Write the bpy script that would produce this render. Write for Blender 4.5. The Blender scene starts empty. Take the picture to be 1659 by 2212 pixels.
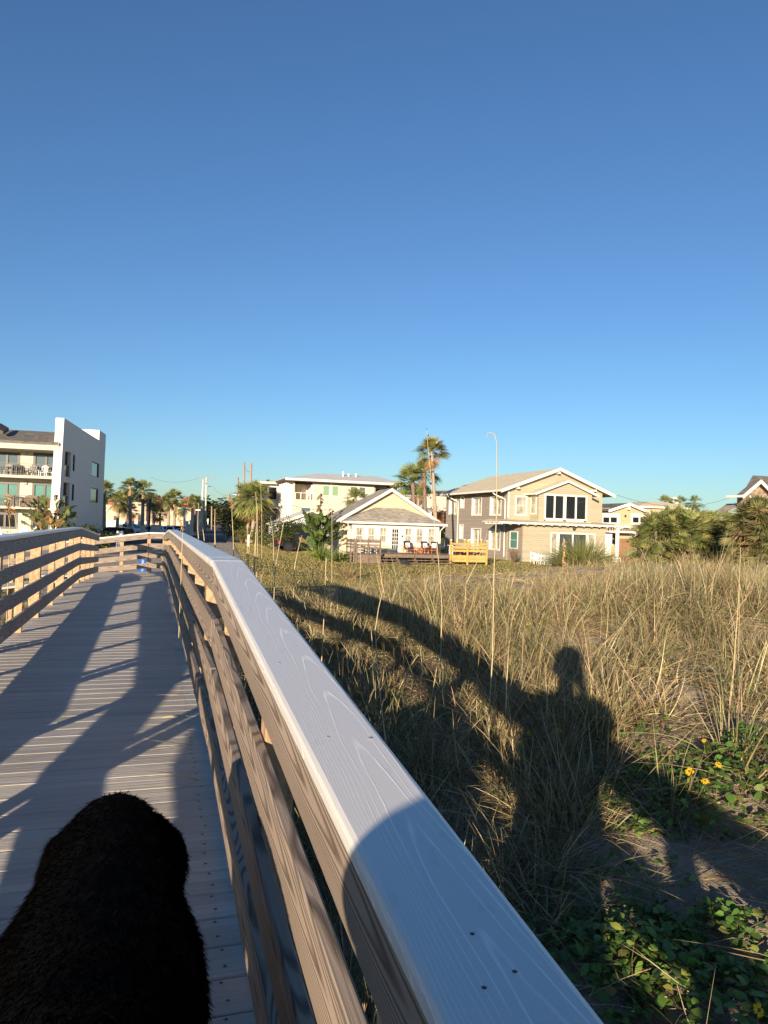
import bpy, bmesh, math, random
import numpy as np
from mathutils import Vector, Matrix, noise as mnoise

random.seed(7)
RNG = np.random.default_rng(11)
SC = bpy.context.scene
COL = SC.collection
rad = math.radians

# ------------------------------------------------------------------ camera and measuring helpers
FPX, ROLL, PITCH = 1560.0, 0.032, rad(1.03)
EYE = Vector((0, 0, 3.0))
_F = Vector((0, math.cos(PITCH), math.sin(PITCH)))
_U = Vector((0, -math.sin(PITCH), math.cos(PITCH)))
_R = Vector((1, 0, 0))


def ray(px, py):
    x, y = px - 829.5, py - 1106.0
    c, s = math.cos(ROLL), math.sin(ROLL)
    d = _R * (x * c + y * s) - _U * (y * c - x * s) + _F * FPX
    return d / d.y


def W(px, py, D):
    return EYE + ray(px, py) * D


def G(px, py, z=0.0):
    d = ray(px, py)
    return EYE + d * ((z - EYE.z) / d.z)


def zoomer(x0, y0, s):
    return lambda x, y: ((x0 + x / s) / 1.8517, (y0 + y / s) / 1.8517)


PSI = rad(17.76)                      # heading of the boardwalk and of the house lots
ROAD = rad(12.7)                      # heading of the street
_BD = Vector((-math.sin(PSI), math.cos(PSI), 0))
_BR = Vector((math.cos(PSI), math.sin(PSI), 0))


def BW(lat, al, z):
    v = _BR * lat + _BD * al
    return Vector((v.x, v.y, z))


def to_bw(x, y):
    return x * _BR.x + y * _BR.y, x * _BD.x + y * _BD.y


# ------------------------------------------------------------------ terrain
def sstep(a, b, x):
    t = np.clip((x - a) / (b - a), 0, 1)
    return t * t * (3 - 2 * t)


def ground_z(x, y):
    x = np.asarray(x, float); y = np.asarray(y, float)
    lat = x * _BR.x + y * _BR.y
    al = x * _BD.x + y * _BD.y
    right = 1.28 + 0.60 * sstep(0.6, 3.6, lat) + 0.16 * sstep(3.2, 6.5, lat) - 0.16 * sstep(9, 18, al) * sstep(3, 8, lat)
    left = 1.18 - 0.35 * sstep(-2, -8, lat)
    h = left + (right - left) * sstep(-0.6, 0.9, lat)
    h = h - 0.22 * sstep(1.5, -3.0, al)
    h = h + 0.36 * np.exp(-((x - 3.3) / 2.0) ** 2 - ((y - 7.3) / 1.5) ** 2) + 0.12 * np.exp(-((x - 1.9) / 0.6) ** 2 - ((y - 4.9) / 0.5) ** 2)
    h = h + 0.45 * np.exp(-((lat - 1.75) / 0.95) ** 2) * sstep(5.6, 8.0, al) * (1 - sstep(10.5, 15.0, al))
    l = np.clip(lat, -3, 16)
    fall = sstep(7.5 + 0.75 * l, 21 + 1.05 * l, al)
    h = h * (1 - fall)
    amp = np.clip(h / 1.4, 0, 1) * sstep(0.9, 2.6, np.abs(lat + 0.4))
    n = (0.09 * np.sin(1.1 * x + 0.7 * y + 0.5) * np.sin(0.8 * y - 0.5 * x + 1.3)
         + 0.06 * np.sin(2.3 * x - 1.1 * y) * np.sin(1.9 * y + 0.6 * x)
         + 0.035 * np.sin(5.1 * x + 2.2) * np.sin(4.3 * y + 0.4) + 0.016 * np.sin(11.3 * x + 3.1 * y) * np.sin(9.7 * y - 2.0 * x))
    h = h + n * amp
    lowl = sstep(-3, -30, lat)
    return h * (1 - lowl) - 0.10 * sstep(110, 240, y)


def gz(x, y):
    return float(ground_z(x, y))


# ------------------------------------------------------------------ materials
MATS = {}


class NT:
    def __init__(self, name):
        self.m = bpy.data.materials.new(name)
        self.m.use_nodes = True
        self.t = self.m.node_tree
        self.t.nodes.clear()
        self.out = self.t.nodes.new('ShaderNodeOutputMaterial')

    def n(self, kind, **kw):
        nd = self.t.nodes.new('ShaderNode' + kind)
        for k, v in kw.items():
            if k.startswith('i_'):
                key = k[2:]
                key = int(key) if key.isdigit() else key.replace('_', ' ')
                nd.inputs[key].default_value = v
            else:
                setattr(nd, k, v)
        return nd

    def l(self, a, b):
        self.t.links.new(a, b)

    def math(self, op, a, b=None, c=None):
        nd = self.n('Math', operation=op)
        for i, v in enumerate((a, b, c)):
            if v is None:
                continue
            if isinstance(v, (int, float)):
                nd.inputs[i].default_value = v
            else:
                self.l(v, nd.inputs[i])
        return nd.outputs[0]

    def mix(self, f, a, b, blend='MIX'):
        nd = self.n('Mix', data_type='RGBA', blend_type=blend)
        for key, v in ((0, f), (6, a), (7, b)):
            if isinstance(v, (int, float)):
                nd.inputs[key].default_value = v
            elif isinstance(v, tuple):
                nd.inputs[key].default_value = (*v, 1) if len(v) == 3 else v
            else:
                self.l(v, nd.inputs[key])
        return nd.outputs[2]

    def coord(self, which='Object', scale=(1, 1, 1), rnd=False, rot=(0, 0, 0)):
        tc = self.n('TexCoord')
        v = tc.outputs[which]
        if rnd:
            oi = self.n('ObjectInfo')
            r = self.math('MULTIPLY', oi.outputs['Random'], 37.0)
            a = self.n('VectorMath', operation='ADD')
            self.l(v, a.inputs[0]); self.l(r, a.inputs[1])
            v = a.outputs[0]
        mp = self.n('Mapping', i_Scale=scale, i_Rotation=rot)
        self.l(v, mp.inputs['Vector'])
        return mp.outputs[0]

    def noise(self, vec, scale, detail=3.0, rough=0.5, dist=0.0):
        nd = self.n('TexNoise', i_Scale=scale, i_Detail=detail, i_Roughness=rough, i_Distortion=dist)
        self.l(vec, nd.inputs['Vector'])
        return nd.outputs['Fac']

    def ramp(self, f, stops):
        nd = self.n('ValToRGB')
        cr = nd.color_ramp
        while len(cr.elements) < len(stops):
            cr.elements.new(0.5)
        for e, (p, c) in zip(cr.elements, stops):
            e.position = p
            e.color = (*c, 1) if isinstance(c, tuple) else (c, c, c, 1)
        self.l(f, nd.inputs[0])
        return nd.outputs[0]

    def finish(self, color, rough=0.7, bump=None, bstr=0.3, bdist=0.01, spec=0.3, metal=0.0, **kw):
        p = self.n('BsdfPrincipled')
        if isinstance(color, tuple):
            p.inputs['Base Color'].default_value = (*color, 1)
        else:
            self.l(color, p.inputs['Base Color'])
        if isinstance(rough, (int, float)):
            p.inputs['Roughness'].default_value = rough
        else:
            self.l(rough, p.inputs['Roughness'])
        p.inputs['Specular IOR Level'].default_value = spec
        p.inputs['Metallic'].default_value = metal
        for k, v in kw.items():
            p.inputs[k.replace('_', ' ')].default_value = v
        if bump is not None:
            b = self.n('Bump', i_Strength=bstr, i_Distance=bdist)
            self.l(bump, b.inputs['Height'])
            self.l(b.outputs[0], p.inputs['Normal'])
        self.l(p.outputs[0], self.out.inputs[0])
        return self.m


def mat_plain(name, col, rough=0.6, var=0.12, scale=3.0, spec=0.3, metal=0.0, bstr=0.15, bdist=0.01, **kw):
    t = NT(name)
    v = t.coord('Object', rnd=True)
    n = t.noise(v, scale, 5, 0.6)
    n2 = t.noise(v, scale * 9, 3, 0.6)
    f = t.math('ADD', t.math('MULTIPLY', n, 0.7), t.math('MULTIPLY', n2, 0.3))
    lo = tuple(c * (1 - var) for c in col)
    hi = tuple(min(1, c * (1 + var)) for c in col)
    c = t.ramp(f, [(0.3, lo), (0.7, hi)])
    MATS[name] = t.finish(c, rough, n2, bstr, bdist, spec, metal, **kw)
    return MATS[name]


def mat_wood(name, light, dark, rings=9.0, lines=0.5, thin=False, rough=0.7, bd=0.004, kx=0.5, ky=6.0, streak=0.35, face=None, wide=0.14, curv=900.0, along=4.0, spec=0.25):
    """face 'y' or 'z': flat-sawn board, long nested arches across that local axis; else plain wandering rings"""
    t = NT(name)
    if face:
        tg = t.n('TexCoord'); sg = t.n('SeparateXYZ'); t.l(tg.outputs['Generated'], sg.inputs[0])
        so_ = t.n('SeparateXYZ'); t.l(tg.outputs['Object'], so_.inputs[0])
        oi = t.n('ObjectInfo')
        nv = t.coord('Object', (0.9, 5, 5), rnd=True)
        wob = t.math('SUBTRACT', t.noise(nv, 1.0, 2, 0.5), 0.5)
        nv2 = t.coord('Object', (7, 40, 40), rnd=True)
        wob2 = t.math('SUBTRACT', t.noise(nv2, 1.0, 2, 0.5), 0.5)
        g = t.math('MULTIPLY', t.math('SUBTRACT', sg.outputs[1 if face == 'y' else 2], 0.5), wide)
        off = t.math('MULTIPLY', t.math('SUBTRACT', oi.outputs['Random'], 0.5), wide * 0.5)
        q = t.math('ADD', t.math('ADD', g, off), t.math('MULTIPLY', wob, wide * 0.75))
        sgn = t.math('SUBTRACT', t.math('MULTIPLY', t.math('GREATER_THAN', oi.outputs['Random'], 0.35), 2.0), 1.0)
        f = t.math('ADD', t.math('MULTIPLY', t.math('MULTIPLY', q, q), curv), t.math('MULTIPLY', t.math('MULTIPLY', so_.outputs[0], along), sgn))
        f = t.math('ADD', f, t.math('ADD', t.math('MULTIPLY', wob2, 0.5 if thin else 0.3), t.math('MULTIPLY', oi.outputs['Random'], 9.0)))
        f = t.math('ADD', f, 200.0)
        pp = t.math('PINGPONG', f, 0.5)
    else:
        v = t.coord('Object', (kx, ky, ky), rnd=True)
        n = t.noise(v, 1.0, 2.0, 0.45, 0.25)
        pp = t.math('PINGPONG', t.math('MULTIPLY', n, rings), 0.5)
    v2 = t.coord('Object', (2.0, 130, 130), rnd=True)
    fine = t.noise(v2, 1.0, 3, 0.6)
    v3 = t.coord('Object', (0.7, 2.5, 2.5), rnd=True)
    big = t.noise(v3, 1.3, 3, 0.6)
    if thin:
        ln = t.ramp(pp, [(0.0, 1.0), (0.035, 0.9), (0.10, 0.0)])
        v4 = t.coord('Object', (5, 60, 60), rnd=True)
        br = t.ramp(t.noise(v4, 1.0, 3, 0.6), [(0.32, 0.1), (0.6, 1.0)])
        lnf = t.math('MULTIPLY', ln, br)
        base = t.mix(t.math('MULTIPLY', big, 0.5), light, tuple(c * 0.84 for c in light))
        base = t.mix(t.math('MULTIPLY', fine, 0.3), base, tuple(c * 0.78 for c in light))
        sp_ = t.noise(t.coord('Object', (9, 30, 30), rnd=True), 1.0, 5, 0.7)
        base = t.mix(t.ramp(sp_, [(0.6, 0.0), (0.78, 0.55)]), base, tuple(c * 0.6 for c in light))
        c = t.mix(lnf, base, dark)
        h = t.math('ADD', t.math('MULTIPLY', lnf, 0.8), t.math('MULTIPLY', fine, 0.2))
    else:
        ln = t.ramp(pp, [(0.0, 0.0), (lines * 0.5, 0.35), (lines, 1.0)])
        f = t.math('ADD', t.math('MULTIPLY', ln, 1 - streak), t.math('MULTIPLY', fine, streak))
        f = t.math('MULTIPLY', f, t.math('ADD', 0.55, t.math('MULTIPLY', big, 0.9)))
        c = t.mix(f, dark, light)
        h = t.math('ADD', t.math('MULTIPLY', ln, -0.5), fine)
    MATS[name] = t.finish(c, rough, h, 0.5, bd, spec)
    return MATS[name]


def mat_siding(name, col, course=0.17, var=0.1, vert=False, staggered=False):
    t = NT(name)
    tc = t.n('TexCoord')
    sp = t.n('SeparateXYZ')
    t.l(tc.outputs['Object'], sp.inputs[0])
    ax = sp.outputs[0] if vert else sp.outputs[2]
    fr = t.math('FRACT', t.math('DIVIDE', ax, course))
    row = t.math('FLOOR', t.math('DIVIDE', ax, course))
    wn = t.n('TexWhiteNoise', noise_dimensions='1D')
    t.l(row, wn.inputs['W'])
    v = t.coord('Object', (0.9, 0.9, 6))
    n = t.noise(v, 2.0, 5, 0.6)
    f = t.math('ADD', t.math('MULTIPLY', n, 0.75), t.math('MULTIPLY', wn.outputs['Value'], 0.25))
    c = t.ramp(f, [(0.25, tuple(k * (1 - var * 1.6) for k in col)), (0.7, tuple(min(1, k * (1 + var)) for k in col))])
    groove = t.ramp(fr, [(0.0, 0.0), (0.05, 0.0), (0.1, 1.0)])
    c = t.mix(groove, tuple(k * 0.55 for k in col), c)
    h = t.math('MULTIPLY', t.math('SUBTRACT', 1.0, fr), groove)
    MATS[name] = t.finish(c, 0.75, h, 0.35, 0.012, 0.2)
    return MATS[name]


def mat_shingle(name, col, var=0.35, sx=0.3, sz=0.14):
    t = NT(name)
    tc = t.n('TexCoord')
    sp = t.n('SeparateXYZ')
    t.l(tc.outputs['Object'], sp.inputs[0])
    row = t.math('FLOOR', t.math('DIVIDE', sp.outputs[2], sz * 0.5))
    fr = t.math('FRACT', t.math('DIVIDE', sp.outputs[2], sz * 0.5))
    hx = t.math('ADD', sp.outputs[0], t.math('MULTIPLY', sp.outputs[1], 0.97))
    cx = t.math('FLOOR', t.math('ADD', t.math('DIVIDE', hx, sx), t.math('MULTIPLY', row, 0.37)))
    cm = t.n('CombineXYZ')
    t.l(row, cm.inputs[0]); t.l(cx, cm.inputs[1])
    wn = t.n('TexWhiteNoise', noise_dimensions='3D')
    t.l(cm.outputs[0], wn.inputs['Vector'])
    n = t.noise(t.coord('Object'), 0.8, 5, 0.65)
    f = t.math('ADD', t.math('MULTIPLY', wn.outputs['Value'], 0.45), t.math('MULTIPLY', n, 0.55))
    c = t.ramp(f, [(0.2, tuple(k * (1 - var) for k in col)), (0.8, tuple(min(1, k * (1 + var)) for k in col))])
    MATS[name] = t.finish(c, 0.9, n, 0.25, 0.02, 0.15)
    return MATS[name]


def mat_foliage(name, trans=0.25, rough=0.6, spec=0.25):
    """colour from the per-leaf colour attribute, with noise; some light passes through the leaf"""
    t = NT(name)
    at = t.n('Attribute', attribute_name='Col')
    n = t.noise(t.coord('Object'), 6.0, 3, 0.6)
    c = t.mix(t.ramp(n, [(0.3, 0.0), (0.7, 1.0)]), (0.78, 0.78, 0.78), (1.15, 1.12, 1.05))
    c = t.mix(1.0, at.outputs['Color'], c, 'MULTIPLY')
    p = t.n('BsdfPrincipled', i_Roughness=rough)
    p.inputs['Specular IOR Level'].default_value = spec
    t.l(c, p.inputs['Base Color'])
    tr = t.n('BsdfTranslucent')
    t.l(c, tr.inputs['Color'])
    ms = t.n('MixShader', i_0=trans)
    t.l(p.outputs[0], ms.inputs[1]); t.l(tr.outputs[0], ms.inputs[2])
    t.l(ms.outputs[0], t.out.inputs[0])
    MATS[name] = t.m
    return t.m


mat_wood('rail_wood', (0.36, 0.285, 0.225), (0.08, 0.057, 0.043), streak=0.26, lines=0.3, face='z', wide=0.14, curv=1500.0, along=3.4)
mat_wood('rail_grey', (0.40, 0.355, 0.315), (0.17, 0.145, 0.125), lines=0.34, face='z', wide=0.14, curv=1300.0, along=3.0)
mat_wood('post_wood', (0.52, 0.36, 0.22), (0.30, 0.19, 0.105), rings=8, lines=0.3, kx=6.0, ky=6.0)
mat_wood('cap_wood', (0.72, 0.69, 0.65), (0.88, 0.86, 0.82), thin=True, face='y', wide=0.165, curv=850.0, along=3.2, rough=0.36, bd=0.0012, spec=0.6)
mat_wood('cap_dark', (0.20, 0.22, 0.27), (0.12, 0.13, 0.17), rings=16, thin=True, ky=6, kx=0.7, rough=0.7)
mat_wood('old_wood', (0.26, 0.19, 0.145), (0.11, 0.08, 0.06), rings=9, lines=0.35)
mat_wood('new_wood', (0.62, 0.39, 0.13), (0.42, 0.25, 0.07), rings=7, lines=0.3)
mat_wood('red_wood', (0.36, 0.15, 0.07), (0.22, 0.09, 0.045), rings=7, lines=0.3)
mat_wood('pole_wood', (0.42, 0.33, 0.24), (0.24, 0.18, 0.13), rings=7, lines=0.35, kx=8, ky=8)
mat_plain('pole_concrete', (0.62, 0.58, 0.50), 0.85, 0.1)
mat_plain('white_paint', (0.64, 0.61, 0.54), 0.55, 0.05, 2.0)
mat_plain('white_trim', (0.70, 0.67, 0.60), 0.5, 0.04, 2.0)
mat_plain('stucco_cream', (0.55, 0.505, 0.41), 0.9, 0.06, 0.8, bstr=0.4, bdist=0.02)
mat_plain('stucco_white', (0.80, 0.73, 0.63), 0.9, 0.05, 0.7, bstr=0.3)
mat_plain('stucco_far', (0.52, 0.415, 0.31), 0.9, 0.1, 0.25)
mat_siding('siding_yellow', (0.54, 0.475, 0.33), 0.24, 0.06)
mat_siding('siding_beige', (0.40, 0.355, 0.26), 0.2, 0.09)
mat_siding('siding_beige_shade', (0.31, 0.265, 0.23), 0.2, 0.08)  # same beige paint, with the left side's shade put into the colour
mat_siding('siding_tan', (0.50, 0.40, 0.24), 0.22, 0.05)
mat_siding('board_batten', (0.78, 0.74, 0.66), 0.4, 0.04, vert=True)
mat_siding('white_boards', (0.78, 0.76, 0.72), 0.3, 0.05, vert=True)
mat_shingle('roof_dark', (0.17, 0.155, 0.135), 0.35)
mat_shingle('roof_grey', (0.33, 0.29, 0.24), 0.35)
mat_shingle('roof_tan', (0.70, 0.60, 0.42), 0.12)
mat_shingle('wall_shingle', (0.30, 0.22, 0.16), 0.45, 0.2, 0.3)
mat_siding('roof_metal', (0.72, 0.69, 0.62), 0.45, 0.06, vert=True)
mat_plain('soffit_brown', (0.10, 0.075, 0.06), 0.7, 0.1)
mat_plain('dark_metal', (0.05, 0.045, 0.042), 0.45, 0.15, spec=0.5)
mat_plain('steel', (0.55, 0.56, 0.58), 0.4, 0.08, spec=0.5, metal=0.6)
mat_plain('rubber', (0.02, 0.02, 0.02), 0.8, 0.2)
mat_plain('asphalt', (0.055, 0.055, 0.06), 0.92, 0.3, 0.7)
mat_plain('concrete', (0.42, 0.39, 0.35), 0.9, 0.15, 1.5)
mat_plain('stripe_pale', (0.62, 0.55, 0.42), 0.8, 0.15, 2.0)
mat_plain('car_white', (0.78, 0.78, 0.78), 0.25, 0.02, spec=0.6, Coat_Weight=0.5)
mat_plain('car_black', (0.012, 0.012, 0.014), 0.25, 0.1, spec=0.6, Coat_Weight=0.6)
mat_plain('car_dark', (0.03, 0.033, 0.042), 0.28, 0.1, spec=0.6, Coat_Weight=0.6)
mat_plain('red_lamp', (0.55, 0.02, 0.02), 0.25, 0.1, spec=0.6)
mat_plain('clear_lamp', (0.7, 0.7, 0.68), 0.2, 0.05, spec=0.7)
mat_plain('red_paint', (0.40, 0.05, 0.04), 0.55, 0.12)
mat_plain('yellow_paint', (0.75, 0.45, 0.03), 0.55, 0.1)
mat_plain('orange_panel', (0.70, 0.40, 0.14), 0.7, 0.1)
mat_plain('stem_green', (0.10, 0.15, 0.04), 0.6, 0.15)
mat_plain('green_paint', (0.02, 0.22, 0.12), 0.5, 0.1)
mat_plain('blue_plastic', (0.02, 0.09, 0.34), 0.4, 0.08, spec=0.45)
mat_plain('white_plastic', (0.80, 0.79, 0.77), 0.45, 0.03)
mat_plain('grey_plastic', (0.35, 0.33, 0.31), 0.6, 0.1)
mat_plain('orange_wood', (0.50, 0.15, 0.05), 0.5, 0.12)
mat_plain('dark_cushion', (0.03, 0.03, 0.04), 0.9, 0.15)
mat_plain('white_cushion', (0.74, 0.72, 0.68), 0.9, 0.06)
mat_plain('wicker', (0.22, 0.15, 0.09), 0.85, 0.35, 30)
mat_plain('pink', (0.75, 0.30, 0.22), 0.7, 0.1)
mat_plain('black_fur', (0.0018, 0.0018, 0.0019), 0.9, 0.25, 40, spec=0.06, bstr=0.3)
mat_plain('skin', (0.55, 0.33, 0.24), 0.55, 0.06, 8)
mat_plain('shirt', (0.10, 0.12, 0.17), 0.9, 0.1, 9)
mat_plain('trousers', (0.06, 0.06, 0.07), 0.9, 0.1, 9)
mat_plain('hair', (0.03, 0.02, 0.015), 0.6, 0.2, 30)
mat_plain('shoe', (0.3, 0.3, 0.3), 0.7, 0.1)
mat_plain('glass_dark', (0.014, 0.016, 0.02), 0.06, 0.5, 0.6, spec=0.3, bstr=0.0)
mat_plain('glass_deck', (0.055, 0.065, 0.07), 0.07, 0.3, 0.6, spec=0.5, bstr=0.0)
mat_plain('glass_blue', (0.09, 0.125, 0.145), 0.08, 0.12, 0.5, spec=0.5, bstr=0.0)
mat_plain('glass_teal', (0.09, 0.23, 0.205), 0.08, 0.15, 0.7, spec=0.5, bstr=0.0)
mat_plain('glass_green', (0.22, 0.34, 0.20), 0.15, 0.04, 0.7, spec=0.4, bstr=0.0)
mat_foliage('grass_leaf', 0.07)
mat_foliage('leaf', 0.22, 0.45, 0.35)
mat_foliage('leaf_dull', 0.15, 0.8, 0.1)
mat_foliage('fur', 0.0, 0.95, 0.0)


def mat_curtain():
    t = NT('glass_curtain')
    tc = t.n('TexCoord'); sp = t.n('SeparateXYZ')
    t.l(tc.outputs['Object'], sp.inputs[0])
    hx = t.math('ADD', sp.outputs[0], sp.outputs[1])
    fold = t.math('SINE', t.math('MULTIPLY', hx, 42.0))
    n = t.noise(t.coord('Object'), 1.6, 3, 0.5)
    f = t.math('ADD', t.math('MULTIPLY', fold, 0.16), n)
    c = t.ramp(f, [(0.25, (0.14, 0.13, 0.11)), (0.75, (0.50, 0.45, 0.36))])
    MATS['glass_curtain'] = t.finish(c, 0.12, None, spec=0.5)


mat_curtain()


def mat_deck():
    t = NT('deck_boards')
    tc = t.n('TexCoord'); sp = t.n('SeparateXYZ')
    t.l(tc.outputs['Object'], sp.inputs[0])
    row = t.math('FLOOR', t.math('DIVIDE', sp.outputs[1], 0.146))
    wn = t.n('TexWhiteNoise', noise_dimensions='1D')
    t.l(row, wn.inputs['W'])
    add = t.n('CombineXYZ')
    t.l(t.math('MULTIPLY', wn.outputs['Value'], 31.0), add.inputs[0])
    va = t.n('VectorMath', operation='ADD')
    t.l(tc.outputs['Object'], va.inputs[0]); t.l(add.outputs[0], va.inputs[1])
    mp = t.n('Mapping', i_Scale=(1.6, 90, 90)); t.l(va.outputs[0], mp.inputs[0])
    fine = t.noise(mp.outputs[0], 1.0, 4, 0.65)
    mp2 = t.n('Mapping', i_Scale=(1.2, 9, 9)); t.l(va.outputs[0], mp2.inputs[0])
    gr = t.noise(mp2.outputs[0], 1.0, 3, 0.6, 0.3)
    big = t.noise(tc.outputs['Object'], 1.7, 4, 0.6)
    f = t.math('ADD', t.math('MULTIPLY', fine, 0.45), t.math('MULTIPLY', gr, 0.3))
    f = t.math('ADD', f, t.math('MULTIPLY', big, 0.25))
    f = t.math('ADD', f, t.math('MULTIPLY', t.math('SUBTRACT', wn.outputs['Value'], 0.5), 0.12))
    c = t.ramp(f, [(0.3, (0.33, 0.305, 0.275)), (0.5, (0.45, 0.415, 0.37)), (0.68, (0.57, 0.525, 0.475))])
    MATS['deck_boards'] = t.finish(c, 0.6, fine, 1.0, 0.008, 0.35)


mat_deck()


def mat_sand():
    t = NT('sand')
    v = t.coord('Object')
    big = t.noise(v, 0.5, 4, 0.6)
    mid = t.noise(v, 5.0, 5, 0.65)
    fine = t.noise(v, 120.0, 3, 0.7)
    c = t.ramp(mid, [(0.3, (0.36, 0.285, 0.21)), (0.5, (0.57, 0.47, 0.36)), (0.72, (0.68, 0.585, 0.465))])
    c = t.mix(t.ramp(fine, [(0.33, 0.8), (0.46, 0.0)]), c, (0.16, 0.12, 0.085))
    c = t.mix(t.ramp(big, [(0.55, 0.0), (0.75, 0.5)]), c, (0.14, 0.12, 0.07))
    h = t.math('ADD', mid, t.math('MULTIPLY', fine, 0.25))
    MATS['sand'] = t.finish(c, 0.95, h, 1.0, 0.12, 0.1)


mat_sand()


def mat_lawn():
    t = NT('lawn')
    v = t.coord('Object')
    big = t.noise(v, 0.22, 4, 0.6)
    mid = t.noise(v, 2.5, 5, 0.7)
    fine = t.noise(v, 45.0, 4, 0.7)
    f = t.math('ADD', t.math('MULTIPLY', big, 0.5), t.math('MULTIPLY', mid, 0.5))
    c = t.ramp(f, [(0.34, (0.14, 0.125, 0.045)), (0.5, (0.22, 0.185, 0.07)), (0.68, (0.33, 0.26, 0.12))])
    c = t.mix(t.ramp(fine, [(0.35, 0.35), (0.6, 0.0)]), c, (0.09, 0.08, 0.03))
    MATS['lawn'] = t.finish(c, 0.95, t.math('ADD', mid, fine), 1.0, 0.08, 0.1)


mat_lawn()


# ------------------------------------------------------------------ mesh builders
class MB:
    def __init__(self):
        self.v, self.f = [], []

    def add(self, vs, fs):
        o = len(self.v)
        self.v += [tuple(p) for p in vs]
        self.f += [tuple(i + o for i in f) for f in fs]
        return self

    def box(self, x0, x1, y0, y1, z0, z1):
        if x0 > x1: x0, x1 = x1, x0
        if y0 > y1: y0, y1 = y1, y0
        if z0 > z1: z0, z1 = z1, z0
        vs = [(x, y, z) for z in (z0, z1) for y in (y0, y1) for x in (x0, x1)]
        return self.add(vs, [(0, 2, 3, 1), (4, 5, 7, 6), (0, 1, 5, 4), (2, 6, 7, 3), (0, 4, 6, 2), (1, 3, 7, 5)])

    def prism(self, pts, axis, a0, a1):
        """polygon pts in the two other axes (order x,y,z), pushed along axis from a0 to a1"""
        n = len(pts)
        def mk(p, a):
            return {'x': (a, p[0], p[1]), 'y': (p[0], a, p[1]), 'z': (p[0], p[1], a)}[axis]
        vs = [mk(p, a0) for p in pts] + [mk(p, a1) for p in pts]
        fs = [tuple(range(n)), tuple(range(2 * n - 1, n - 1, -1))]
        fs += [(i, i + n, (i + 1) % n + n, (i + 1) % n) for i in range(n)]
        return self.add(vs, fs)

    def hexa(self, b, t):
        """four bottom and four top corners, same winding"""
        vs = list(b) + list(t)
        return self.add(vs, [(3, 2, 1, 0), (4, 5, 6, 7), (0, 1, 5, 4), (1, 2, 6, 5), (2, 3, 7, 6), (3, 0, 4, 7)])

    def slab(self, pts, th):
        """sloping sheet of polygon pts (3d) with vertical thickness th below"""
        n = len(pts)
        vs = [tuple(p) for p in pts] + [(p[0], p[1], p[2] - th) for p in pts]
        fs = [tuple(range(n)), tuple(range(2 * n - 1, n - 1, -1))]
        fs += [(i, i + n, (i + 1) % n + n, (i + 1) % n) for i in range(n)]
        return self.add(vs, fs)

    def tube(self, pts, r, n=8, caps=True):
        pts = [Vector(p) for p in pts]
        rs = r if isinstance(r, (list, tuple)) else [r] * len(pts)
        vs, fs = [], []
        ref = None
        for i, p in enumerate(pts):
            d = (pts[min(i + 1, len(pts) - 1)] - pts[max(i - 1, 0)])
            d = d.normalized() if d.length > 1e-9 else Vector((0, 0, 1))
            if ref is None:
                ref = Vector((1, 0, 0)) if abs(d.x) < 0.8 else Vector((0, 1, 0))
            a = (ref - d * ref.dot(d)).normalized()
            ref = a
            b = d.cross(a)
            for k in range(n):
                t = 2 * math.pi * k / n
                vs.append(p + a * (math.cos(t) * rs[i]) + b * (math.sin(t) * rs[i]))
        for i in range(len(pts) - 1):
            for k in range(n):
                fs.append((i * n + k, i * n + (k + 1) % n, (i + 1) * n + (k + 1) % n, (i + 1) * n + k))
        if caps:
            fs.append(tuple(range(n - 1, -1, -1)))
            fs.append(tuple((len(pts) - 1) * n + k for k in range(n)))
        return self.add(vs, fs)

    def ball(self, c, rx, ry=None, rz=None, seg=12, rings=8, rot=None):
        ry = rx if ry is None else ry
        rz = rx if rz is None else rz
        c = Vector(c)
        vs, fs = [], []
        for j in range(rings + 1):
            th = math.pi * j / rings
            for i in range(seg):
                ph = 2 * math.pi * i / seg
                q = Vector((rx * math.sin(th) * math.cos(ph), ry * math.sin(th) * math.sin(ph), rz * math.cos(th)))
                if rot is not None:
                    q = rot @ q
                vs.append(c + q)
        for j in range(rings):
            for i in range(seg):
                a, b = j * seg + i, j * seg + (i + 1) % seg
                fs.append((a, a + seg, b + seg, b))
        return self.add(vs, fs)

    def build(self, name, mat, parent=None, smooth=False, bevel=0.0, loc=None, matrix=None, label=None):
        me = bpy.data.meshes.new(name)
        me.from_pydata(self.v, [], self.f)
        if bevel > 0:
            bm = bmesh.new(); bm.from_mesh(me)
            bmesh.ops.bevel(bm, geom=list(bm.edges), offset=bevel, segments=2 if bevel >= .01 and bevel < .02 else 1, affect='EDGES', profile=0.5)
            bm.to_mesh(me); bm.free()
        me.validate()
        if smooth:
            for p in me.polygons:
                p.use_smooth = True
        me.materials.append(MATS[mat])
        o = bpy.data.objects.new(name, me)
        COL.objects.link(o)
        if parent is not None:
            o.parent = parent
        if loc is not None:
            o.location = loc
        if matrix is not None:
            o.matrix_local = matrix
        if label:
            o['label'] = label
        return o


def thing(name, label, cat, loc=(0, 0, 0), rotz=0.0, group=None):
    o = bpy.data.objects.new(name, None)
    o.empty_display_size = 0.2
    COL.objects.link(o)
    o.location = loc
    o.rotation_euler = (0, 0, rotz)
    return tag(o, label, cat, group)


def tag(o, label=None, cat=None, group=None, kind=None):
    if label: o['label'] = label
    if cat: o['category'] = cat
    if group: o['group'] = group
    if kind: o['kind'] = kind
    return o


def copy_tree(o, parent=None):
    c = o.copy(); COL.objects.link(c); c.parent = parent
    for ch in list(o.children):
        copy_tree(ch, c)
    return c


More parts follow.
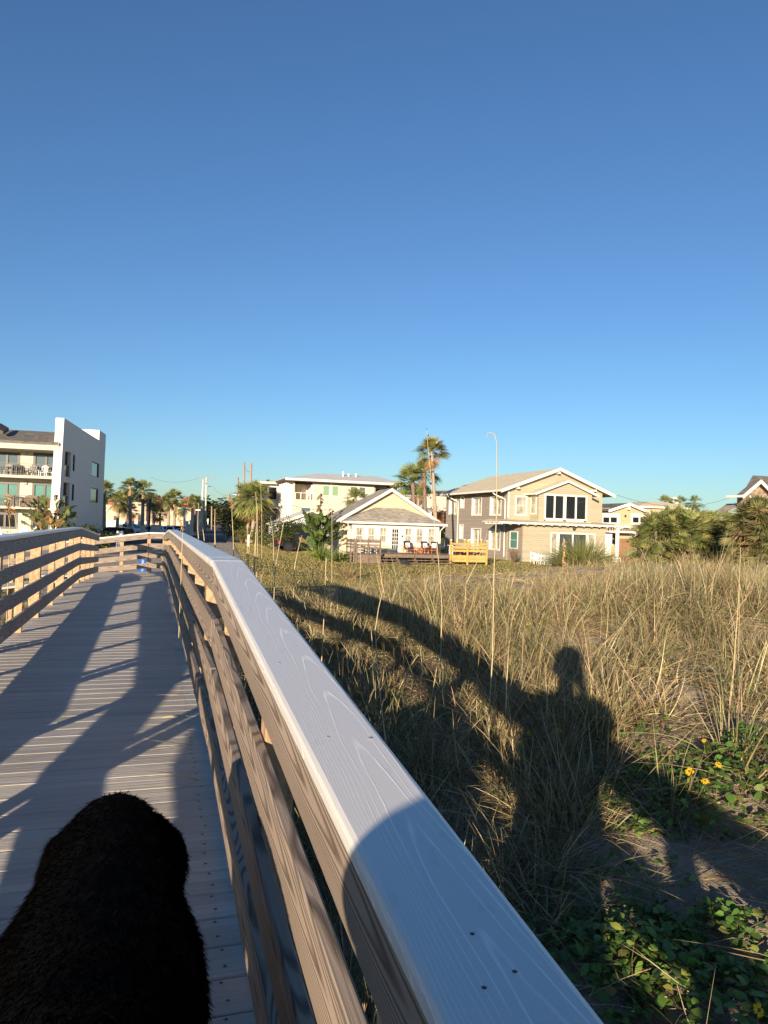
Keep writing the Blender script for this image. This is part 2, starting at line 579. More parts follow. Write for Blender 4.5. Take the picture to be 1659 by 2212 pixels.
class VB:
    """vectorised ribbons (blades, leaves, fur) with a colour for each ribbon"""
    def __init__(self):
        self.vs, self.cs, self.fs, self.n = [], [], [], 0

    def ribbons(self, base, d, L, w, col, curve=None, side=None, segs=3, prof='blade', tipcol=None):
        base = np.asarray(base, float); N = len(base)
        if N == 0:
            return self
        d = np.asarray(d, float); d = d / (np.linalg.norm(d, axis=1, keepdims=True) + 1e-9)
        L = np.broadcast_to(np.asarray(L, float), (N,)); w = np.broadcast_to(np.asarray(w, float), (N,))
        col = np.broadcast_to(np.asarray(col, float), (N, 3))
        curve = np.zeros((N, 3)) if curve is None else np.broadcast_to(np.asarray(curve, float), (N, 3))
        if side is None:
            rv = RNG.normal(size=(N, 3))
            side = np.cross(d, rv)
        side = np.asarray(side, float)
        side = side / (np.linalg.norm(side, axis=1, keepdims=True) + 1e-9)
        t = np.linspace(0, 1, segs + 1)
        P = base[:, None, :] + d[:, None, :] * (L[:, None] * t)[:, :, None] + curve[:, None, :] * (L[:, None] * t ** 2)[:, :, None]
        if prof == 'blade':
            wt = np.clip(1 - t ** 2.2, 0.06, 1)
        elif prof == 'leaf':
            wt = np.sin(np.pi * np.clip(t * 0.93 + 0.05, 0, 1)) ** 0.8
        else:
            wt = np.ones_like(t)
        hw = (w[:, None] * wt[None, :])[:, :, None] * side[:, None, :] * 0.5
        V = np.stack([P - hw, P + hw], axis=2).reshape(-1, 3)
        C = np.repeat(col[:, None, :], segs + 1, axis=1)
        if tipcol is not None:
            tc = np.broadcast_to(np.asarray(tipcol, float), (N, 3))
            C = C * (1 - t)[None, :, None] + tc[:, None, :] * t[None, :, None]
        C = np.repeat(C[:, :, None, :], 2, axis=2).reshape(-1, 3)
        idx = np.arange(N)[:, None] * (2 * (segs + 1)) + np.arange(segs)[None, :] * 2
        Fq = np.stack([idx, idx + 1, idx + 3, idx + 2], axis=2).reshape(-1, 4) + self.n
        self.vs.append(V); self.cs.append(C); self.fs.append(Fq); self.n += len(V)
        return self

    def mesh(self, v, f, col):
        v = np.asarray(v, float)
        self.vs.append(v); self.cs.append(np.broadcast_to(np.asarray(col, float), (len(v), 3)))
        self.fs.append(np.asarray(f) + self.n); self.n += len(v)
        return self

    def build(self, name, mat, parent=None, loc=None, label=None):
        V = np.concatenate(self.vs); C = np.concatenate(self.cs); F = np.concatenate(self.fs)
        me = bpy.data.meshes.new(name)
        me.vertices.add(len(V)); me.vertices.foreach_set('co', V.astype(np.float32).ravel())
        me.loops.add(F.size); me.loops.foreach_set('vertex_index', F.astype(np.int32).ravel())
        me.polygons.add(len(F)); me.polygons.foreach_set('loop_start', np.arange(0, F.size, 4, dtype=np.int32))
        me.update(calc_edges=True)
        a = me.color_attributes.new('Col', 'FLOAT_COLOR', 'POINT')
        a.data.foreach_set('color', np.concatenate([C, np.ones((len(C), 1))], 1).astype(np.float32).ravel())
        me.materials.append(MATS[mat])
        o = bpy.data.objects.new(name, me); COL.objects.link(o)
        if parent is not None: o.parent = parent
        if loc is not None: o.location = loc
        if label: o['label'] = label
        return o


def jit(col, n, s=0.15):
    col = np.asarray(col, float)
    k = 1 + RNG.normal(size=(n, 1)) * s
    h = 1 + RNG.normal(size=(n, 3)) * s * 0.35
    return np.clip(col * k * h, 0.003, 0.95)


def palette(cols, n, s=0.15, p=None):
    cols = np.asarray(cols, float)
    i = RNG.choice(len(cols), size=n, p=p)
    return jit(cols[i], n, s)
# ------------------------------------------------------------------ camera, sky, sun
cam_d = bpy.data.cameras.new('camera')
cam = bpy.data.objects.new('camera', cam_d); COL.objects.link(cam)
c_, s_ = math.cos(ROLL), math.sin(ROLL)
cr, cu = _R * c_ + _U * s_, _U * c_ - _R * s_
cam.matrix_world = Matrix(((cr.x, cu.x, -_F.x, EYE.x), (cr.y, cu.y, -_F.y, EYE.y), (cr.z, cu.z, -_F.z, EYE.z), (0, 0, 0, 1)))
cam_d.sensor_fit = 'HORIZONTAL'; cam_d.sensor_width = 36.0
cam_d.lens = 36.0 * FPX / 1659.0
cam_d.clip_start = 0.02; cam_d.clip_end = 5000
SC.camera = cam

SUN_AZ, SUN_EL = rad(15.0), rad(9.45)      # heading of the light on the ground, height of the sun
wd = bpy.data.worlds.new('World'); SC.world = wd; wd.use_nodes = True
nt = wd.node_tree; nt.nodes.clear()
sky = nt.nodes.new('ShaderNodeTexSky'); sky.sky_type = 'NISHITA'; sky.sun_disc = False
sky.sun_elevation = SUN_EL; sky.sun_rotation = math.pi + SUN_AZ
sky.air_density = 1.0; sky.dust_density = 0.25; sky.ozone_density = 2.2; sky.altitude = 0
bgn = nt.nodes.new('ShaderNodeBackground'); bgn.inputs[1].default_value = 0.078
wo = nt.nodes.new('ShaderNodeOutputWorld')
tint = nt.nodes.new('ShaderNodeMix'); tint.data_type = 'RGBA'; tint.blend_type = 'MULTIPLY'; tint.inputs[0].default_value = 1.0
tint.inputs[7].default_value = (0.655, 0.885, 1.18, 1)          # clear, dry winter air: less yellow at the horizon
nt.links.new(sky.outputs[0], tint.inputs[6]); nt.links.new(tint.outputs[2], bgn.inputs[0]); nt.links.new(bgn.outputs[0], wo.inputs[0])
sd = bpy.data.lights.new('sun', 'SUN'); sd.energy = 5.0; sd.angle = rad(0.55); sd.color = (1.0, 0.82, 0.60)
so = bpy.data.objects.new('sun', sd); COL.objects.link(so)
Ldir = Vector((math.sin(SUN_AZ) * math.cos(SUN_EL), math.cos(SUN_AZ) * math.cos(SUN_EL), -math.sin(SUN_EL)))
so.rotation_euler = Ldir.to_track_quat('-Z', 'Y').to_euler()
so.location = (-30, -120, 60)
SC.view_settings.view_transform = 'Standard'; SC.view_settings.look = 'None'
SC.view_settings.exposure = 0.88; SC.view_settings.gamma = 1.0
SC.view_settings.use_curve_mapping = False
try:
    SC.cycles.max_bounces = 6; SC.cycles.transparent_max_bounces = 8
except Exception:
    pass

# ------------------------------------------------------------------ ground, lawn, street
def grid_mesh(xs, ys, zf, name, mat, off=0.0, keep=None):
    X, Y = np.meshgrid(xs, ys)
    Z = zf(X, Y) + off
    V = np.stack([X, Y, Z], -1).reshape(-1, 3)
    nx, ny = len(xs), len(ys)
    j, i = np.meshgrid(np.arange(ny - 1), np.arange(nx - 1), indexing='ij')
    a = (j * nx + i).ravel()
    F = np.stack([a, a + 1, a + nx + 1, a + nx], -1)
    if keep is not None:
        cen = V[F].mean(1)
        F = F[keep(cen[:, 0], cen[:, 1])]
        used = np.unique(F); rm = -np.ones(len(V), int); rm[used] = np.arange(len(used))
        V = V[used]; F = rm[F]
    me = bpy.data.meshes.new(name)
    me.from_pydata(V.tolist(), [], F.tolist())
    for p in me.polygons: p.use_smooth = True
    me.materials.append(MATS[mat])
    o = bpy.data.objects.new(name, me); COL.objects.link(o)
    o['kind'] = 'structure'
    return o


def axis(a0, f0, f1, a1, fine, grow=1.18):
    v = list(np.arange(f0, f1 + 1e-6, fine))
    s, x = fine, f1
    while x < a1:
        s *= grow; x += s; v.append(x)
    s, x = fine, f0
    while x > a0:
        s *= grow; x -= s; v.insert(0, x)
    return np.array(v)


grid_mesh(axis(-900, -9, 22, 900, 0.16), axis(-300, -3, 34, 1500, 0.16), ground_z, 'sand_ground', 'sand')


# street frame: a along the street, c across it (0 at the right kerb)
_SD = Vector((-math.sin(ROAD), math.cos(ROAD), 0)); _SR = Vector((math.cos(ROAD), math.sin(ROAD), 0))
kerb0 = G(489.5, 1172, 0.0)


def lawn_keep(x, y):
    lat = x * _BR.x + y * _BR.y; al = x * _BD.x + y * _BD.y
    e = 19.5 + 1.0 * np.clip(lat, -3, 18) + 1.2 * np.sin(lat * 0.9) + 0.8 * np.sin(lat * 2.3)
    c = (x - kerb0.x) * _SR.x + (y - kerb0.y) * _SR.y
    return (al > e) & (lat > 0.5) & (al < 105) & ((c > 0.9) | (al < 46) & (c > -3))


grid_mesh(np.arange(-32, 60, 0.5), np.arange(14, 106, 0.5), ground_z, 'lawn', 'lawn', 0.02, lawn_keep)

def ST(c, a, z=0.0):
    v = kerb0 + _SR * c + _SD * (a - 92)
    return Vector((v.x, v.y, z))


def strip(name, mat, c0, c1, a0, a1, z, kind='structure'):
    m = MB()
    n = max(1, int((a1 - a0) / 8))
    for k in range(n):
        b0, b1 = a0 + (a1 - a0) * k / n, a0 + (a1 - a0) * (k + 1) / n
        q = [ST(c0, b0), ST(c1, b0), ST(c1, b1), ST(c0, b1)]
        m.add([(p.x, p.y, gz(p.x, p.y) + z) for p in q], [(0, 1, 2, 3)])
    o = m.build(name, mat); o['kind'] = kind
    return o


strip('street', 'asphalt', -7.0, 0.0, 90, 330, 0.016)
strip('parking_lot', 'asphalt', -44, -7.02, 60, 122, 0.010)
strip('cross_street', 'asphalt', -160, 90, 233, 243, 0.022)
strip('sidewalk', 'concrete', -30, -7.1, 226, 231, 0.05)
strip('driveway', 'sand', -6.0, 0.6, 58, 89.9, 0.012)
m = MB()  # pale stripes laid across the street at uneven intervals
for a in (128, 143, 160, 178, 205):
    p = [ST(-6.6, a), ST(-0.4, a), ST(-0.4, a + 0.5), ST(-6.6, a + 0.5)]
    m.add([(q.x, q.y, gz(q.x, q.y) + 0.022) for q in p], [(0, 1, 2, 3)])
m.build('road_stripe', 'stripe_pale')['kind'] = 'structure'

# ------------------------------------------------------------------ boardwalk
A_R, A_L0, A_LAND, A_END = 3.8, 14.2, 19.2, 20.6     # ramp top, far lip, landing, end


def deck_z(al):
    if al < A_R: return 1.75 - 0.093 * (A_R - al)
    if al < A_L0: return 1.75
    if al < A_LAND: return 1.75 - 0.048 * (al - A_L0)
    return 1.51


walk = thing('boardwalk', 'raised grey plank boardwalk with weathered board railings, running towards the street', 'boardwalk', (0, 0, 0), PSI)


def along_board(name, p0, p1, y0, y1, z0, z1, mat, parent=walk, bevel=0.004, label=None, roll=0.0):
    """a straight board whose own x axis runs from p0 to p1 (local boardwalk coordinates lat, al, z)"""
    p0, p1 = Vector(p0), Vector(p1)
    x = (p1 - p0); L = x.length; x.normalize()
    y = Vector((0, 0, 1)).cross(x).normalized()
    z = x.cross(y)
    M = Matrix(((x.x, y.x, z.x, p0.x), (x.y, y.y, z.y, p0.y), (x.z, y.z, z.z, p0.z), (0, 0, 0, 1)))
    if roll: M = M @ Matrix.Rotation(roll, 4, 'X')
    # several sections along the length, so that a long board can carry a slight natural bow
    return MB().box(0, L, y0, y1, z0, z1).build(name, mat, walk if parent is walk else parent, bevel=bevel, matrix=M, label=label)


def deck_part():
    m = MB()
    w, g, th, ch = 0.140, 0.006, 0.036, 0.005
    al = -3.0
    while al < 22.4:
        a0, a1 = al, al + w
        l0, l1 = -1.33, 0.335
        if al > A_LAND: l0 = -2.6
        if al > 20.9: break
        z0, z1 = deck_z(a0), deck_z(a1)
        pts = [(a0, z0 - th), (a1, z1 - th), (a1, z1 - ch), (a1 - ch, z1), (a0 + ch, z0), (a0, z0 - ch)]
        m.prism(pts, 'x', l0 + random.uniform(-.004, .004), l1 + random.uniform(-.006, .006))
        al += w + g
    return m.build('deck', 'deck_boards', walk)


deck_part()
# screws near the plank ends
m = MB()
k = 0
al = 0.3
while al < 12:
    for da in (0.035, 0.105):
        for lt in (0.255, -1.24):
            z = deck_z(al + da); lt = lt + random.uniform(-.012, .012)
            m.add([(lt + 0.006 * math.cos(t), al + da + 0.006 * math.sin(t), z + 0.0015) for t in [i * math.pi / 4 for i in range(8)]], [tuple(range(8))])
    al += 0.146
m.build('screw_head', 'dark_metal', walk)['kind'] = 'stuff'
# side stringers under the deck
for lt in (-1.25, 0.22):
    for a0, a1 in ((-3, A_R), (A_R, A_L0), (A_L0, A_LAND), (A_LAND, 20.8)):
        along_board('stringer', (lt, a0, deck_z(a0 + .001) - 0.04), (lt, a1, deck_z(a1 - .001) - 0.04), -0.02, 0.02, -0.235, 0, 'old_wood')

RAILS = [(0.095, 0.235), (0.345, 0.485), (0.600, 0.740), (0.868, 1.000)]
SEGS = [(-3.0, 0.35), (0.35, A_R), (A_R, 7.5), (7.5, 11.0), (11.0, A_L0 + .15), (A_L0 + .15, A_LAND)]


def side_rail(side):
    # inner face of the boards; boards stand outside it, posts outside the boards
    inner = 0.306 if side > 0 else -1.225
    sg = 1 if side > 0 else -1
    for si, (a0, a1) in enumerate(SEGS):
        e0 = deck_z(a0 + 1e-4); e1 = deck_z(a1 - 1e-4)
        if side > 0 and si == 5:
            a1 = 20.45; e1 = deck_z(a1)
        for ri, (h0, h1) in enumerate(RAILS):
            if side < 0 and ri == 2: h0, h1 = 0.622, 0.752
            if side < 0 and ri == 1: h0, h1 = 0.352, 0.484
            jx = random.uniform(0, 0.004)
            mat = 'rail_wood' if side > 0 else 'rail_grey'
            if side > 0 and ri == 1 and si == 0: mat = 'rail_grey'
            y0 = inner + sg * (jx + 0.0); y1 = inner + sg * 0.038
            # local y of along_board points to -lat
            dz = random.uniform(-0.006, 0.006)
            along_board('rail_board', (0, a0 + 0.003, e0 + h0 + dz), (0, a1 - 0.003, e1 + h0 + dz), -y1, -y0, 0, h1 - h0, mat, bevel=0.006)
        c0, c1 = (inner - 0.009 * sg, inner + 0.159 * sg)
        if side > 0 and si == 2:
            along_board('cap_board', (0, a0 + 0.35, e0 + 1.002), (0, a1 - 0.002, e1 + 1.002), -max(c0, c1), -min(c0, c1), 0, 0.038, 'cap_wood', bevel=0.011)
            along_board('cap_board', (0, a0 + 0.002, e0 + 1.002), (0, a0 + 0.346, e1 + 1.002), -max(c0, c1), -min(c0, c1), 0, 0.038, 'cap_wood', bevel=0.011)
        else:
            along_board('cap_board', (0, a0 + 0.002, e0 + 1.002), (0, a1 - 0.002, e1 + 1.002), -max(c0, c1), -min(c0, c1), 0, 0.038, 'cap_wood', bevel=0.011)
    # posts: thick four-by-fours and thinner pickets in turn
    al = -2.7; k = 0
    while al < 19.3:
        wide = k % 2 == 0
        wd_, dp = (0.09, 0.09) if wide else (0.05, 0.075)
        x0 = inner + sg * 0.0395; x1 = x0 + sg * dp
        zt = deck_z(al) + 1.0; zb = min(gz(*BW(x0, al, 0).xy) - 0.4, deck_z(al) - .3)
        m = MB().box(-dp / 2, dp / 2, -wd_ / 2, wd_ / 2, 0, zt - zb)
        m.build('post', 'post_wood', walk, bevel=0.004, loc=((x0 + x1) / 2, al, zb))
        if wide and side < 0:
            x2 = x1 + sg * 0.003
            m = MB().box(-0.02, 0.02, -0.05, 0.05, 0, zt - zb - 0.02)
            m.build('post', 'post_wood', walk, bevel=0.003, loc=(x2 + sg * 0.02, al + 0.11, zb))
        al += 1.24 + random.uniform(-.06, .06); k += 1


side_rail(1)
side_rail(-1)
# nails and pale chips on the near top rail
for al in (1.42, 1.95, 2.62, 3.3):
    for lt in (0.345, 0.425):
        z = deck_z(al) + 1.0405
        MB().ball((lt + random.uniform(-.01, .01), al + random.uniform(-.02, .02), z), 0.0045, 0.006, 0.0012, 8, 4).build('nail_head', 'steel', walk)
# dark screw holes at the near end of the top rail
for lt, al in ((0.385, 0.80), (0.405, 0.73), (0.360, 0.715)):
    MB().ball((lt, al, deck_z(al) + 1.0402), 0.0032, 0.0032, 0.0009, 9, 4).build('screw_hole', 'dark_metal', walk)
# crossing rail at the end of the landing: level, then falling to the left
ZL = 2.60
for ri, (h0, h1) in enumerate(RAILS + [(1.002, 1.04)]):
    h0 += 0.09 * (ri > 0) * (1 if ri < 4 else 1); h1 += 0.09 * (ri > 0)
    if ri == 0: h0 += .06; h1 += .06
    za = 1.47
    yy = (0, 0.038) if ri < 4 else (-0.012, 0.15)
    nm, mt = ('rail_board', 'rail_wood') if ri < 4 else ('cap_board', 'cap_wood')
    along_board(nm, (0.40, 20.6, za + h0), (-0.06, 20.6, za + h0), -yy[1], -yy[0], 0, h1 - h0, mt)
    along_board(nm, (-0.062, 20.6, za + h0), (-3.6, 20.6, za + h0 - (0.5 if ri > 0 else 0.35)), -yy[1], -yy[0], 0, h1 - h0, mt)
for lt in (0.34, -0.06, -0.75, -1.5, -2.4, -3.4):
    zt = 2.55 - max(0, -lt - 0.06) * 0.145
    MB().box(-.045, .045, 0, .09, 0, zt).build('post', 'post_wood', walk, bevel=0.004, loc=(lt, 20.642, 0.0))
MB().slab([(-1.3, 19.3, 1.5), (-1.3, 20.55, 1.5), (-6, 20.55, .85), (-6, 19.3, .85)], 0.05).build('side_ramp', 'deck_boards', walk)


# ------------------------------------------------------------------ bodies (one continuous surface each)
def blob(name, mat, chains, voxel, parent=None, smooth_it=6, loc=None, rotz=0.0):
    m = MB()
    for ch in chains:
        pts = [Vector(p) for p, _ in ch]; rs = [r for _, r in ch]
        if len(pts) == 1:
            r = rs[0]
            if isinstance(r, tuple): m.ball(pts[0], *r, seg=20, rings=14)
            else: m.ball(pts[0], r, seg=18, rings=12)
            continue
        for i in range(len(pts) - 1):
            n = max(2, int((pts[i + 1] - pts[i]).length / (min(rs[i], rs[i + 1]) * 0.35)))
            for j in range(n + (1 if i == len(pts) - 2 else 0)):
                t = j / n
                t2 = t * t * (3 - 2 * t) if len(ch) > 4 else t
                m.ball(pts[i].lerp(pts[i + 1], t), rs[i] + (rs[i + 1] - rs[i]) * t2, seg=14, rings=9)
    o = m.build(name, mat, parent, smooth=True)
    md = o.modifiers.new('join', 'REMESH'); md.mode = 'VOXEL'; md.voxel_size = voxel; md.use_smooth_shade = True
    sm = o.modifiers.new('soft', 'SMOOTH'); sm.iterations = smooth_it; sm.factor = 0.5
    if loc is not None: o.location = loc
    o.rotation_euler = (0, 0, rotz)
    bpy.context.view_layer.update()
    ev = o.evaluated_get(bpy.context.evaluated_depsgraph_get())
    me = bpy.data.meshes.new_from_object(ev)
    o.modifiers.clear()
    old = o.data; o.data = me; bpy.data.meshes.remove(old)
    for p in me.polygons: p.use_smooth = True
    return o


# dog: local y points to its nose, z up from the planks
DOG = Vector((-0.50, 1.30, deck_z(1.36)))
chains = [
    # rump, loin, ribs, shoulders, neck, skull
    [((0, -0.42, 0.60), 0.145), ((0, -0.22, 0.625), 0.152), ((0, -0.02, 0.605), 0.182), ((0, 0.12, 0.60), 0.182), ((0, 0.27, 0.63), 0.158), ((0.0, 0.40, 0.665), 0.128), ((-.005, 0.47, 0.685), 0.116)],
    [((0.055, -0.02, 0.585), 0.155), ((0.055, 0.12, 0.58), 0.15), ((0.045, 0.26, 0.60), 0.125)],
    [((-0.055, -0.02, 0.585), 0.155), ((-0.055, 0.12, 0.58), 0.15), ((-0.045, 0.26, 0.60), 0.125)],
    [((0.05, -0.40, 0.57), 0.12), ((0.05, -0.22, 0.57), 0.115)],
    [((-0.05, -0.40, 0.57), 0.12), ((-0.05, -0.22, 0.57), 0.115)],
    [((0, 0.12, 0.52), 0.15), ((0, 0.28, 0.50), 0.12)],
    [((-0.008, 0.50, 0.69), 0.105), ((-0.012, 0.56, 0.675), 0.095), ((-0.016, 0.63, 0.64), 0.06), ((-0.02, 0.72, 0.615), 0.047)],
    # belly
    [((0, 0.05, 0.50), 0.15), ((0, -0.22, 0.54), 0.11)],
    # tail
    [((0, -0.52, 0.64), 0.05), ((0.02, -0.66, 0.58), 0.045), ((0.03, -0.78, 0.46), 0.03), ((0.03, -0.84, 0.38), 0.016)],
]
for sx in (-1, 1):
    dzf, dzr = 0.045, -0.045
    chains.append([((sx * 0.11, 0.25, 0.55), 0.085), ((sx * 0.115, 0.22, 0.40), 0.06), ((sx * 0.11, 0.24, 0.22 + dzf), 0.038), ((sx * 0.11, 0.235, 0.09 + dzf), 0.033), ((sx * 0.11, 0.24, 0.035 + dzf), 0.034)])
    chains.append([((sx * 0.11, 0.25, 0.03 + dzf), 0.036), ((sx * 0.11, 0.31, 0.026 + dzf), 0.034)])
    chains.append([((sx * 0.105, -0.38, 0.52), 0.105), ((sx * 0.115, -0.33, 0.36), 0.075), ((sx * 0.11, -0.46, 0.20 + dzr), 0.038), ((sx * 0.11, -0.44, 0.09 + dzr), 0.032), ((sx * 0.11, -0.42, 0.035 + dzr), 0.034)])
    chains.append([((sx * 0.11, -0.42, 0.03 + dzr), 0.035), ((sx * 0.11, -0.35, 0.026 + dzr), 0.033)])
dog = blob('dog', 'black_fur', chains, 0.016, None, 8, DOG, rad(14.7))
tag(dog, 'large black furry dog seen from behind, standing on the planks in the bottom left corner', 'dog')
EARS = []
for sx in (-1, 1):
    e = blob('ear', 'black_fur', [[((sx * 0.08, 0.47, 0.725), 0.034), ((sx * 0.118, 0.452, 0.69), 0.036), ((sx * 0.140, 0.445, 0.64), 0.028), ((sx * 0.142, 0.45, 0.59), 0.015)]], 0.010, dog, 4)
    EARS.append(e)


def fur_on(o, parent, count, L, w, lay, ymax=9):
    me = o.data
    me.calc_loop_triangles()
    tv = np.empty(len(me.loop_triangles) * 3, np.int32); me.loop_triangles.foreach_get('vertices', tv); tv = tv.reshape(-1, 3)
    co = np.empty(len(me.vertices) * 3, np.float32); me.vertices.foreach_get('co', co); co = co.reshape(-1, 3).astype(float)
    A, B, C = co[tv[:, 0]], co[tv[:, 1]], co[tv[:, 2]]
    nrm = np.cross(B - A, C - A); ar = np.linalg.norm(nrm, axis=1)
    idx = RNG.choice(len(tv), size=count, p=ar / ar.sum())
    r1, r2 = RNG.random(count), RNG.random(count); s = np.sqrt(r1)
    P = A[idx] * (1 - s)[:, None] + B[idx] * (s * (1 - r2))[:, None] + C[idx] * (s * r2)[:, None]
    N = nrm[idx] / (ar[idx][:, None] + 1e-12)
    d = N * (0.45 + 0.25 * RNG.random((count, 1))) + np.array(lay) * 0.75 + RNG.normal(size=(count, 3)) * 0.22
    fc = palette([(0.0012, 0.0012, 0.0013), (0.0017, 0.0017, 0.0017), (0.0025, 0.0023, 0.0021)], count, 0.2, [.6, .3, .1])
    hd = (P[:, 1] > .36) & (P[:, 2] > .62) & (RNG.random(count) < .6)  # browner strands on top: the head's sunlit rim put into the fur colour
    fc[hd] = palette([(0.0055, 0.0045, 0.0035), (0.003, 0.0027, 0.0023)], int(hd.sum()), .25)
    vb = VB()
    vb.ribbons(P - N * 0.002, d, L * (0.6 + 0.8 * RNG.random(count)), w, fc, curve=np.array([0, -0.1, -0.35]), segs=2)
    return vb.build('fur', 'fur', parent)


fur_on(dog, dog, 95000, 0.021, 0.0017, (0, -0.9, -0.25))
for e in EARS: fur_on(e, e, 5000, 0.016, 0.0016, (0, -0.7, -0.4))

# ------------------------------------------------------------------ the photographer, behind the camera (throws the shadow on the dune)
PZ = deck_z(-0.36)
per = Vector((-0.115, -0.27, PZ))
hz = 3.0 - PZ      # height of the camera above the feet
LH = [
    # legs, hips, trunk, neck
    [((-.10, 0, 0.06), .048), ((-.10, -.01, 0.28), .056), ((-.10, 0.01, 0.48), .062), ((-.095, 0, 0.72), .082), ((-.085, 0, 0.88), .10)],
    [((.10, 0, 0.06), .048), ((.10, -.01, 0.28), .056), ((.10, 0.01, 0.48), .062), ((.095, 0, 0.72), .082), ((.085, 0, 0.88), .10)],
    [((-.10, -.05, 0.04), .038), ((-.11, .13, 0.032), .032)],
    [((.10, -.05, 0.04), .038), ((.11, .13, 0.032), .032)],
    [((-.07, 0, 0.92), .115), ((-.075, 0, 1.10), .105), ((-.10, 0, 1.28), .115), ((-.11, 0, 1.36), .09)],
    [((.07, 0, 0.92), .115), ((.075, 0, 1.10), .105), ((.10, 0, 1.28), .115), ((.11, 0, 1.36), .09)],
    [((0, 0, 0.95), .12), ((0, 0, 1.15), .115), ((0, 0, 1.33), .11)],
    [((0, -.01, 1.36), .07), ((0, 0.0, 1.47), .058), ((0, .01, 1.53), .06)],
    [((-.13, 0, 1.385), .065), ((-.19, 0, 1.36), .062)], [((.13, 0, 1.385), .065), ((.19, 0, 1.36), .062)],
    # head: skull, jaw, nose
    [((0, -.005, 1.635), (.076, .096, .112))], [((0, .03, 1.575), (.058, .066, .062))],
    [((0, .092, 1.615), .012), ((0, .103, 1.60), .014)],
    [((-.076, -.005, 1.61), (.010, .022, .032))], [((.076, -.005, 1.61), (.010, .022, .032))],
]
ph = Vector((0.0, 0.27, hz))              # the phone, in the person's frame
for sx in (-1, 1):
    elb = Vector((sx * 0.215, 0.10, 1.13)); wr = Vector((0.06 + sx * 0.05, 0.185, hz - 0.17))
    LH.append([((sx * .195, 0, 1.355), .058), (tuple(Vector((sx * .195, 0, 1.355)).lerp(elb, .5)), .05), (tuple(elb), .042)])
    LH.append([(tuple(elb), .042), (tuple(elb.lerp(wr, .35)), .041), (tuple(wr), .029)])
    palm = Vector((0.06 + sx * 0.048, 0.215, hz - 0.115))
    LH.append([(tuple(wr), .028), (tuple(palm), .034)])
    for fi, (dz_, ln) in enumerate(((.03, .062), (.012, .07), (-.006, .064), (-.022, .05))):
        k1 = palm + Vector((0, .022, dz_)); k2 = k1 + Vector((-sx * .012, .024, .004)); k3 = k2 + Vector((-sx * ln * .55, .006, .002))
        LH.append([(tuple(k1), .0095), (tuple(k2), .009), (tuple(k3), .0075)])
    t1 = palm + Vector((-sx * .01, -.005, .022)); t2 = t1 + Vector((-sx * .03, .002, .026))
    LH.append([(tuple(t1), .012), (tuple(t1.lerp(t2, .5)), .0105), (tuple(t2), .009)])
person = blob('person', 'skin', LH, 0.0095, None, 3, per, -0.16)
tag(person, 'person in a dark shirt, arms raised, throwing the long shadow on the dune', 'person')
ex = 0.014
sh = [[((sx * .07, 0, 0.90), .115 + ex), ((sx * .075, 0, 1.10), .108 + ex), ((sx * .10, 0, 1.28), .115 + ex), ((sx * .11, 0, 1.355), .088 + ex)] for sx in (-1, 1)]
sh += [[((0, 0, 0.90), .122 + ex), ((0, 0, 1.15), .115 + ex), ((0, 0, 1.33), .108 + ex)]]
for sx in (-1, 1):
    sh.append([((sx * .13, 0, 1.38), .065 + ex), ((sx * .20, 0, 1.355), .06 + ex), ((sx * .235, .07, 1.285), .055 + ex)])
blob('shirt', 'shirt', sh, 0.014, person, 4)
tr = []
for sx in (-1, 1):
    tr.append([((sx * .10, 0, 0.10), .07), ((sx * .10, 0, 0.48), .076), ((sx * .095, 0, 0.72), .094), ((sx * .085, 0, 0.90), .112)])
tr.append([((-.06, 0, .92), .118), ((.06, 0, .92), .118)])
blob('trousers', 'trousers', tr, 0.014, person, 4)
blob('hair', 'hair', [[((0, -.025, 1.665), (.108, .105, .102))], [((-.055, -.04, 1.60), .055)], [((.055, -.04, 1.60), .055)], [((0, -.06, 1.60), (.085, .06, .085))]], 0.010, person, 3)
for sx in (-1, 1):
    MB().ball((sx * .031, .087, 1.637), .012).build('eye', 'white_plastic', person, smooth=True)
    blob('shoe', 'shoe', [[((sx * .10, -.055, 0.045), .046), ((sx * .105, .04, 0.042), .046), ((sx * .112, .135, 0.034), .037)]], 0.01, person, 3)
MB().box(-.026, .026, .088, .094, 1.555, 1.566).build('mouth', 'pink', person)
phone = MB().box(-.037, .037, -.004, .004, -.13, .03).build('phone', 'car_dark', None, bevel=.002, loc=BW(0.0, -0.045, 3.0))
phone.rotation_euler = (0, 0, PSI * 0.4)
tag(phone, 'dark phone held up in both hands of the person in the dark shirt', 'phone')
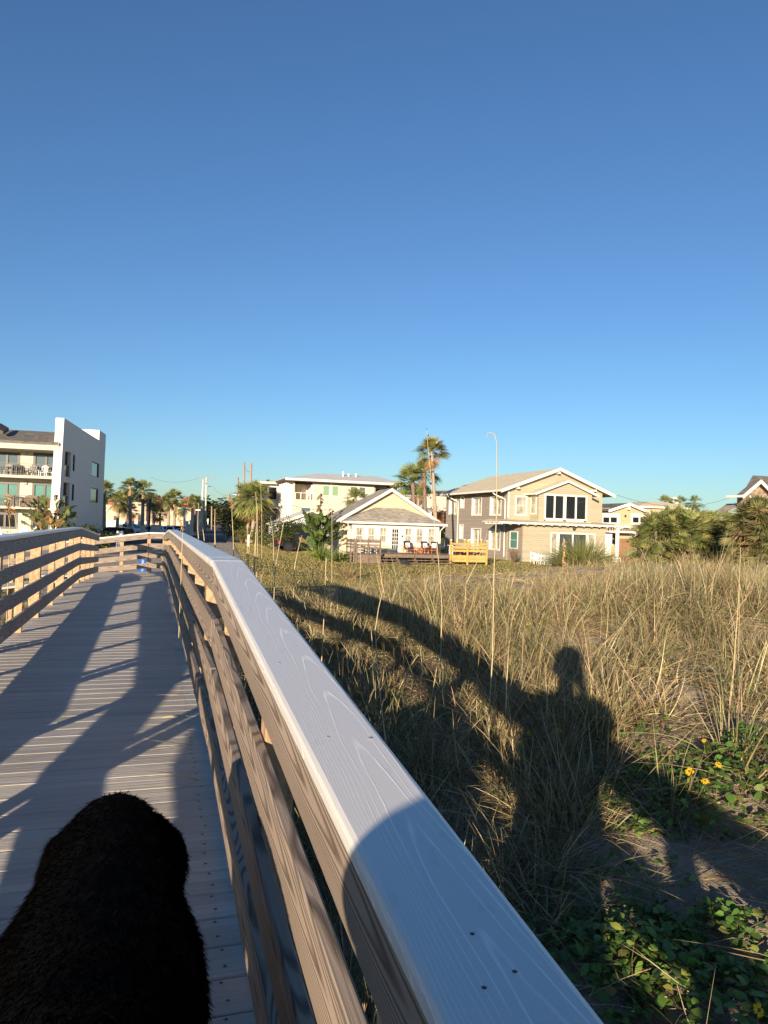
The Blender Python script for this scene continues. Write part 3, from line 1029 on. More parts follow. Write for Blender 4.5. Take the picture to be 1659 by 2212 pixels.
# ------------------------------------------------------------------ buildings
class Fr:
    """frame of a building: u along the front, v inwards, z up; measures pixels on its planes"""
    def __init__(self, px, py, D, ang, z0=0.0):
        p = W(px, py, D)
        self.o = Vector((p.x, p.y, z0)); self.ang = ang
        self.u = Vector((math.cos(ang), math.sin(ang), 0)); self.v = Vector((-math.sin(ang), math.cos(ang), 0))

    def uz(self, p, v=0.0):
        d = ray(*p); o = self.o + self.v * v
        t = (o - EYE).dot(self.v) / d.dot(self.v)
        q = EYE + d * t - self.o
        return q.dot(self.u), q.z

    def vz(self, p, u=0.0):
        d = ray(*p); o = self.o + self.u * u
        t = (o - EYE).dot(self.u) / d.dot(self.u)
        q = EYE + d * t - self.o
        return q.dot(self.v), q.z

    def rect(self, Z, x0, y0, x1, y1, v=0.0):
        ym, xm = (y0 + y1) / 2, (x0 + x1) / 2
        return (self.uz(Z(x0, ym), v)[0], self.uz(Z(x1, ym), v)[0], self.uz(Z(xm, y1), v)[1], self.uz(Z(xm, y0), v)[1])

    def srect(self, Z, x0, y0, x1, y1, u=0.0):
        ym, xm = (y0 + y1) / 2, (x0 + x1) / 2
        a, b = self.vz(Z(x0, ym), u)[0], self.vz(Z(x1, ym), u)[0]
        return (min(a, b), max(a, b), self.vz(Z(xm, y1), u)[1], self.vz(Z(xm, y0), u)[1])


def house(name, label, cat, fr, group=None):
    return thing(name, label, cat, fr.o, fr.ang, group)


def wall_u(m, u0, u1, z0, z1, v0, v1, holes=()):
    us = sorted({u0, u1, *[h[0] for h in holes], *[h[1] for h in holes]})
    zs = sorted({z0, z1, *[h[2] for h in holes], *[h[3] for h in holes]})
    us = [u for u in us if u0 <= u <= u1]; zs = [z for z in zs if z0 <= z <= z1]
    for a, b in zip(us, us[1:]):
        for c, d in zip(zs, zs[1:]):
            um, zm = (a + b) / 2, (c + d) / 2
            if any(h[0] < um < h[1] and h[2] < zm < h[3] for h in holes): continue
            m.box(a, b, v0, v1, c, d)
    return m


def wall_v(m, v0, v1, z0, z1, u0, u1, holes=()):
    vs = sorted({v0, v1, *[h[0] for h in holes], *[h[1] for h in holes]})
    zs = sorted({z0, z1, *[h[2] for h in holes], *[h[3] for h in holes]})
    for a, b in zip(vs, vs[1:]):
        for c, d in zip(zs, zs[1:]):
            um, zm = (a + b) / 2, (c + d) / 2
            if any(h[0] < um < h[1] and h[2] < zm < h[3] for h in holes): continue
            m.box(u0, u1, a, b, c, d)
    return m


def window(par, r, v, side='u', glass='glass_dark', frame='white_trim', fw=0.09, nx=1, nz=2, proud=0.05, depth=0.0, name='window', bars=0.04, fd=0.06):
    """frame with bars, pane behind it. side u: in the plane v, facing -v; side v: in the plane u, facing -u (u = v argument); '+': facing +u"""
    a0, a1, z0, z1 = r
    m = MB(); g = MB()
    def bx(mb, a, b, c, d, n0, n1):
        if side == 'u': mb.box(a, b, v - n1, v - n0, c, d)
        elif side == 'v': mb.box(v - n1, v - n0, a, b, c, d)
        else: mb.box(v + n0, v + n1, a, b, c, d)
    p = proud
    bx(m, a0, a0 + fw, z0, z1, p - fd, p); bx(m, a1 - fw, a1, z0, z1, p - fd, p)
    bx(m, a0 + fw, a1 - fw, z1 - fw, z1, p - fd, p); bx(m, a0 + fw, a1 - fw, z0, z0 + fw, p - fd, p)
    w, h = a1 - a0 - 2 * fw, z1 - z0 - 2 * fw
    for i in range(1, nx):
        c = a0 + fw + w * i / nx
        bx(m, c - bars / 2, c + bars / 2, z0 + fw, z1 - fw, p - fd, p - 0.012)
    for j in range(1, nz):
        c = z0 + fw + h * j / nz
        bx(m, a0 + fw, a1 - fw, c - bars / 2, c + bars / 2, p - fd, p - 0.015)
    f = m.build(name, frame, par)
    bx(g, a0 + fw * .8, a1 - fw * .8, z0 + fw * .8, z1 - fw * .8, p - fd - 0.03, p - fd + 0.012)
    g.build('pane', glass, f)
    return f


def pipe(par, pts, r=0.05, mat='white_trim', name='downpipe'):
    return MB().tube(pts, r, 8).build(name, mat, par, smooth=False)


# ---- small yellow cottage ------------------------------------------------------------------
ZA = zoomer(1280, 1900, 3.0722)
ct = Fr(*ZA(385, 935), 59.0, PSI)
ht = house('cottage', 'small yellow cottage with white sun porch under a grey shingle roof', 'house', ct)
PD = 1.7                                   # depth of the porch
uR = ct.uz(ZA(1462, 800))[0]
zdeck = ct.uz(ZA(925, 948))[1]
zeave = ct.uz(ZA(925, 603))[1]
R = lambda *a: ct.rect(ZA, *a)
wins = [R(433, 636, 530, 845), R(581, 640, 678, 842), R(726, 640, 824, 842), R(1035, 647, 1130, 845), R(1173, 652, 1267, 848), R(1318, 652, 1412, 850)]
door = R(866, 645, 990, 946)
holes = [(w[0] + .04, w[1] - .04, w[2] + .04, w[3] - .04) for w in wins] + [door]
sill = min(w[2] for w in wins) - 0.12
m = wall_u(MB(), 0, uR, sill, zeave, 0, 0.14, holes)
m.build('porch_wall', 'white_paint', ht)
m = MB()
wall_u(m, 0, uR, -0.1, sill, 0.012, 0.14, [door])
m.build('porch_base', 'siding_yellow', ht)
m = MB()
sw = [(0.35, 0.75, zdeck + 0.9, zeave - 0.25), (0.95, 1.35, zdeck + 0.9, zeave - 0.25)]
wall_v(m, 0.145, PD, -0.1, zeave, 0.0, 0.12, sw)
m.build('porch_side', 'white_paint', ht)
wall_v(MB(), 0.145, PD, -0.1, zeave, uR - 0.12, uR, []).build('porch_side', 'white_paint', ht)
for s in sw: window(ht, s, 0.0, 'v', 'glass_curtain', fw=.06, proud=.03)
for w in wins:
    f = window(ht, w, 0.0, 'u', 'glass_curtain', fw=.085, nx=1, nz=2, proud=.045)
    c = (w[0] + w[1]) / 2; zm = (w[2] + w[3]) / 2
    MB().box(c - .013, c + .013, -.033, .0, zm + .02, w[3] - .085).build('bar', 'white_trim', f)
# door with fifteen lights
d = MB()
d0, d1, dz0, dz1 = door
gr = R(884, 664, 962, 908)
wall_u(d, d0 + .06, d1 - .06, dz0 + .03, dz1 - .06, -0.02, 0.03, [gr])
dd = d.build('door', 'white_paint', ht)
window(dd, gr, 0.0, 'u', 'glass_dark', fw=.02, nx=3, nz=5, proud=.012, fd=.03, bars=.045, name='light')
MB().ball((d1 - .16, -.05, dz0 + 1.0), .035).build('handle', 'dark_metal', dd, smooth=True)
m = MB().box(d0 - .06, d0 + .06, -.035, .10, dz0, dz1 + .07).box(d1 - .06, d1 + .06, -.035, .10, dz0, dz1 + .07).box(d0 + .06, d1 - .06, -.035, .10, dz1 - .06, dz1 + .07)
m.build('door_frame', 'white_trim', ht)
bx = R(1003, 742, 1018, 765)
MB().box(bx[0], bx[1], -.05, -.002, bx[2], bx[3]).build('lamp_box', 'dark_metal', ht)
# main gable wall behind the porch
uL = ct.uz(ZA(240, 800), PD)[0]
apex_u, apex_z = ct.uz(ZA(877, 165), PD - 0.5)
eL = ct.uz(ZA(190, 556), PD - 0.5); eR = ct.uz(ZA(1520, 590), PD - 0.5)
uRm = eR[0] - 0.35
ez = (eL[1] + eR[1]) / 2 - 0.1
pit = (apex_z - ez) / (eR[0] - eL[0]) * 2
mid = (eL[0] + eR[0]) / 2
zw = ez + (uL - eL[0]) * pit
zwr = ez + (eR[0] - uRm) * pit
m = MB().prism([(uL, -.1), (uRm, -.1), (uRm, zwr - .16), (mid, apex_z - .2), (uL, zw - .16)], 'y', PD, PD + .2)
m.build('gable_wall', 'siding_yellow', ht)
# white wall strip in the shade of the porch on the right and corner trims
MB().box(uR + .02, uRm + .01, PD - .02, PD - .004, -.05, zeave - .1).build('side_panel', 'white_boards', ht)
MB().box(uRm - .12, uRm + .03, PD - .05, PD - .022, -.05, zwr - .2).build('corner_trim', 'white_trim', ht)
MB().box(uL - .03, uL + .13, PD - .035, PD - .002, -.05, zw - .2).build('corner_trim', 'white_trim', ht)
DEP = 6.0
m = MB()
lw = [(PD + 0.9, PD + 1.75, zdeck + .75, zw - .55), (PD + 2.0, PD + 2.85, zdeck + .75, zw - .55)]
wall_v(m, PD + .2, PD + DEP - .3, -.1, zw - .16, uL, uL + .18, lw)
m.box(uRm - .18, uRm, PD + .2, PD + DEP - .3, -.1, zwr - .16)
m.box(uL + .18, uRm - .18, PD + DEP - .5, PD + DEP - .3, -.1, min(zw, zwr) - .16)
m.build('side_wall', 'siding_yellow', ht)
for w in lw: window(ht, w, uL, 'v', 'glass_curtain', proud=.04)
# roof: gable in front, hipped at the back
f0 = PD - 0.5; bk = PD + DEP
th = 0.16
rb = bk - (mid - eL[0]) * .62
m = MB()
m.slab([(eL[0], f0, ez), (mid, f0, apex_z), (mid, rb, apex_z), (eL[0], bk, ez)], th)
m.slab([(mid, f0, apex_z), (eR[0], f0, ez), (eR[0], bk, ez), (mid, rb, apex_z)], th)
m.slab([(eL[0], bk, ez), (mid, rb, apex_z), (eR[0], bk, ez)], th)
m.build('roof', 'roof_grey', ht)
bw_ = 0.26
m = MB()
for (ua, za), (ub, zb) in (((eL[0] - .02, ez), (mid, apex_z)), ((mid, apex_z), (eR[0] + .02, ez))):
    m.prism([(ua, za - bw_), (ub, zb - bw_), (ub, zb + .03), (ua, za + .03)], 'y', f0 - .06, f0 - .003)
m.box(eL[0] - .05, eL[0] - .003, f0 - .05, bk, ez - .2, ez + .02)
m.build('barge_board', 'white_trim', ht)
# porch roof: hipped, against the gable
pl = ct.uz(ZA(318, 598), -0.45)[0]; pr_ = ct.uz(ZA(1558, 620), -0.45)[0]
tz = ct.uz(ZA(860, 405), PD)[1]
tl = ct.uz(ZA(680, 402), PD)[0]; trr = ct.uz(ZA(1022, 410), PD)[0]
zl = zeave + .12
m = MB()
m.slab([(pl, -.45, zl), (pr_, -.45, zl), (trr, PD - .004, tz), (tl, PD - .004, tz)], .1)
m.slab([(pl, PD - .004, zl + .05), (pl, -.45, zl), (tl, PD - .004, tz)], .1)
m.slab([(pr_, -.45, zl), (pr_, PD - .004, zl + .05), (trr, PD - .004, tz)], .1)
m.build('porch_roof', 'roof_grey', ht)
m = MB().box(pl - .04, pr_ + .04, -.56, -.455, zl - .17, zl + .0).box(pl - .08, pl - .004, -.45, PD - .05, zl - .15, zl)
m.build('gutter', 'white_trim', ht)
MB().box(pl + .02, pr_ - .02, -.44, -.003, zl - .19, zl - .15).build('soffit', 'white_trim', ht)
pipe(ht, [(pl + .12, -.5, zl - .1), (pl + .3, -.3, zl - .45), (0.02, -.06, zl - .7), (0.02, -.06, zdeck)], .05)
pipe(ht, [(pr_ - .1, -.5, zl - .1), (pr_ - .3, -.3, zl - .35), (uR + .07, -.06, zl - .6), (uR + .07, -.06, zdeck - .6)], .05)
pipe(ht, [(pr_ + .1, .9, zl - .2), (uRm - .05, PD - .2, zl - .6), (uRm - .05, PD - .1, 0)], .05)

# ---- wooden deck in front of the cottage -----------------------------------------------------
dk = house('wood_deck', 'low weathered wooden deck with board steps in front of the yellow cottage', 'deck', ct)
dU0 = ct.uz(ZA(440, 1000), -4.0)[0]; dU1 = ct.uz(ZA(1640, 1000), -3.6)[0]
zd = zdeck - 0.02
m = MB()
nb = 26
for i in range(nb):
    v0 = -3.6 + i * (3.55 / nb)
    m.box(dU0 + 2.0, dU1 + 1.8, v0, v0 + 3.55 / nb - .012, zd - .05, zd)
for i in range(12):
    v0 = -4.6 + i * (1.0 / 12)
m.build('deck_boards', 'old_wood', dk)
MB().box(dU0 + 2.0, dU1 + 1.8, -3.58, -3.54, zd - .22, zd - .052).build('rim_board', 'old_wood', dk)
# steps
uS0 = ct.uz(ZA(742, 1020), -4.2)[0]; uS1 = ct.uz(ZA(1620, 1040), -4.2)[0]
for i in range(3):
    zz = zd - .2 * (i + 1); v1 = -3.6 - .34 * i
    mm = MB().box(uS0, uS1, v1 - .34, v1 - .18, zz - .045, zz).box(uS0, uS1, v1 - .165, v1 - .01, zz - .045, zz)
    mm.build('step', 'old_wood', dk)
for k in range(5):
    uu = uS0 + (uS1 - uS0) * k / 4
    MB().prism([(-3.6, zd - .06), (-4.55, zd - .65), (-4.55, -.1), (-3.6, -.1)], 'x', uu - .02, uu + .02).build('stringer', 'old_wood', dk)
# the left bay with the old railing
uA = ct.uz(ZA(372, 900), -3.2)[0]; uB = ct.uz(ZA(732, 900), -4.2)[0]
m = MB()
for i in range(14):
    v0 = -4.3 + i * .3
    m.box(uA + .2, uS0 + .02, v0, v0 + .285, zd - .05, zd - .002)
m.build('platform', 'old_wood', dk)
m = MB()
for i in range(3):
    m.box(uA + .1, uB, -4.36, -4.31, zd - .06 - .21 * (i + 1), zd - .06 - .21 * i - .012)
m.build('skirt', 'old_wood', dk)
rzt = ct.uz(ZA(590, 790), -4.35)[1]
for uu, vv in ((uA, -4.3), (ct.uz(ZA(446, 900), -4.4)[0], -4.40), (ct.uz(ZA(592, 900), -4.4)[0], -4.40), (uB, -4.40), (uA + .05, -3.2), (uA + .05, -2.0)):
    MB().box(uu - .05, uu + .05, vv - .05, vv + .05, -.2, rzt).build('rail_post', 'old_wood', dk)
for i, (ya, yb) in enumerate(((797, 833), (850, 868), (885, 903))):
    z1 = ct.uz(ZA(590, ya), -4.35)[1]; z0 = ct.uz(ZA(590, yb), -4.35)[1]
    MB().box(uA, uB, -4.34, -4.30, z0, z1).build('rail_board', 'old_wood', dk)
    MB().box(uA + .0, uA + .04, -4.25, -1.9, z0, z1).build('rail_board', 'old_wood', dk)
MB().box(uA - .05, uB + .05, -4.45, -4.28, rzt, rzt + .04).build('rail_cap', 'old_wood', dk)

# yellow new railing, right end of the deck
ZB = zoomer(1780, 1850, 4.608)
yd = house('wood_railing', 'new yellow timber railing with white post caps at the deck end', 'railing', ct)
vY = -4.0
ys = [ct.uz(ZB(x, 1600), vY)[0] for x in (105, 415, 768)]
zt = ct.uz(ZB(415, 1440), vY)[1]
zb_ = ct.uz(ZB(415, 1850), vY)[1]
for uu in ys:
    p = MB().box(uu - .06, uu + .06, vY - .06, vY + .06, -.2, zt).build('post', 'new_wood', yd)
    MB().box(uu - .075, uu + .075, vY - .075, vY + .075, zt, zt + .06).build('post_cap', 'white_trim', p)
for x in (360, 450, 560, 665):
    uu = ct.uz(ZB(x, 1450), vY + 3.2)[0]
    p = MB().box(uu - .06, uu + .06, vY + 3.14, vY + 3.26, -.2, zt).build('post', 'new_wood', yd)
    MB().box(uu - .075, uu + .075, vY + 3.125, vY + 3.275, zt, zt + .06).build('post_cap', 'white_trim', p)
for a, b in ((1487, 1520), (1548, 1592), (1608, 1650)):
    z1 = ct.uz(ZB(415, a), vY)[1]; z0 = ct.uz(ZB(415, b), vY)[1]
    MB().box(ys[0] - .04, ys[2] + .04, vY + .062, vY + .1, z0, z1).build('rail_board', 'new_wood', yd)
for a, b in ((1712, 1778), (1782, 1838)):
    z1 = ct.uz(ZB(415, a), vY)[1]; z0 = ct.uz(ZB(415, b), vY)[1]
    MB().box(ys[0] - .04, ys[2] + .04, vY + .062, vY + .1, z0, z1).build('skirt_board', 'new_wood', yd)

# ---- beige two-storey house ------------------------------------------------------------------
ZC = zoomer(2080, 1850, 3.95)
hb = Fr(*ZB(1135, 1745), 70.0, PSI)
hh = house('house', 'beige two storey house with left side coloured darker for shade, gabled upper bay and long low porch roof', 'house', hb)
LV = -3.0                                     # front of the lower storey
U1 = hb.uz(ZC(1298, 700))[0]
apU, apZ = hb.uz(ZC(603, 85), -.7)
elU, elZ = hb.uz(ZB(1035, 520), -.7)
erU, erZ = hb.uz(ZC(1500, 500), -.7)
half = (erU - elU) / 2
mU = (elU + erU) / 2
eZ = (elZ + erZ) / 2
pitb = (apZ - eZ) / half
zc0 = eZ + (0 - elU) * pitb - .2; zc1 = eZ + (erU - U1) * pitb - .2
zmid = hb.uz(ZC(700, 935))[1]                  # upper wall meets the porch roof
w1 = hb.rect(ZB, 1290, 612, 1508, 975)
m = MB()
wall_u(m, 0, U1, 0, min(zc0, zc1), 0, .2, [(w1[0] + .08, w1[1] - .08, w1[2] + .08, w1[3] - .08)])
m.prism([(0, min(zc0, zc1)), (U1, min(zc0, zc1)), (U1, zc1), (mU, apZ - .25), (0, zc0)], 'y', 0, .2)
m.build('front_wall', 'siding_beige', hh)
window(hh, w1, 0.0, 'u', 'glass_curtain', fw=.13)
HD = 15.5
# left wall with deep white window reveals
SR = lambda *a: hb.srect(ZB, *a)
lws = [SR(288, 640, 350, 830), SR(500, 655, 668, 965), SR(835, 635, 1030, 965), SR(270, 1155, 330, 1395), SR(485, 1225, 655, 1560), SR(815, 1240, 1010, 1600), SR(78, 690, 205, 945)]
lws = [w for w in lws if w[1] < HD - .1]
m = wall_v(MB(), .2, HD, -.1, zc0 - .05, 0, .35, lws)
m.build('side_wall', 'siding_beige_shade', hh)
for i, w in enumerate(lws):
    f = window(hh, (w[0] + .0, w[1] - .0, w[2], w[3]), 0.18, 'v', 'glass_curtain', fw=.09, nx=2 if (w[1] - w[0]) > 1.2 else 1, nz=2, proud=.0, fd=.1)
    mm = MB()
    mm.box(-.03, .17, w[1] - .02, w[1] + .10, w[2] - .1, w[3] + .1).box(-.03, .0, w[0] - .1, w[0] - .001, w[2] - .1, w[3] + .1)
    mm.box(-.03, .17, w[0] - .0, w[1] - .021, w[3], w[3] + .1).box(-.05, .17, w[0], w[1] - .021, w[2] - .1, w[2])
    mm.build('window_casing', 'white_trim', hh)
m = MB()
m.box(U1 - .2, U1, .2, HD, -.1, zc1 - .05).box(.35, U1 - .2, HD - .2, HD, -.1, min(zc0, zc1))
m.build('back_wall', 'siding_beige', hh)
MB().box(-.05, .10, -.035, -.002, zmid + .2, zc0).build('corner_trim', 'white_trim', hh)
# main roof, hipped at the far end
rbk = hb.vz(ZB(840, 257), mU)[0]
rbk = min(max(rbk, 6.0), HD + .4)
bkv = HD + .7
m = MB()
m.slab([(elU, -.7, eZ), (mU, -.7, apZ), (mU, rbk, apZ), (elU, bkv, eZ)], .15)
m.slab([(mU, -.7, apZ), (erU, -.7, eZ), (erU, bkv, eZ), (mU, rbk, apZ)], .15)
m.slab([(elU, bkv, eZ), (mU, rbk, apZ), (erU, bkv, eZ)], .15)
m.build('roof', 'roof_tan', hh)
m = MB()
for (ua, za), (ub, zb) in (((elU - .02, eZ), (mU, apZ)), ((mU, apZ), (erU + .02, eZ))):
    m.prism([(ua, za - .28), (ub, zb - .28), (ub, zb + .04), (ua, za + .04)], 'y', -.78, -.703)
m.box(elU - .06, elU - .003, -.7, bkv, eZ - .17, eZ + .02).box(erU + .003, erU + .08, -.7, bkv, eZ - .17, eZ + .02)
m.build('barge_board', 'white_trim', hh)
for uu in (elU + .55 * half * .55, mU, erU - .35 * half):
    zz = apZ - abs(uu - mU) * pitb - .42
    MB().box(uu - .1, uu + .1, -.66, -.002, zz - .16, zz + .04).build('eave_bracket', 'white_trim', hh)
# upper bay
bv = -1.7
bR = lambda *a: hb.rect(ZC, *a, bv)
b0 = hb.uz(ZC(297, 700), bv)[0]; b1 = hb.uz(ZC(1133, 700), bv)[0]
bax, baz = hb.uz(ZC(770, 283), bv - .45)
bel = hb.uz(ZC(250, 492), bv - .45); ber = hb.uz(ZC(1258, 512), bv - .45)
bez = (bel[1] + ber[1]) / 2
bax = (bel[0] + ber[0]) / 2
bp = (baz - bez) / (bax - bel[0])
gw = bR(383, 510, 1056, 932)
zbw = bez + (b0 - bel[0]) * bp - .14
zb0 = zmid - .35
m = wall_u(MB(), b0, b1, zb0, zbw, bv, bv + .16, [gw])
m.prism([(b0, zbw), (b1, zbw), (bax, baz - .16)], 'y', bv, bv + .16)
sh_ = hb.srect(ZC, 165, 525, 262, 820, b0)
m.build('bay_front', 'siding_beige', hh)
m = wall_v(MB(), bv + .16, -.002, zb0, zbw, b0, b0 + .15, [sh_])
wall_v(m, bv + .16, -.002, zb0, zbw, b1 - .15, b1, [])
m.build('bay_side', 'siding_beige', hh)
window(hh, sh_, b0 + .02, 'v', 'glass_curtain', fw=.12, proud=.06)
window(hh, (bv + .5, bv + 1.3, sh_[2], sh_[3]), b1 - .02, '+', 'glass_curtain', fw=.1, proud=.06)
cu_ = (bR(400, 550, 700, 880)[1])
g0, g1, g2, g3 = gw
window(hh, (g0, cu_ + .03, g2 + .12, g3), bv, 'u', 'glass_dark', fw=.15, nx=2, nz=1, bars=.16, proud=.06, fd=.1)
window(hh, (cu_ + .032, g1, g2 + .12, g3), bv, 'u', 'glass_dark', fw=.15, nx=2, nz=1, bars=.16, proud=.06, fd=.1)
m = MB()
for s in (0, 1):
    m.box(bR(395 + 330 * s, 878, 400, 905)[0], bR(395, 878, 670 + 330 * s, 905)[1], bv - .10, bv - .062, g2 + .02, g2 + .13)
m.build('window_sill', 'white_trim', hh)
m = MB()
m.slab([(bel[0], bv - .45, bez), (bax, bv - .45, baz), (bax, -.004, baz), (bel[0], -.004, bez)], .1)
m.slab([(bax, bv - .45, baz), (ber[0], bv - .45, bez), (ber[0], -.004, bez), (bax, -.004, baz)], .1)
m.build('bay_roof', 'roof_tan', hh)
m = MB()
for (ua, za), (ub, zb) in (((bel[0], bez), (bax, baz)), ((bax, baz), (ber[0], bez))):
    m.prism([(ua, za - .2), (ub, zb - .2), (ub, zb + .03), (ua, za + .03)], 'y', bv - .51, bv - .453)
m.box(bel[0] - .05, bel[0] - .002, bv - .45, -.01, bez - .17, bez + .01)
m.build('bay_barge', 'white_trim', hh)
# lower storey, standing forward
l0 = hb.uz(ZB(1430, 1500), LV)[0]; l1 = hb.uz(ZC(1348, 1300), LV)[0]
eF = hb.uz(ZC(700, 985), LV - .8)
zlow = eF[1] + .12
sg = hb.rect(ZC, 476, 1110, 1187, 1560, LV)
wl = hb.srect(ZB, 1195, 1265, 1345, 1590, l0)
m = wall_u(MB(), l0, l1, -.1, zlow, LV, LV + .16, [sg])
m.build('lower_wall', 'siding_beige', hh)
m = wall_v(MB(), LV + .16, -.002, -.1, zlow + .1, l0, l0 + .16, [wl])
m.build('lower_side', 'siding_beige_shade', hh)
window(hh, wl, l0, 'v', 'glass_teal', fw=.1, proud=.05)
MB().box(l0 - .02, l0 + .1, LV - .03, LV - .002, -.1, zlow - .05).build('corner_trim', 'siding_beige', hh)
s0, s1, s2, s3 = sg
a = hb.rect(ZC, 595, 1110, 1060, 1500, LV)
window(hh, (s0, a[0], s2, s3), LV, 'u', 'glass_curtain', fw=.12, nz=1, proud=.06, fd=.1)
window(hh, (a[0] + .002, a[1], s2, s3), LV, 'u', 'glass_deck', fw=.15, nx=2, nz=1, bars=.14, proud=.06, fd=.1, name='sliding_door')
window(hh, (a[1] + .002, s1, s2, s3), LV, 'u', 'glass_curtain', fw=.12, nz=1, proud=.06, fd=.1)
# porch roof with rafter tails
pL = hb.uz(ZB(1012, 1135), LV - .8)[0]; pR = hb.uz(ZC(1785, 1035), LV - .8)[0]
m = MB()
m.slab([(pL, LV - .8, eF[1] + .12), (pR, LV - .8, eF[1] + .12), (pR - 1.5, -.004, zmid + .05), (pL + .9, -.004, zmid + .05)], .1)
m.slab([(pL, -.004, eF[1] + .14), (pL, LV - .8, eF[1] + .12), (pL + .9, -.004, zmid + .05)], .08)
m.build('porch_roof', 'roof_tan', hh)
MB().box(pL - .04, pR + .04, LV - .86, LV - .803, eF[1] - .06, eF[1] + .1).build('fascia', 'white_trim', hh)
m = MB()
n = 17
for i in range(n):
    uu = pL + .25 + (pR - pL - .5) * i / (n - 1)
    m = MB().box(uu - .05, uu + .05, LV - .79, LV - .01, eF[1] - .14, eF[1] - .0)
    m.build('rafter_tail', 'white_trim', hh)
for i in range(4):
    vv = LV - .3 + i * .85
    MB().box(pL + .02, pL + .5, vv, vv + .1, eF[1] - .12, eF[1] + .0).build('rafter_tail', 'white_trim', hh)
MB().ball(hb.o - hb.o + Vector((hb.uz(ZC(858, 1050), LV - .5)[0], LV - .5, eF[1] - .3)), .16, .16, .13, 8, 5).build('porch_lamp', 'dark_metal', hh)
# open porch at the right with column, door panel and window
cU = hb.uz(ZC(1535, 1300), LV - .4)[0]
MB().tube([(cU, LV - .4, -.1), (cU, LV - .4, zlow - .3)], .19, 14).box(cU - .26, cU + .26, LV - .66, LV - .14, zlow - .3, zlow - .06).build('column', 'white_trim', hh, smooth=False)
pw0, pw1 = l1 + .002, pR - 1.0
rw = hb.rect(ZC, 1440, 1115, 1512, 1300, -.6)
m = wall_u(MB(), pw0, pw1, -.1, zlow, -.6, -.45, [rw])
m.build('porch_wall', 'siding_tan', hh)
window(hh, rw, -.6, 'u', 'glass_dark', fw=.08)
dp = hb.rect(ZC, 1342, 1128, 1440, 1500, LV + .5)
MB().box(dp[0], dp[1], LV + .5, LV + .56, dp[2], dp[3]).build('open_door', 'white_boards', hh)
MB().box(pw0, pR - .4, LV - .3, LV - .1, zlow - .28, zlow - .05).build('porch_beam', 'white_trim', hh)
# pipes
pz = eZ - .12
for vv in (0.25, hb.vz(ZB(262, 1000))[0]):
    pipe(hh, [(elU + .05, vv + 1.0, pz), (elU + .2, vv + .9, pz - .25), (-.08, vv + .25, pz - .75), (-.08, vv + .2, pz - 1.0), (-.08, vv + .2, 0.25)], .06)

# ---- tan house behind it -----------------------------------------------------------------------
Z5 = zoomer(2350, 1850, 2.298)
ht2 = Fr(*Z5(130, 800), 96.0, PSI)
th = house('house', 'tan gabled house with white window bands behind the beige house', 'house', ht2)
aU, aZ = ht2.uz(Z5(388, 372), -.6); lU, lZ = ht2.uz(Z5(128, 455), -.6); rU, rZ = ht2.uz(Z5(575, 452), -.6)
half_ = rU - aU
k_ = (aZ - rZ) / half_
lU = aU - half_
m = MB().prism([(lU + .6, -.1), (rU - .6, -.1), (rU - .6, rZ + .6 * k_ - .2), (aU, aZ - .2), (lU + .6, rZ + .6 * k_ - .2)], 'y', 0, .2)
m.box(lU + .6, lU + .8, .2, 12, -.1, rZ + .3).box(rU - .8, rU - .6, .2, 12, -.1, rZ + .3)
m.build('wall', 'siding_tan', th)
m = MB().slab([(lU, -.6, rZ), (aU, -.6, aZ), (aU, 13, aZ), (lU, 13, rZ)], .15).slab([(aU, -.6, aZ), (rU, -.6, rZ), (rU, 13, rZ), (aU, 13, aZ)], .15)
m.build('roof', 'roof_dark', th)
m = MB()
for (ua, za), (ub, zb) in (((lU, rZ), (aU, aZ)), ((aU, aZ), (rU, rZ))):
    m.prism([(ua, za - .35), (ub, zb - .35), (ub, zb + .04), (ua, za + .04)], 'y', -.68, -.603)
m.box(aU - .15, aU + .15, -.6, -.003, aZ - .9, aZ - .45)
m.build('barge_board', 'white_trim', th)
for x0, x1 in ((132, 295), (398, 560)):
    r = ht2.rect(Z5, x0, 468, x1, 575)
    MB().box(r[0], r[1], -.06, -.003, r[2], r[3]).build('white_band', 'white_trim', th)
for x0, x1 in ((138, 200), (206, 270), (410, 470), (478, 540)):
    window(th, ht2.rect(Z5, x0, 500, x1, 556), -.062, 'u', 'glass_dark', fw=.06, nz=1, proud=.03, fd=.028)
r = ht2.rect(Z5, 345, 480, 352, 492)
MB().ball(((r[0] + r[1]) / 2, -.02, r[2]), .18, .03, .18).build('vent', 'dark_metal', th)
r = ht2.rect(Z5, 200, 570, 450, 640, -2.0)
MB().box(r[0], r[1], -2.0, -.003, r[2] - .1, r[2] + .15).box(r[0], r[1], -2.0, -1.92, r[3] - .1, r[3]).build('balcony', 'white_trim', th)
m = MB()
for i in range(12):
    uu = r[0] + (r[1] - r[0]) * i / 11
    m = MB().box(uu - .04, uu + .04, -1.99, -1.93, r[2] + .15, r[3] - .1)
    m.build('baluster', 'dark_metal', th)
# fence of brown boards beside the porch
fz = Fr(*Z5(280, 860), 73.0, PSI)
fn = house('fence', 'brown upright board fence beside the white porch column', 'fence', fz)
r = fz.rect(Z5, 285, 700, 425, 850)
n = 13
for i in range(n):
    uu = r[0] + (r[1] - r[0]) * i / n
    MB().box(uu, uu + (r[1] - r[0]) / n * .72, 0, .03, -.1, r[3] + random.uniform(-.03, .03)).build('fence_board', 'red_wood' if i % 3 else 'old_wood', fn)
for zz in (.5, r[3] - .4):
    MB().box(r[0], r[1], .032, .08, zz, zz + .09).build('fence_rail', 'old_wood', fn)

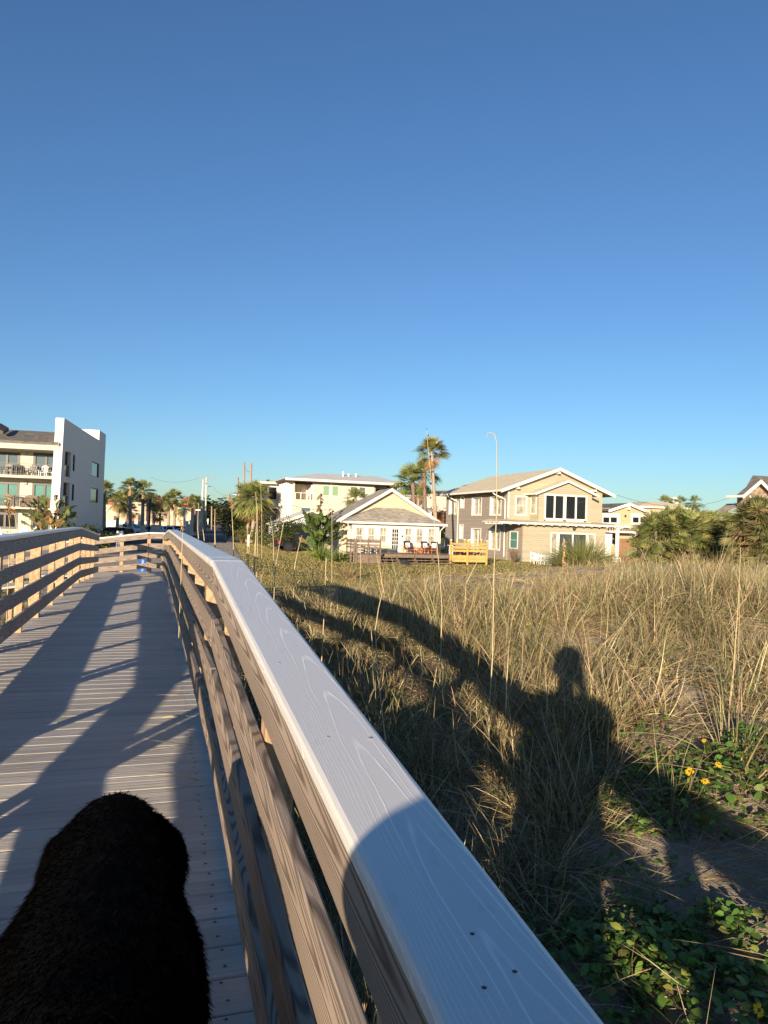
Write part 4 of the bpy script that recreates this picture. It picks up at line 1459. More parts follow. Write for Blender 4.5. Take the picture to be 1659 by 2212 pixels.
# ---- grey-roofed building with a white roof box ------------------------------------------------
hr = Fr(*Z5(480, 700), 112.0, PSI)
hg = house('house', 'low house with plain grey hipped roof, mostly hidden behind the palm clumps', 'house', hr)
a = hr.uz(Z5(475, 398)); b = hr.uz(Z5(960, 400)); t0 = hr.uz(Z5(570, 362), 3)[0]; tz_ = hr.uz(Z5(650, 362), 3)[1]
m = MB().slab([(a[0], 0, a[1]), (b[0], 0, a[1]), (b[0] - 2.5, 3, tz_), (t0, 3, tz_)], .15).slab([(a[0], 10, a[1]), (a[0], 0, a[1]), (t0, 3, tz_), (t0, 7, tz_)], .15).slab([(t0, 3, tz_), (b[0] - 2.5, 3, tz_), (b[0] - 2.5, 7, tz_), (t0, 7, tz_)], .12)
m.build('roof', 'roof_tan', hg)
MB().box(a[0] + .5, b[0] - .5, .6, 9.5, -.1, a[1] - .1).build('wall', 'siding_tan', hg)
MB().box(a[0] - .05, b[0], -.08, -.003, a[1] - .25, a[1]).build('fascia', 'white_trim', hg)
r = hr.rect(Z5, 775, 318, 822, 366, 3.5)
vb_ = MB().box(r[0], r[1], 3.2, 3.2 + r[1] - r[0], tz_ - .2, r[3] - .3).hexa([(r[0], 3.2, r[3] - .3), (r[1], 3.2, r[3] - .3), (r[1], 3.2 + r[1] - r[0], r[3] - .3), (r[0], 3.2 + r[1] - r[0], r[3] - .3)], [(r[0] + .3, 3.4, r[3]), (r[1] - .3, 3.4, r[3]), (r[1] - .3, 3.0 + r[1] - r[0], r[3]), (r[0] + .3, 3.0 + r[1] - r[0], r[3])]).build('roof_box', 'white_trim', hg)
m = MB()
for i in range(5):
    zz = tz_ + .1 + i * (r[3] - .4 - tz_) / 5
    MB().box(r[0] + .2, r[1] - .2, 3.16, 3.197, zz, zz + .14).build('louvre', 'steel', vb_)

# ---- brown shingle house, far right ------------------------------------------------------------
hs = Fr(*Z5(1478, 860), 62.0, PSI)
sh2 = house('house', 'brown shingle house with white eaves, cut off by the right edge', 'house', hs)
aU, aZ = hs.uz(Z5(1592, 160), -.6); lU, lZ = hs.uz(Z5(1428, 300), -.6)
half_ = aU - lU; k_ = (aZ - lZ) / half_
# true ridge lies further right: follow the same slope to the middle
mu_, mz_ = aU, aZ
ru_ = 2 * mu_ - lU
m = MB().prism([(0, -.1), (ru_ - .5, -.1), (ru_ - .5, lZ + .2), (mu_, mz_ - .2), (0, lZ + (0 - lU) * k_ - .2)], 'y', 0, .2)
m.box(0, .2, .2, 1.4, -.1, lZ + .1).box(ru_ - .7, ru_ - .5, .2, 1.4, -.1, lZ)
m.build('wall', 'wall_shingle', sh2)
m = MB().slab([(lU, -.6, lZ), (mu_, -.6, mz_), (mu_, .15, mz_), (lU, .15, lZ)], .15).slab([(mu_, -.6, mz_), (ru_, -.6, lZ), (ru_, .15, lZ), (mu_, .15, mz_)], .15)
m.slab([(aU + .6, 1.52, aZ - .4), (aU + 9, 1.52, aZ - .4), (aU + 9, 3.6, aZ + .8), (aU + 3.3, 3.6, aZ + .8)], .15)
m.build('roof', 'roof_dark', sh2)
m = MB()
for (ua, za), (ub, zb) in (((lU, lZ), (mu_, mz_)), ((mu_, mz_), (ru_, lZ))):
    m.prism([(ua, za - .3), (ub, zb - .3), (ub, zb + .03), (ua, za + .03)], 'y', -.68, -.603)
m.box(lU - .08, lU + .1, -.6, 1.2, lZ - .18, lZ + .02)
m.box(-.03, .12, -.035, -.002, -.1, lZ)
m.build('trim', 'white_trim', sh2)
lw0 = hs.vz(Z5(1305, 430), -2.2)[1]
m = MB().slab([(-1.0, 1.6, lw0 - .3), (.6, 1.6, lw0 + .65), (.6, 3.2, lw0 + .65), (-1.0, 3.2, lw0 - .3)], .12)
m.build('lean_to_roof', 'roof_grey', sh2)
MB().box(-.8, mu_ + 8, 1.8, 3.0, -.1, lw0 - .35).build('lean_to_wall', 'white_boards', sh2)
# white board fence in front of it
wf = Fr(*Z5(1440, 870), 57.0, PSI)
wfn = house('fence', 'white upright board fence below the brown shingle house', 'fence', wf)
r = wf.rect(Z5, 1440, 752, 1659, 872)
n = 26
for i in range(n):
    uu = r[0] + i * .24
    MB().box(uu, uu + .228, 0, .03, -.1, 1.75).build('fence_board', 'white_paint', wfn)
for zz in (.4, 1.4):
    MB().box(r[0], r[0] + n * .24, .031, .08, zz, zz + .1).build('fence_rail', 'white_paint', wfn)

# ---- small plain building behind the palms -----------------------------------------------------
bb = Fr(*ZA(1320, 500), 112.0, PSI)
bh = house('house', 'plain flat roofed stucco house behind the tall palms', 'house', bb)
r = bb.rect(ZA, 1300, 215, 1660, 400)
MB().box(r[0], r[1] + 3, 0, 8, -.1, r[3]).build('wall', 'stucco_cream', bh)
m = MB().slab([(r[0] - .8, -1, r[3] + .12), (r[1] + 3.5, -1, r[3] + .5), (r[1] + 3.5, 9, r[3] + .5), (r[0] - .8, 9, r[3] + .12)], .25)
m.build('roof', 'soffit_brown', bh)
window(bh, bb.rect(ZA, 1345, 260, 1375, 300), 0, 'u', 'glass_dark', fw=.08, nz=1)
# brown raised deck with pickets, and white pickets, between the houses
bd = Fr(*ZA(1390, 560), 88.0, PSI)
bdn = house('balcony', 'red brown raised wooden balcony with pickets between the two houses', 'balcony', bd)
r = bd.rect(ZA, 1385, 447, 1482, 575); r2 = bd.rect(ZA, 1505, 445, 1600, 578)
MB().box(r[0], r[1], 0, .06, r[2] - .2, r[3]).build('board_panel', 'red_wood', bdn)
MB().box(r[0], r2[1], .07, 2.5, r[2] - .3, r[2] - .1).build('floor', 'red_wood', bdn)
MB().box(r2[0] - .3, r2[1], .0, .065, r2[3] - .1, r2[3]).build('top_rail', 'red_wood', bdn)
for i in range(11):
    uu = r2[0] - .25 + (r2[1] - r2[0] + .2) * i / 10
    MB().box(uu, uu + .09, .07, .11, r2[2] - .1, r2[3] - .1).build('picket', 'red_wood', bdn)
for uu in (r[0], r2[1]):
    MB().box(uu - .1, uu + .1, .1, .3, -.1, r[2]).build('post', 'red_wood', bdn)
wp = Fr(*ZA(1340, 560), 84.0, PSI)
wpn = house('fence', 'short white picket rail behind the cottage roof', 'fence', wp)
r = wp.rect(ZA, 1318, 405, 1378, 480)
MB().box(r[0], r[1], 0, .05, r[3] - .12, r[3]).build('top_rail', 'white_trim', wpn)
for i in range(7):
    uu = r[0] + (r[1] - r[0] - .1) * i / 6
    MB().box(uu, uu + .1, .052, .09, -.1, r[3] - .02).build('picket', 'white_trim', wpn)
# white pergola behind the ridge
pg = Fr(*ZA(1130, 560), 90.0, PSI)
pgn = house('pergola', 'white pergola over a dark doorway, behind the cottage roof', 'pergola', pg)
r = pg.rect(ZA, 1040, 245, 1285, 290)
MB().box(r[0], r[1], 0, .2, r[2], r[3] - .25).build('beam', 'white_trim', pgn)
for i in range(12):
    uu = r[0] + (r[1] - r[0]) * i / 11
    MB().box(uu - .06, uu + .06, -.5, 2.5, r[3] - .25, r[3] - .02).build('rafter', 'white_trim', pgn)
for x in (1060, 1205, 1275):
    uu = pg.uz(ZA(x, 330))[0]
    MB().box(uu - .12, uu + .12, .0, .2, -.1, r[2]).build('post', 'white_trim', pgn)
MB().box(r[0], r[1], 2.6, 2.7, -.1, r[2]).build('back_wall', 'glass_dark', pgn)

# ---- white three-storey house ----------------------------------------------------------------
ZD = zoomer(1080, 1860, 2.9625)
hw = Fr(*ZD(265, 620), 98.0, PSI)
tw = house('house', 'white modern three storey house with metal hipped roof behind the yellow cottage', 'house', hw)
ev = hw.uz(ZD(700, 195))[1]
UE = hw.uz(ZD(1232, 300))[0]; UB = hw.uz(ZD(525, 300))[0]; UP = hw.uz(ZD(293, 300))[0]; UEE = hw.uz(ZD(1500, 300))[0]
rc = hw.rect(ZD, 293, 195, 523, 410)
wA = hw.rect(ZD, 622, 240, 818, 372); wB = hw.rect(ZD, 945, 255, 1135, 395); wC = hw.rect(ZD, 362, 500, 485, 585)
m = wall_u(MB(), 0, UE, -.1, ev, 0, .25, [(UP, UB, rc[2], ev + 1), wA, wB, wC])
m.build('front_wall', 'stucco_cream', tw)
xm = (wA[0] + wA[1]) / 2
window(tw, (wA[0], xm - .12, wA[2], wA[3]), 0, 'u', 'glass_green', fw=.1, nz=1, proud=.02)
window(tw, (xm + .12, wA[1], wA[2], wA[3]), 0, 'u', 'glass_green', fw=.1, nz=1, proud=.02)
MB().box(xm - .12, xm + .12, .0, .2, wA[2], wA[3]).build('mullion', 'white_trim', tw)
xm = (wB[0] + wB[1]) / 2
window(tw, (wB[0], xm - .12, wB[2], wB[3]), 0, 'u', 'glass_blue', fw=.1, nz=1, proud=.02)
window(tw, (xm + .12, wB[1], wB[2], wB[3]), 0, 'u', 'glass_blue', fw=.1, nz=1, proud=.02)
MB().box(xm - .12, xm + .12, .0, .2, wB[2], wB[3]).build('mullion', 'white_trim', tw)
window(tw, wC, 0, 'u', 'glass_blue', fw=.1, nz=1, proud=.02)
# balcony recess
m = MB().box(UP, UB, .25, 3.6, rc[2] - .3, rc[2]).box(UB - .2, UB, .25, 3.6, rc[2], ev).box(UP, UB, 3.6, 3.8, rc[2], ev)
m.build('balcony_recess', 'stucco_white', tw)
bd_ = hw.rect(ZD, 296, 270, 440, 400, 3.6)
window(tw, (UP + .1, UP + (UB - UP) * .62, rc[2] + .02, rc[2] + 2.3), 3.6, 'u', 'glass_deck', fw=.12, nx=2, nz=1, proud=.03, name='sliding_door')
MB().box(UP, UB, .3, .5, ev - .55, ev - .1).build('beam', 'soffit_brown', tw)
rl = hw.rect(ZD, 296, 332, 523, 410)
for zz in np.linspace(rl[2] + .12, rl[3], 9):
    MB().box(UP, UB, .06, .09, zz - .02, zz + (.05 if zz > rl[3] - .05 else .0)).build('rail_bar', 'white_trim' if zz > rl[3] - .05 else 'dark_metal', tw)
for x in (300, 365, 438, 480, 515):
    uu = hw.uz(ZD(x, 370))[0]
    MB().box(uu - .06, uu + .06, .02, .1, rl[2], rl[3]).build('rail_post', 'white_trim', tw)
for x in (494, 505):
    uu = hw.uz(ZD(x, 370), .6)[0]
    MB().box(uu - .12, uu + .12, .5, .7, rl[2], ev - .5).build('column', 'white_trim', tw)
MB().box(UE - .2, UEE, 2.6, 2.8, -.1, ev).build('rear_wall', 'stucco_white', tw)
for x in (1400, 1485):
    uu = hw.uz(ZD(x, 270), .4)[0]
    MB().box(uu - .2, uu + .2, .2, .6, -.1, ev).build('column', 'soffit_brown', tw)
window(tw, (UE + .5, UE + 3.0, ev - 2.4, ev - .5), 2.6, 'u', 'glass_blue', fw=.1, nz=1)
MB().box(UE, UE + .25, .25, 2.6, -.1, ev).build('return_wall', 'stucco_white', tw)
# street side with fins, lower wing
SDp = 14.0
m = MB().box(0, .25, .25, SDp, -.1, ev).box(UEE - .3, UEE, 2.8, SDp, -.1, ev).box(.25, UEE - .3, SDp - .25, SDp, -.1, ev)
m.build('side_wall', 'board_batten', tw)
for i in range(4):
    v0 = .9 + i * 1.7
    m = MB().box(-.9, -.003, v0, v0 + .25, ev - 5.3, ev - .15)
    m.build('fin', 'white_trim', tw)
    window(tw, (v0 + .45, v0 + 1.3, ev - 4.6, ev - 2.4), 0, 'v', 'glass_deck', fw=.08, nz=1)
wv0, wv1 = 8.0, 13.0
m = MB()
zs_ = [0, 3.1, 6.2]
wing = [(wv0 + .6, wv0 + 2.2, 7.0, 8.6), (wv0 + .6, wv0 + 2.2, 3.9, 5.3)]
wall_u(m, -3.2, -.003, -.1, ev - .35, wv0, wv0 + .2, [(-2.2, -.9, ev - 2.6, ev - .7), (-2.4, -.8, ev - 6.2, ev - 4.2)])
m.box(-3.2, -3.0, wv0 + .2, wv1, -.1, ev - .35)
m.build('wing_wall', 'board_batten', tw)
window(tw, (-2.2, -.9, ev - 2.6, ev - .7), wv0, 'u', 'glass_dark', fw=.08, nz=1)
window(tw, (-2.4, -.8, ev - 6.2, ev - 4.2), wv0, 'u', 'glass_blue', fw=.08, nz=1)
MB().slab([(-2.5, wv0 - .8, ev - 4.3), (-.7, wv0 - .8, ev - 4.3), (-.7, wv0 - .06, ev - 3.9), (-2.5, wv0 - .06, ev - 3.9)], .08).build('awning', 'steel', tw)
MB().box(-4.2, -.003, wv0 - 1.2, wv1 + .6, ev - .35, ev - .05).build('wing_roof', 'white_trim', tw)
MB().box(-3.9, -.003, wv0 - .9, wv0 - .002, ev - 3.9, ev - 3.6).build('canopy', 'white_trim', tw)
MB().box(-3.9, -.003, wv0 - 1.6, wv0 - .002, ev - 7.5, ev - 7.3).build('balcony_floor', 'white_trim', tw)
for i in range(12):
    uu = -3.8 + 3.7 * i / 11
    MB().box(uu - .05, uu + .05, wv0 - 1.58, wv0 - 1.52, ev - 7.3, ev - 6.3).build('baluster', 'white_trim', tw)
# roof
oh = 1.3
r0 = hw.uz(ZD(575, 101), 6.0); r1 = hw.uz(ZD(1268, 128), 6.0)
rz = (r0[1] + r1[1]) / 2
RU1 = UEE + 1.2
e0_ = ev + .15
cs = [(-oh, -oh, e0_), (RU1, -oh, e0_), (RU1, SDp + oh, e0_), (-oh, SDp + oh, e0_)]
ra, rb_ = (r0[0], 6.5, rz), (max(r1[0], r0[0] + 3), 6.5, rz)
m = MB().slab([cs[0], cs[1], rb_, ra], .06).slab([cs[3], cs[0], ra], .06).slab([cs[1], cs[2], rb_], .06).slab([cs[2], cs[3], ra, rb_], .06)
m.build('roof', 'roof_metal', tw)
m = MB().box(-oh - .04, RU1 + .04, -oh - .04, SDp + oh + .04, e0_ - .38, e0_ - .12)
m.build('eave', 'soffit_brown', tw)
MB().box(-oh - .08, RU1 + .08, -oh - .08, -oh - .042, e0_ - .3, e0_ - .04).build('gutter', 'white_trim', tw)
for x, h in ((868, .9), (931, .45), (1019, .5)):
    p = hw.uz(ZD(x, 125), 4.5)
    MB().tube([(p[0], 4.5, rz - 1.2), (p[0], 4.5, p[1] + h * .6)], .14 if h > .6 else .12, 8).build('roof_vent', 'steel' if h > .6 else 'white_trim', tw)

# ---- white garage with a low roof ---------------------------------------------------------------
gg = Fr(*ZD(45, 770), 84.0, PSI)
gh = house('garage', 'low white garage with pale sloping roof behind the dark hedge', 'garage', gg)
a = gg.uz(ZD(38, 705)); t = gg.uz(ZD(480, 548))
b = gg.uz(ZD(650, 592))
m = MB().prism([(.15, -.1), (b[0], -.1), (b[0], b[1] - .1), (t[0], t[1] - .1), (.15, a[1] - .1)], 'y', 0, .2).box(.15, .35, .2, 5, -.1, a[1] - .2)
m.build('wall', 'white_boards', gh)
m = MB().slab([(a[0], -.4, a[1]), (t[0], -.4, t[1]), (t[0], 5.5, t[1] + .1), (a[0], 5.5, a[1] + .1)], .14).slab([(t[0], -.4, t[1]), (b[0] + .3, -.4, b[1]), (b[0] + .3, 5.5, b[1] + .1), (t[0], 5.5, t[1] + .1)], .14)
m.build('roof', 'roof_metal', gh)
m = MB().prism([(a[0] - .03, a[1] - .3), (t[0], t[1] - .3), (t[0], t[1] + .02), (a[0] - .03, a[1] + .02)], 'y', -.46, -.403)
m.build('fascia', 'white_trim', gh)

# ---- condominium on the left ---------------------------------------------------------------------
ZE = zoomer(0, 1650, 4.424); Z0 = zoomer(0, 1600, 2.765)
cn = Fr(*ZE(1100, 1165), 66.0, rad(12.0))
co = house('apartment_building', 'cream three storey apartment building with open balconies and slanted end wall', 'building', cn)
cu0 = -26.0
sl = [(1090, 1165), (1655, 1715)]                       # slab front edges in the zoom
RV = 1.9                                                # depth of the balconies
zz_s = []
for a, b in sl:
    z1 = cn.uz(ZE(500, a + 25))[1]; z0 = cn.uz(ZE(500, b - 5))[1]
    zz_s.append((z0, z1))
    MB().box(cu0, -.3, -.05, RV, z0, z1).build('balcony_slab', 'stucco_cream', co)
(sz0, sz1), (lz0, lz1) = zz_s
floor0 = lz0 - (sz0 - lz1) - .1
f_top = cn.uz(ZE(500, 520))[1]; f_mid = cn.uz(ZE(500, 562))[1]; f_bot = cn.uz(ZE(500, 655))[1]
rg = cn.uz(ZE(500, 322), 5.0)[1]
holes = []
def dr(x0, y0, x1, y1):
    return cn.rect(ZE, x0, y0, x1, y1, RV)
doors = [(dr(585, 720, 1045, 1112), 'glass_blue'), (dr(-110, 700, 355, 1095), 'glass_blue'), (dr(565, 1245, 1005, 1665), 'glass_teal'), (dr(-110, 1225, 340, 1650), 'glass_teal'), (dr(548, 1790, 860, 2080), 'glass_deck'), (dr(-150, 1765, 315, 2060), 'glass_dark')]
for (q, g) in list(doors):
    for k in (1, 2, 3):
        doors.append(((q[0] - 6.9 * k, q[1] - 6.9 * k, q[2], q[3]), g)) if q[1] > -4.2 else None
hl = [d[0] for d in doors]
m = wall_u(MB(), cu0, -.31, -.3, f_bot + .3, RV, RV + .2, [(h[0], h[1], h[2], h[3]) for h in hl])
m.build('back_wall', 'stucco_cream', co)
for q, g in doors:
    f = window(co, q, RV, 'u', g, 'dark_metal', fw=.22, nx=2, nz=1, bars=.2, proud=.03, fd=.12, name='sliding_door')
MB().box(cu0, -.3, -.45, RV, f_bot, f_mid).build('eave_beam', 'stucco_cream', co)
MB().box(cu0, -.28, -.62, -.452, f_mid + .01, f_top).build('gutter', 'white_trim', co)
m = MB().slab([(cu0, -.62, f_top), (-.31, -.62, f_top), (-.31, 5.0, rg), (cu0, 5.0, rg)], .2).slab([(cu0, 5.0, rg), (-.31, 5.0, rg), (-.31, 12, f_top), (cu0, 12, f_top)], .2)
m.build('roof', 'roof_dark', co)
MB().slab([(cn.uz(ZE(-120, 400), 1)[0], .6, f_top + 1.3), (cn.uz(ZE(75, 440), 1)[0], .6, f_top + .9), (cn.uz(ZE(75, 440), 1)[0] - .2, 3, f_top + 1.5), (cn.uz(ZE(-120, 400), 1)[0], 3, f_top + 1.9)], .3).build('dormer', 'soffit_brown', co)
# end wall: leaning front edge, sloping top, openings
sv = lambda x, y: cn.vz(Z0(x, y), 0.0)
ztop = cn.uz(ZE(1140, 100))[1]
vb0 = sv(1000, 385); vend = sv(1163, 376)
BV = sv(1150, 900)[0]
tb0 = sv(1098, 410)[0]
ops = []
for x0, y0, x1, y1 in ((716, 570, 782, 852), (697, 912, 768, 1188)):
    a = sv(x0, (y0 + y1) / 2)[0]; b = sv(x1, (y0 + y1) / 2)[0]
    ops.append((max(min(a, b), .35), max(a, b), sv((x0 + x1) / 2, y1)[1], sv((x0 + x1) / 2, y0)[1]))
gop = (ops[1][0], ops[1][1], floor0 + .2, lz0 - .25)
sws = []
for x0, y0, x1, y1 in ((806, 603, 830, 790), (795, 930, 820, 1115), (1015, 690, 1095, 850), (1003, 975, 1085, 1135)):
    a = sv(x0, (y0 + y1) / 2)[0]; b = sv(x1, (y0 + y1) / 2)[0]
    sws.append((a, b, sv((x0 + x1) / 2, y1)[1], sv((x0 + x1) / 2, y0)[1]))
zsq = min(sv(735, 570)[1] + .4, ztop - 1.0)
m = wall_v(MB(), .0, BV, -.3, zsq, -.3, 0, ops + [gop] + sws)
m.prism([(0, zsq), (BV, zsq), (BV, vb0[1]), (vb0[0], vb0[1]), (0, ztop)], 'x', -.3, 0)
# leaning fin in front of the wall
m.prism([(-1.15, -.3), (-.002, -.3), (-.002, ztop - .02), (-.12, ztop - .02)], 'x', -.72, 0.0)
m.prism([(-.002, zsq), (.5, zsq), (.5, ztop - .25), (-.002, ztop - .02)], 'x', -.72, -.301)
m.build('end_wall', 'stucco_white', co)
for w in sws:
    window(co, w, -.05, '+', 'glass_dark', 'dark_metal', fw=.07, nx=1, nz=2 if w[1] - w[0] < 1.5 else 1, proud=.0, fd=.08)
MB().box(-4.2, .002, tb0, BV + .1, vb0[1] - 1.0, vend[1]).build('stair_tower', 'stucco_white', co)
MB().box(cu0, -.301, BV - .3, BV, -.3, f_top).build('rear_wall', 'stucco_cream', co)
MB().box(cu0, -.31, RV + .21, BV - .31, f_top - .5, f_top - .3).build('ceiling', 'stucco_cream', co)
for (a, b, z0, z1) in ops:
    MB().box(-.2, -.12, a, b, z0 + 1.05, z0 + 1.12).build('side_rail', 'dark_metal', co)
    for i in range(8):
        vv = a + (b - a) * (i + .5) / 8
        MB().box(-.18, -.14, vv - .02, vv + .02, z0, z0 + 1.05).build('side_bar', 'dark_metal', co)
for li, (z0, z1) in enumerate(zz_s):
    top = z1 + 1.08
    ulo = -12.0
    MB().box(ulo, -.72, .06, .11, top - .05, top).box(ulo, -.72, .07, .1, top - .2, top - .165).box(ulo, -.72, .07, .1, z1 + .08, z1 + .115).build('balcony_rail', 'dark_metal', co)
    m = MB()
    uu = -.85
    kk = 0
    while uu > ulo and kk < 100:
        big = kk % 9 == 0
        w_ = .035 if big else .014
        MB().box(uu - w_, uu + w_, .075, .075 + .02 + w_, z1 if big else z1 + .116, top - .051 if big else top - .2).build('baluster', 'dark_metal', co)
        uu -= .19; kk += 1
for x, y in ((480, 705), (455, 1245)):
    q = cn.uz(ZE(x, y), RV)
    MB().box(q[0] - .14, q[0] + .14, RV - .12, RV - .002, q[1] - .18, q[1] + .18).build('wall_lamp', 'grey_plastic', co)

# ---- long shop building beyond the parking lot -----------------------------------------------------
ZF = zoomer(400, 1880, 4.366)
sb = Fr(*ZF(55, 900), 150.0, rad(4))
sp_ = house('shop_building', 'long low peach stucco building with red trim beyond the parked cars', 'building', sb)
r = sb.rect(ZF, 55, 610, 500, 900); zlow_ = sb.uz(ZF(300, 600))[1]
r2 = sb.rect(ZF, 495, 562, 830, 900); tz2 = sb.uz(ZF(790, 505))[1]
r3 = sb.rect(ZF, 830, 650, 1590, 900)
MB().box(r[0] - 14, r[1], 0, 14, -.4, r[3]).build('wall', 'stucco_far', sp_)
MB().box(r[1] - .0, sb.uz(ZF(765, 700))[0], -.6, 14, -.4, r2[3]).build('upper_wall', 'stucco_far', sp_)
MB().box(sb.uz(ZF(765, 700))[0] + .002, r2[1], -1.2, 12, -.4, tz2).build('tower', 'stucco_far', sp_)
MB().box(r2[1] + .002, r3[1], -.2, 14, -.4, r3[3]).build('right_wall', 'stucco_far', sp_)
q = sb.rect(ZF, 882, 710, 1005, 762, -.2)
MB().box(q[0], q[1], -.28, -.203, q[2], q[3]).build('sign_panel', 'orange_panel', sp_)
for x0, y0, x1, y1, vv in ((553, 790, 598, 888, -.6), (660, 790, 722, 890, -.6), (925, 795, 975, 895, -.2), (240, 800, 285, 880, 0), (1050, 800, 1100, 880, -.2), (1280, 770, 1340, 830, -.2)):
    f = window(sp_, sb.rect(ZF, x0, y0, x1, y1, vv), vv, 'u', 'glass_dark', 'red_paint' if x0 in (553, 925) else 'soffit_brown', fw=.25, nz=1, name='shop_window')
for x0, x1 in ((555, 610), (668, 715), (470, 500)):
    window(sp_, sb.rect(ZF, x0, 595, x1, 625, -.6), -.6, 'u', 'glass_dark', 'soffit_brown', fw=.1, nx=2, nz=1)
q = sb.rect(ZF, 90, 565, 190, 610)
MB().box(q[0], q[1], 2, 6, r[3], q[3] + .2).build('roof_hut', 'red_paint', sp_)
q = sb.rect(ZF, 990, 478, 1095, 520, 6)
MB().slab([(q[0], 5, q[2]), (q[1], 5, q[2]), (q[1], 9, q[3] + .2), (q[0], 9, q[3] + .2)], .3).box(q[0] + .3, q[1] - .3, 5.5, 9, r3[3] - .2, q[2] - .1).build('red_roof', 'red_paint', sp_)
q = sb.rect(ZF, 1447, 490, 1550, 650, 1)
m = MB().box(q[0], q[1], 1, 1.3, q[3] - 1.0, q[3]).box(q[0] + .3, q[0] + .7, 1, 1.3, r3[3], q[3]).box(q[1] - .5, q[1] - .1, 1, 1.3, r3[3], q[3])
for k in range(4):
    zz = r3[3] + .4 + k * (q[3] - r3[3] - 1.2) / 4
    m.box(q[0] + .3, q[1] - .1, 1.02, 1.25, zz, zz + .22)
m.build('sign_frame', 'red_paint', sp_)
# blue shopfront further right
bs = Fr(*ZF(1590, 900), 165.0, rad(4))
bsn = house('shop_building', 'small blue grey shopfront half hidden beside the peach building', 'building', bs)
q = bs.rect(ZF, 1590, 690, 1720, 900)
MB().box(q[0], q[1], 0, 8, -.4, q[3]).build('wall', 'glass_deck', bsn)
MB().box(q[0] - .2, q[1] + .2, -.8, 8.2, q[3], q[3] + .25).build('roof', 'soffit_brown', bsn)
# ------------------------------------------------------------------ vegetation
TAN, STRAW, OLIVE, GREEN = (0.31, 0.225, 0.115), (0.52, 0.41, 0.235), (0.20, 0.185, 0.08), (0.13, 0.165, 0.065)


def unit(v):
    v = np.asarray(v, float)
    return v / (np.linalg.norm(v, axis=-1, keepdims=True) + 1e-9)


def tussocks(vb, cx, cy, nb, hmin, hmax, wscale, segs, pal_p, spread=1.0, rad_=0.10):
    """clumps of arching grass blades at the given centres"""
    cx = np.asarray(cx, float); cy = np.asarray(cy, float)
    K = len(cx)
    if K == 0: return
    N = K * nb
    ci = np.repeat(np.arange(K), nb)
    size = RNG.uniform(0.65, 1.15, K)[ci]
    a = RNG.uniform(0, 2 * np.pi, N)
    r = rad_ * np.sqrt(RNG.random(N)) * size
    x, y = cx[ci] + r * np.cos(a), cy[ci] + r * np.sin(a)
    z = ground_z(x, y) - 0.02
    lean = (0.12 + 1.0 * RNG.random(N) ** 1.2) * spread
    wind = np.array([0.18, 0.06, 0]) * spread
    cl = RNG.normal(size=(K, 3))[ci] * np.array([.28, .28, .05])      # each clump leans its own way
    out = np.stack([np.cos(a), np.sin(a), np.zeros(N)], 1)
    d = out * lean[:, None] + np.array([0, 0, 1.0]) + wind * RNG.random((N, 1)) + RNG.normal(size=(N, 3)) * 0.14 + cl * spread
    L = RNG.uniform(hmin, hmax, N) * size * RNG.uniform(.55, 1.15, N)
    cur = out * (0.15 + 0.45 * RNG.random((N, 1))) * lean[:, None] + np.array([0, 0, -1.0]) * (0.08 + 0.85 * RNG.random((N, 1)) * np.clip(lean[:, None], .2, 1.3)) + RNG.normal(size=(N, 3)) * .12
    kind = RNG.choice(4, size=K, p=pal_p)
    base = np.array([TAN, STRAW, OLIVE, GREEN])
    mixk = RNG.choice(4, size=N, p=pal_p)
    c = base[kind][ci] * 0.55 + base[mixk] * 0.45
    c = jit(c, N, 0.26)
    dk = RNG.random(N) < .2
    c[dk] *= .38
    br = RNG.random(N) < .12
    c[br] = jit([(.62, .50, .30)], br.sum(), .12)
    tip = c * 0.75 + np.array(STRAW) * 0.22
    w = RNG.uniform(0.0035, 0.0075, N) * wscale * 1.25
    # blades present their flat side in all directions
    s = np.stack([-np.sin(a), np.cos(a), RNG.normal(size=N) * 0.3], 1) + RNG.normal(size=(N, 3)) * 0.35
    vb.ribbons(np.stack([x, y, z], 1), d, L, w, c, cur, s, segs, 'blade', tip)


def scatter(n, y0, y1, k0=-0.66, k1=0.68, side=1):
    """points in the wedge in front of the camera, on the dune on one side of the walk"""
    Y = np.sqrt(RNG.uniform(y0 ** 2, y1 ** 2, n))
    X = RNG.uniform(k0, k1, n) * Y + RNG.uniform(-1.5, 2.0, n) * (Y < 14)
    lat, al = to_bw(X, Y)
    ok = (lat > 0.62) if side > 0 else (lat < -1.55)
    return X[ok], Y[ok]


def on_ground(px, py, dz=0.0, tmax=120):
    d = ray(px, py); t = 0.6
    while t < tmax:
        p = EYE + d * t
        if p.z < gz(p.x, p.y) + dz: return p
        t *= 1.008
    return EYE + d * tmax


BARE = [(on_ground(*p), r) for p, r in (((1400, 1850), .17), ((1500, 1940), .17), ((1620, 2010), .16), ((1010, 1745), .16), ((1500, 1530), .22), ((1570, 1470), .15))]


def patchy(X, Y, lo=0.38):
    n = (np.sin(X * 1.3 + 0.8 * Y + 1.0) * np.sin(0.9 * Y - 0.6 * X + 0.4) + 0.6 * np.sin(2.7 * X - 1.1) * np.sin(2.2 * Y + 0.5)) * 0.4 + 0.5
    lat, al = to_bw(X, Y)
    # bare sand below the ridge in front, and close to the walk
    bare = np.exp(-(((X - 1.9) / 0.9) ** 2 + ((Y - 3.6) / 0.55) ** 2)) * 0.75 + np.exp(-(((lat - 1.1) / 0.45) ** 2 + ((al - 1.7) / 0.8) ** 2)) * 0.6
    for q, r in BARE:
        bare = bare + .9 * np.exp(-((X - q.x) ** 2 + (Y - q.y) ** 2) / r ** 2)
    return n - bare + RNG.normal(size=len(X)) * 0.12 > lo


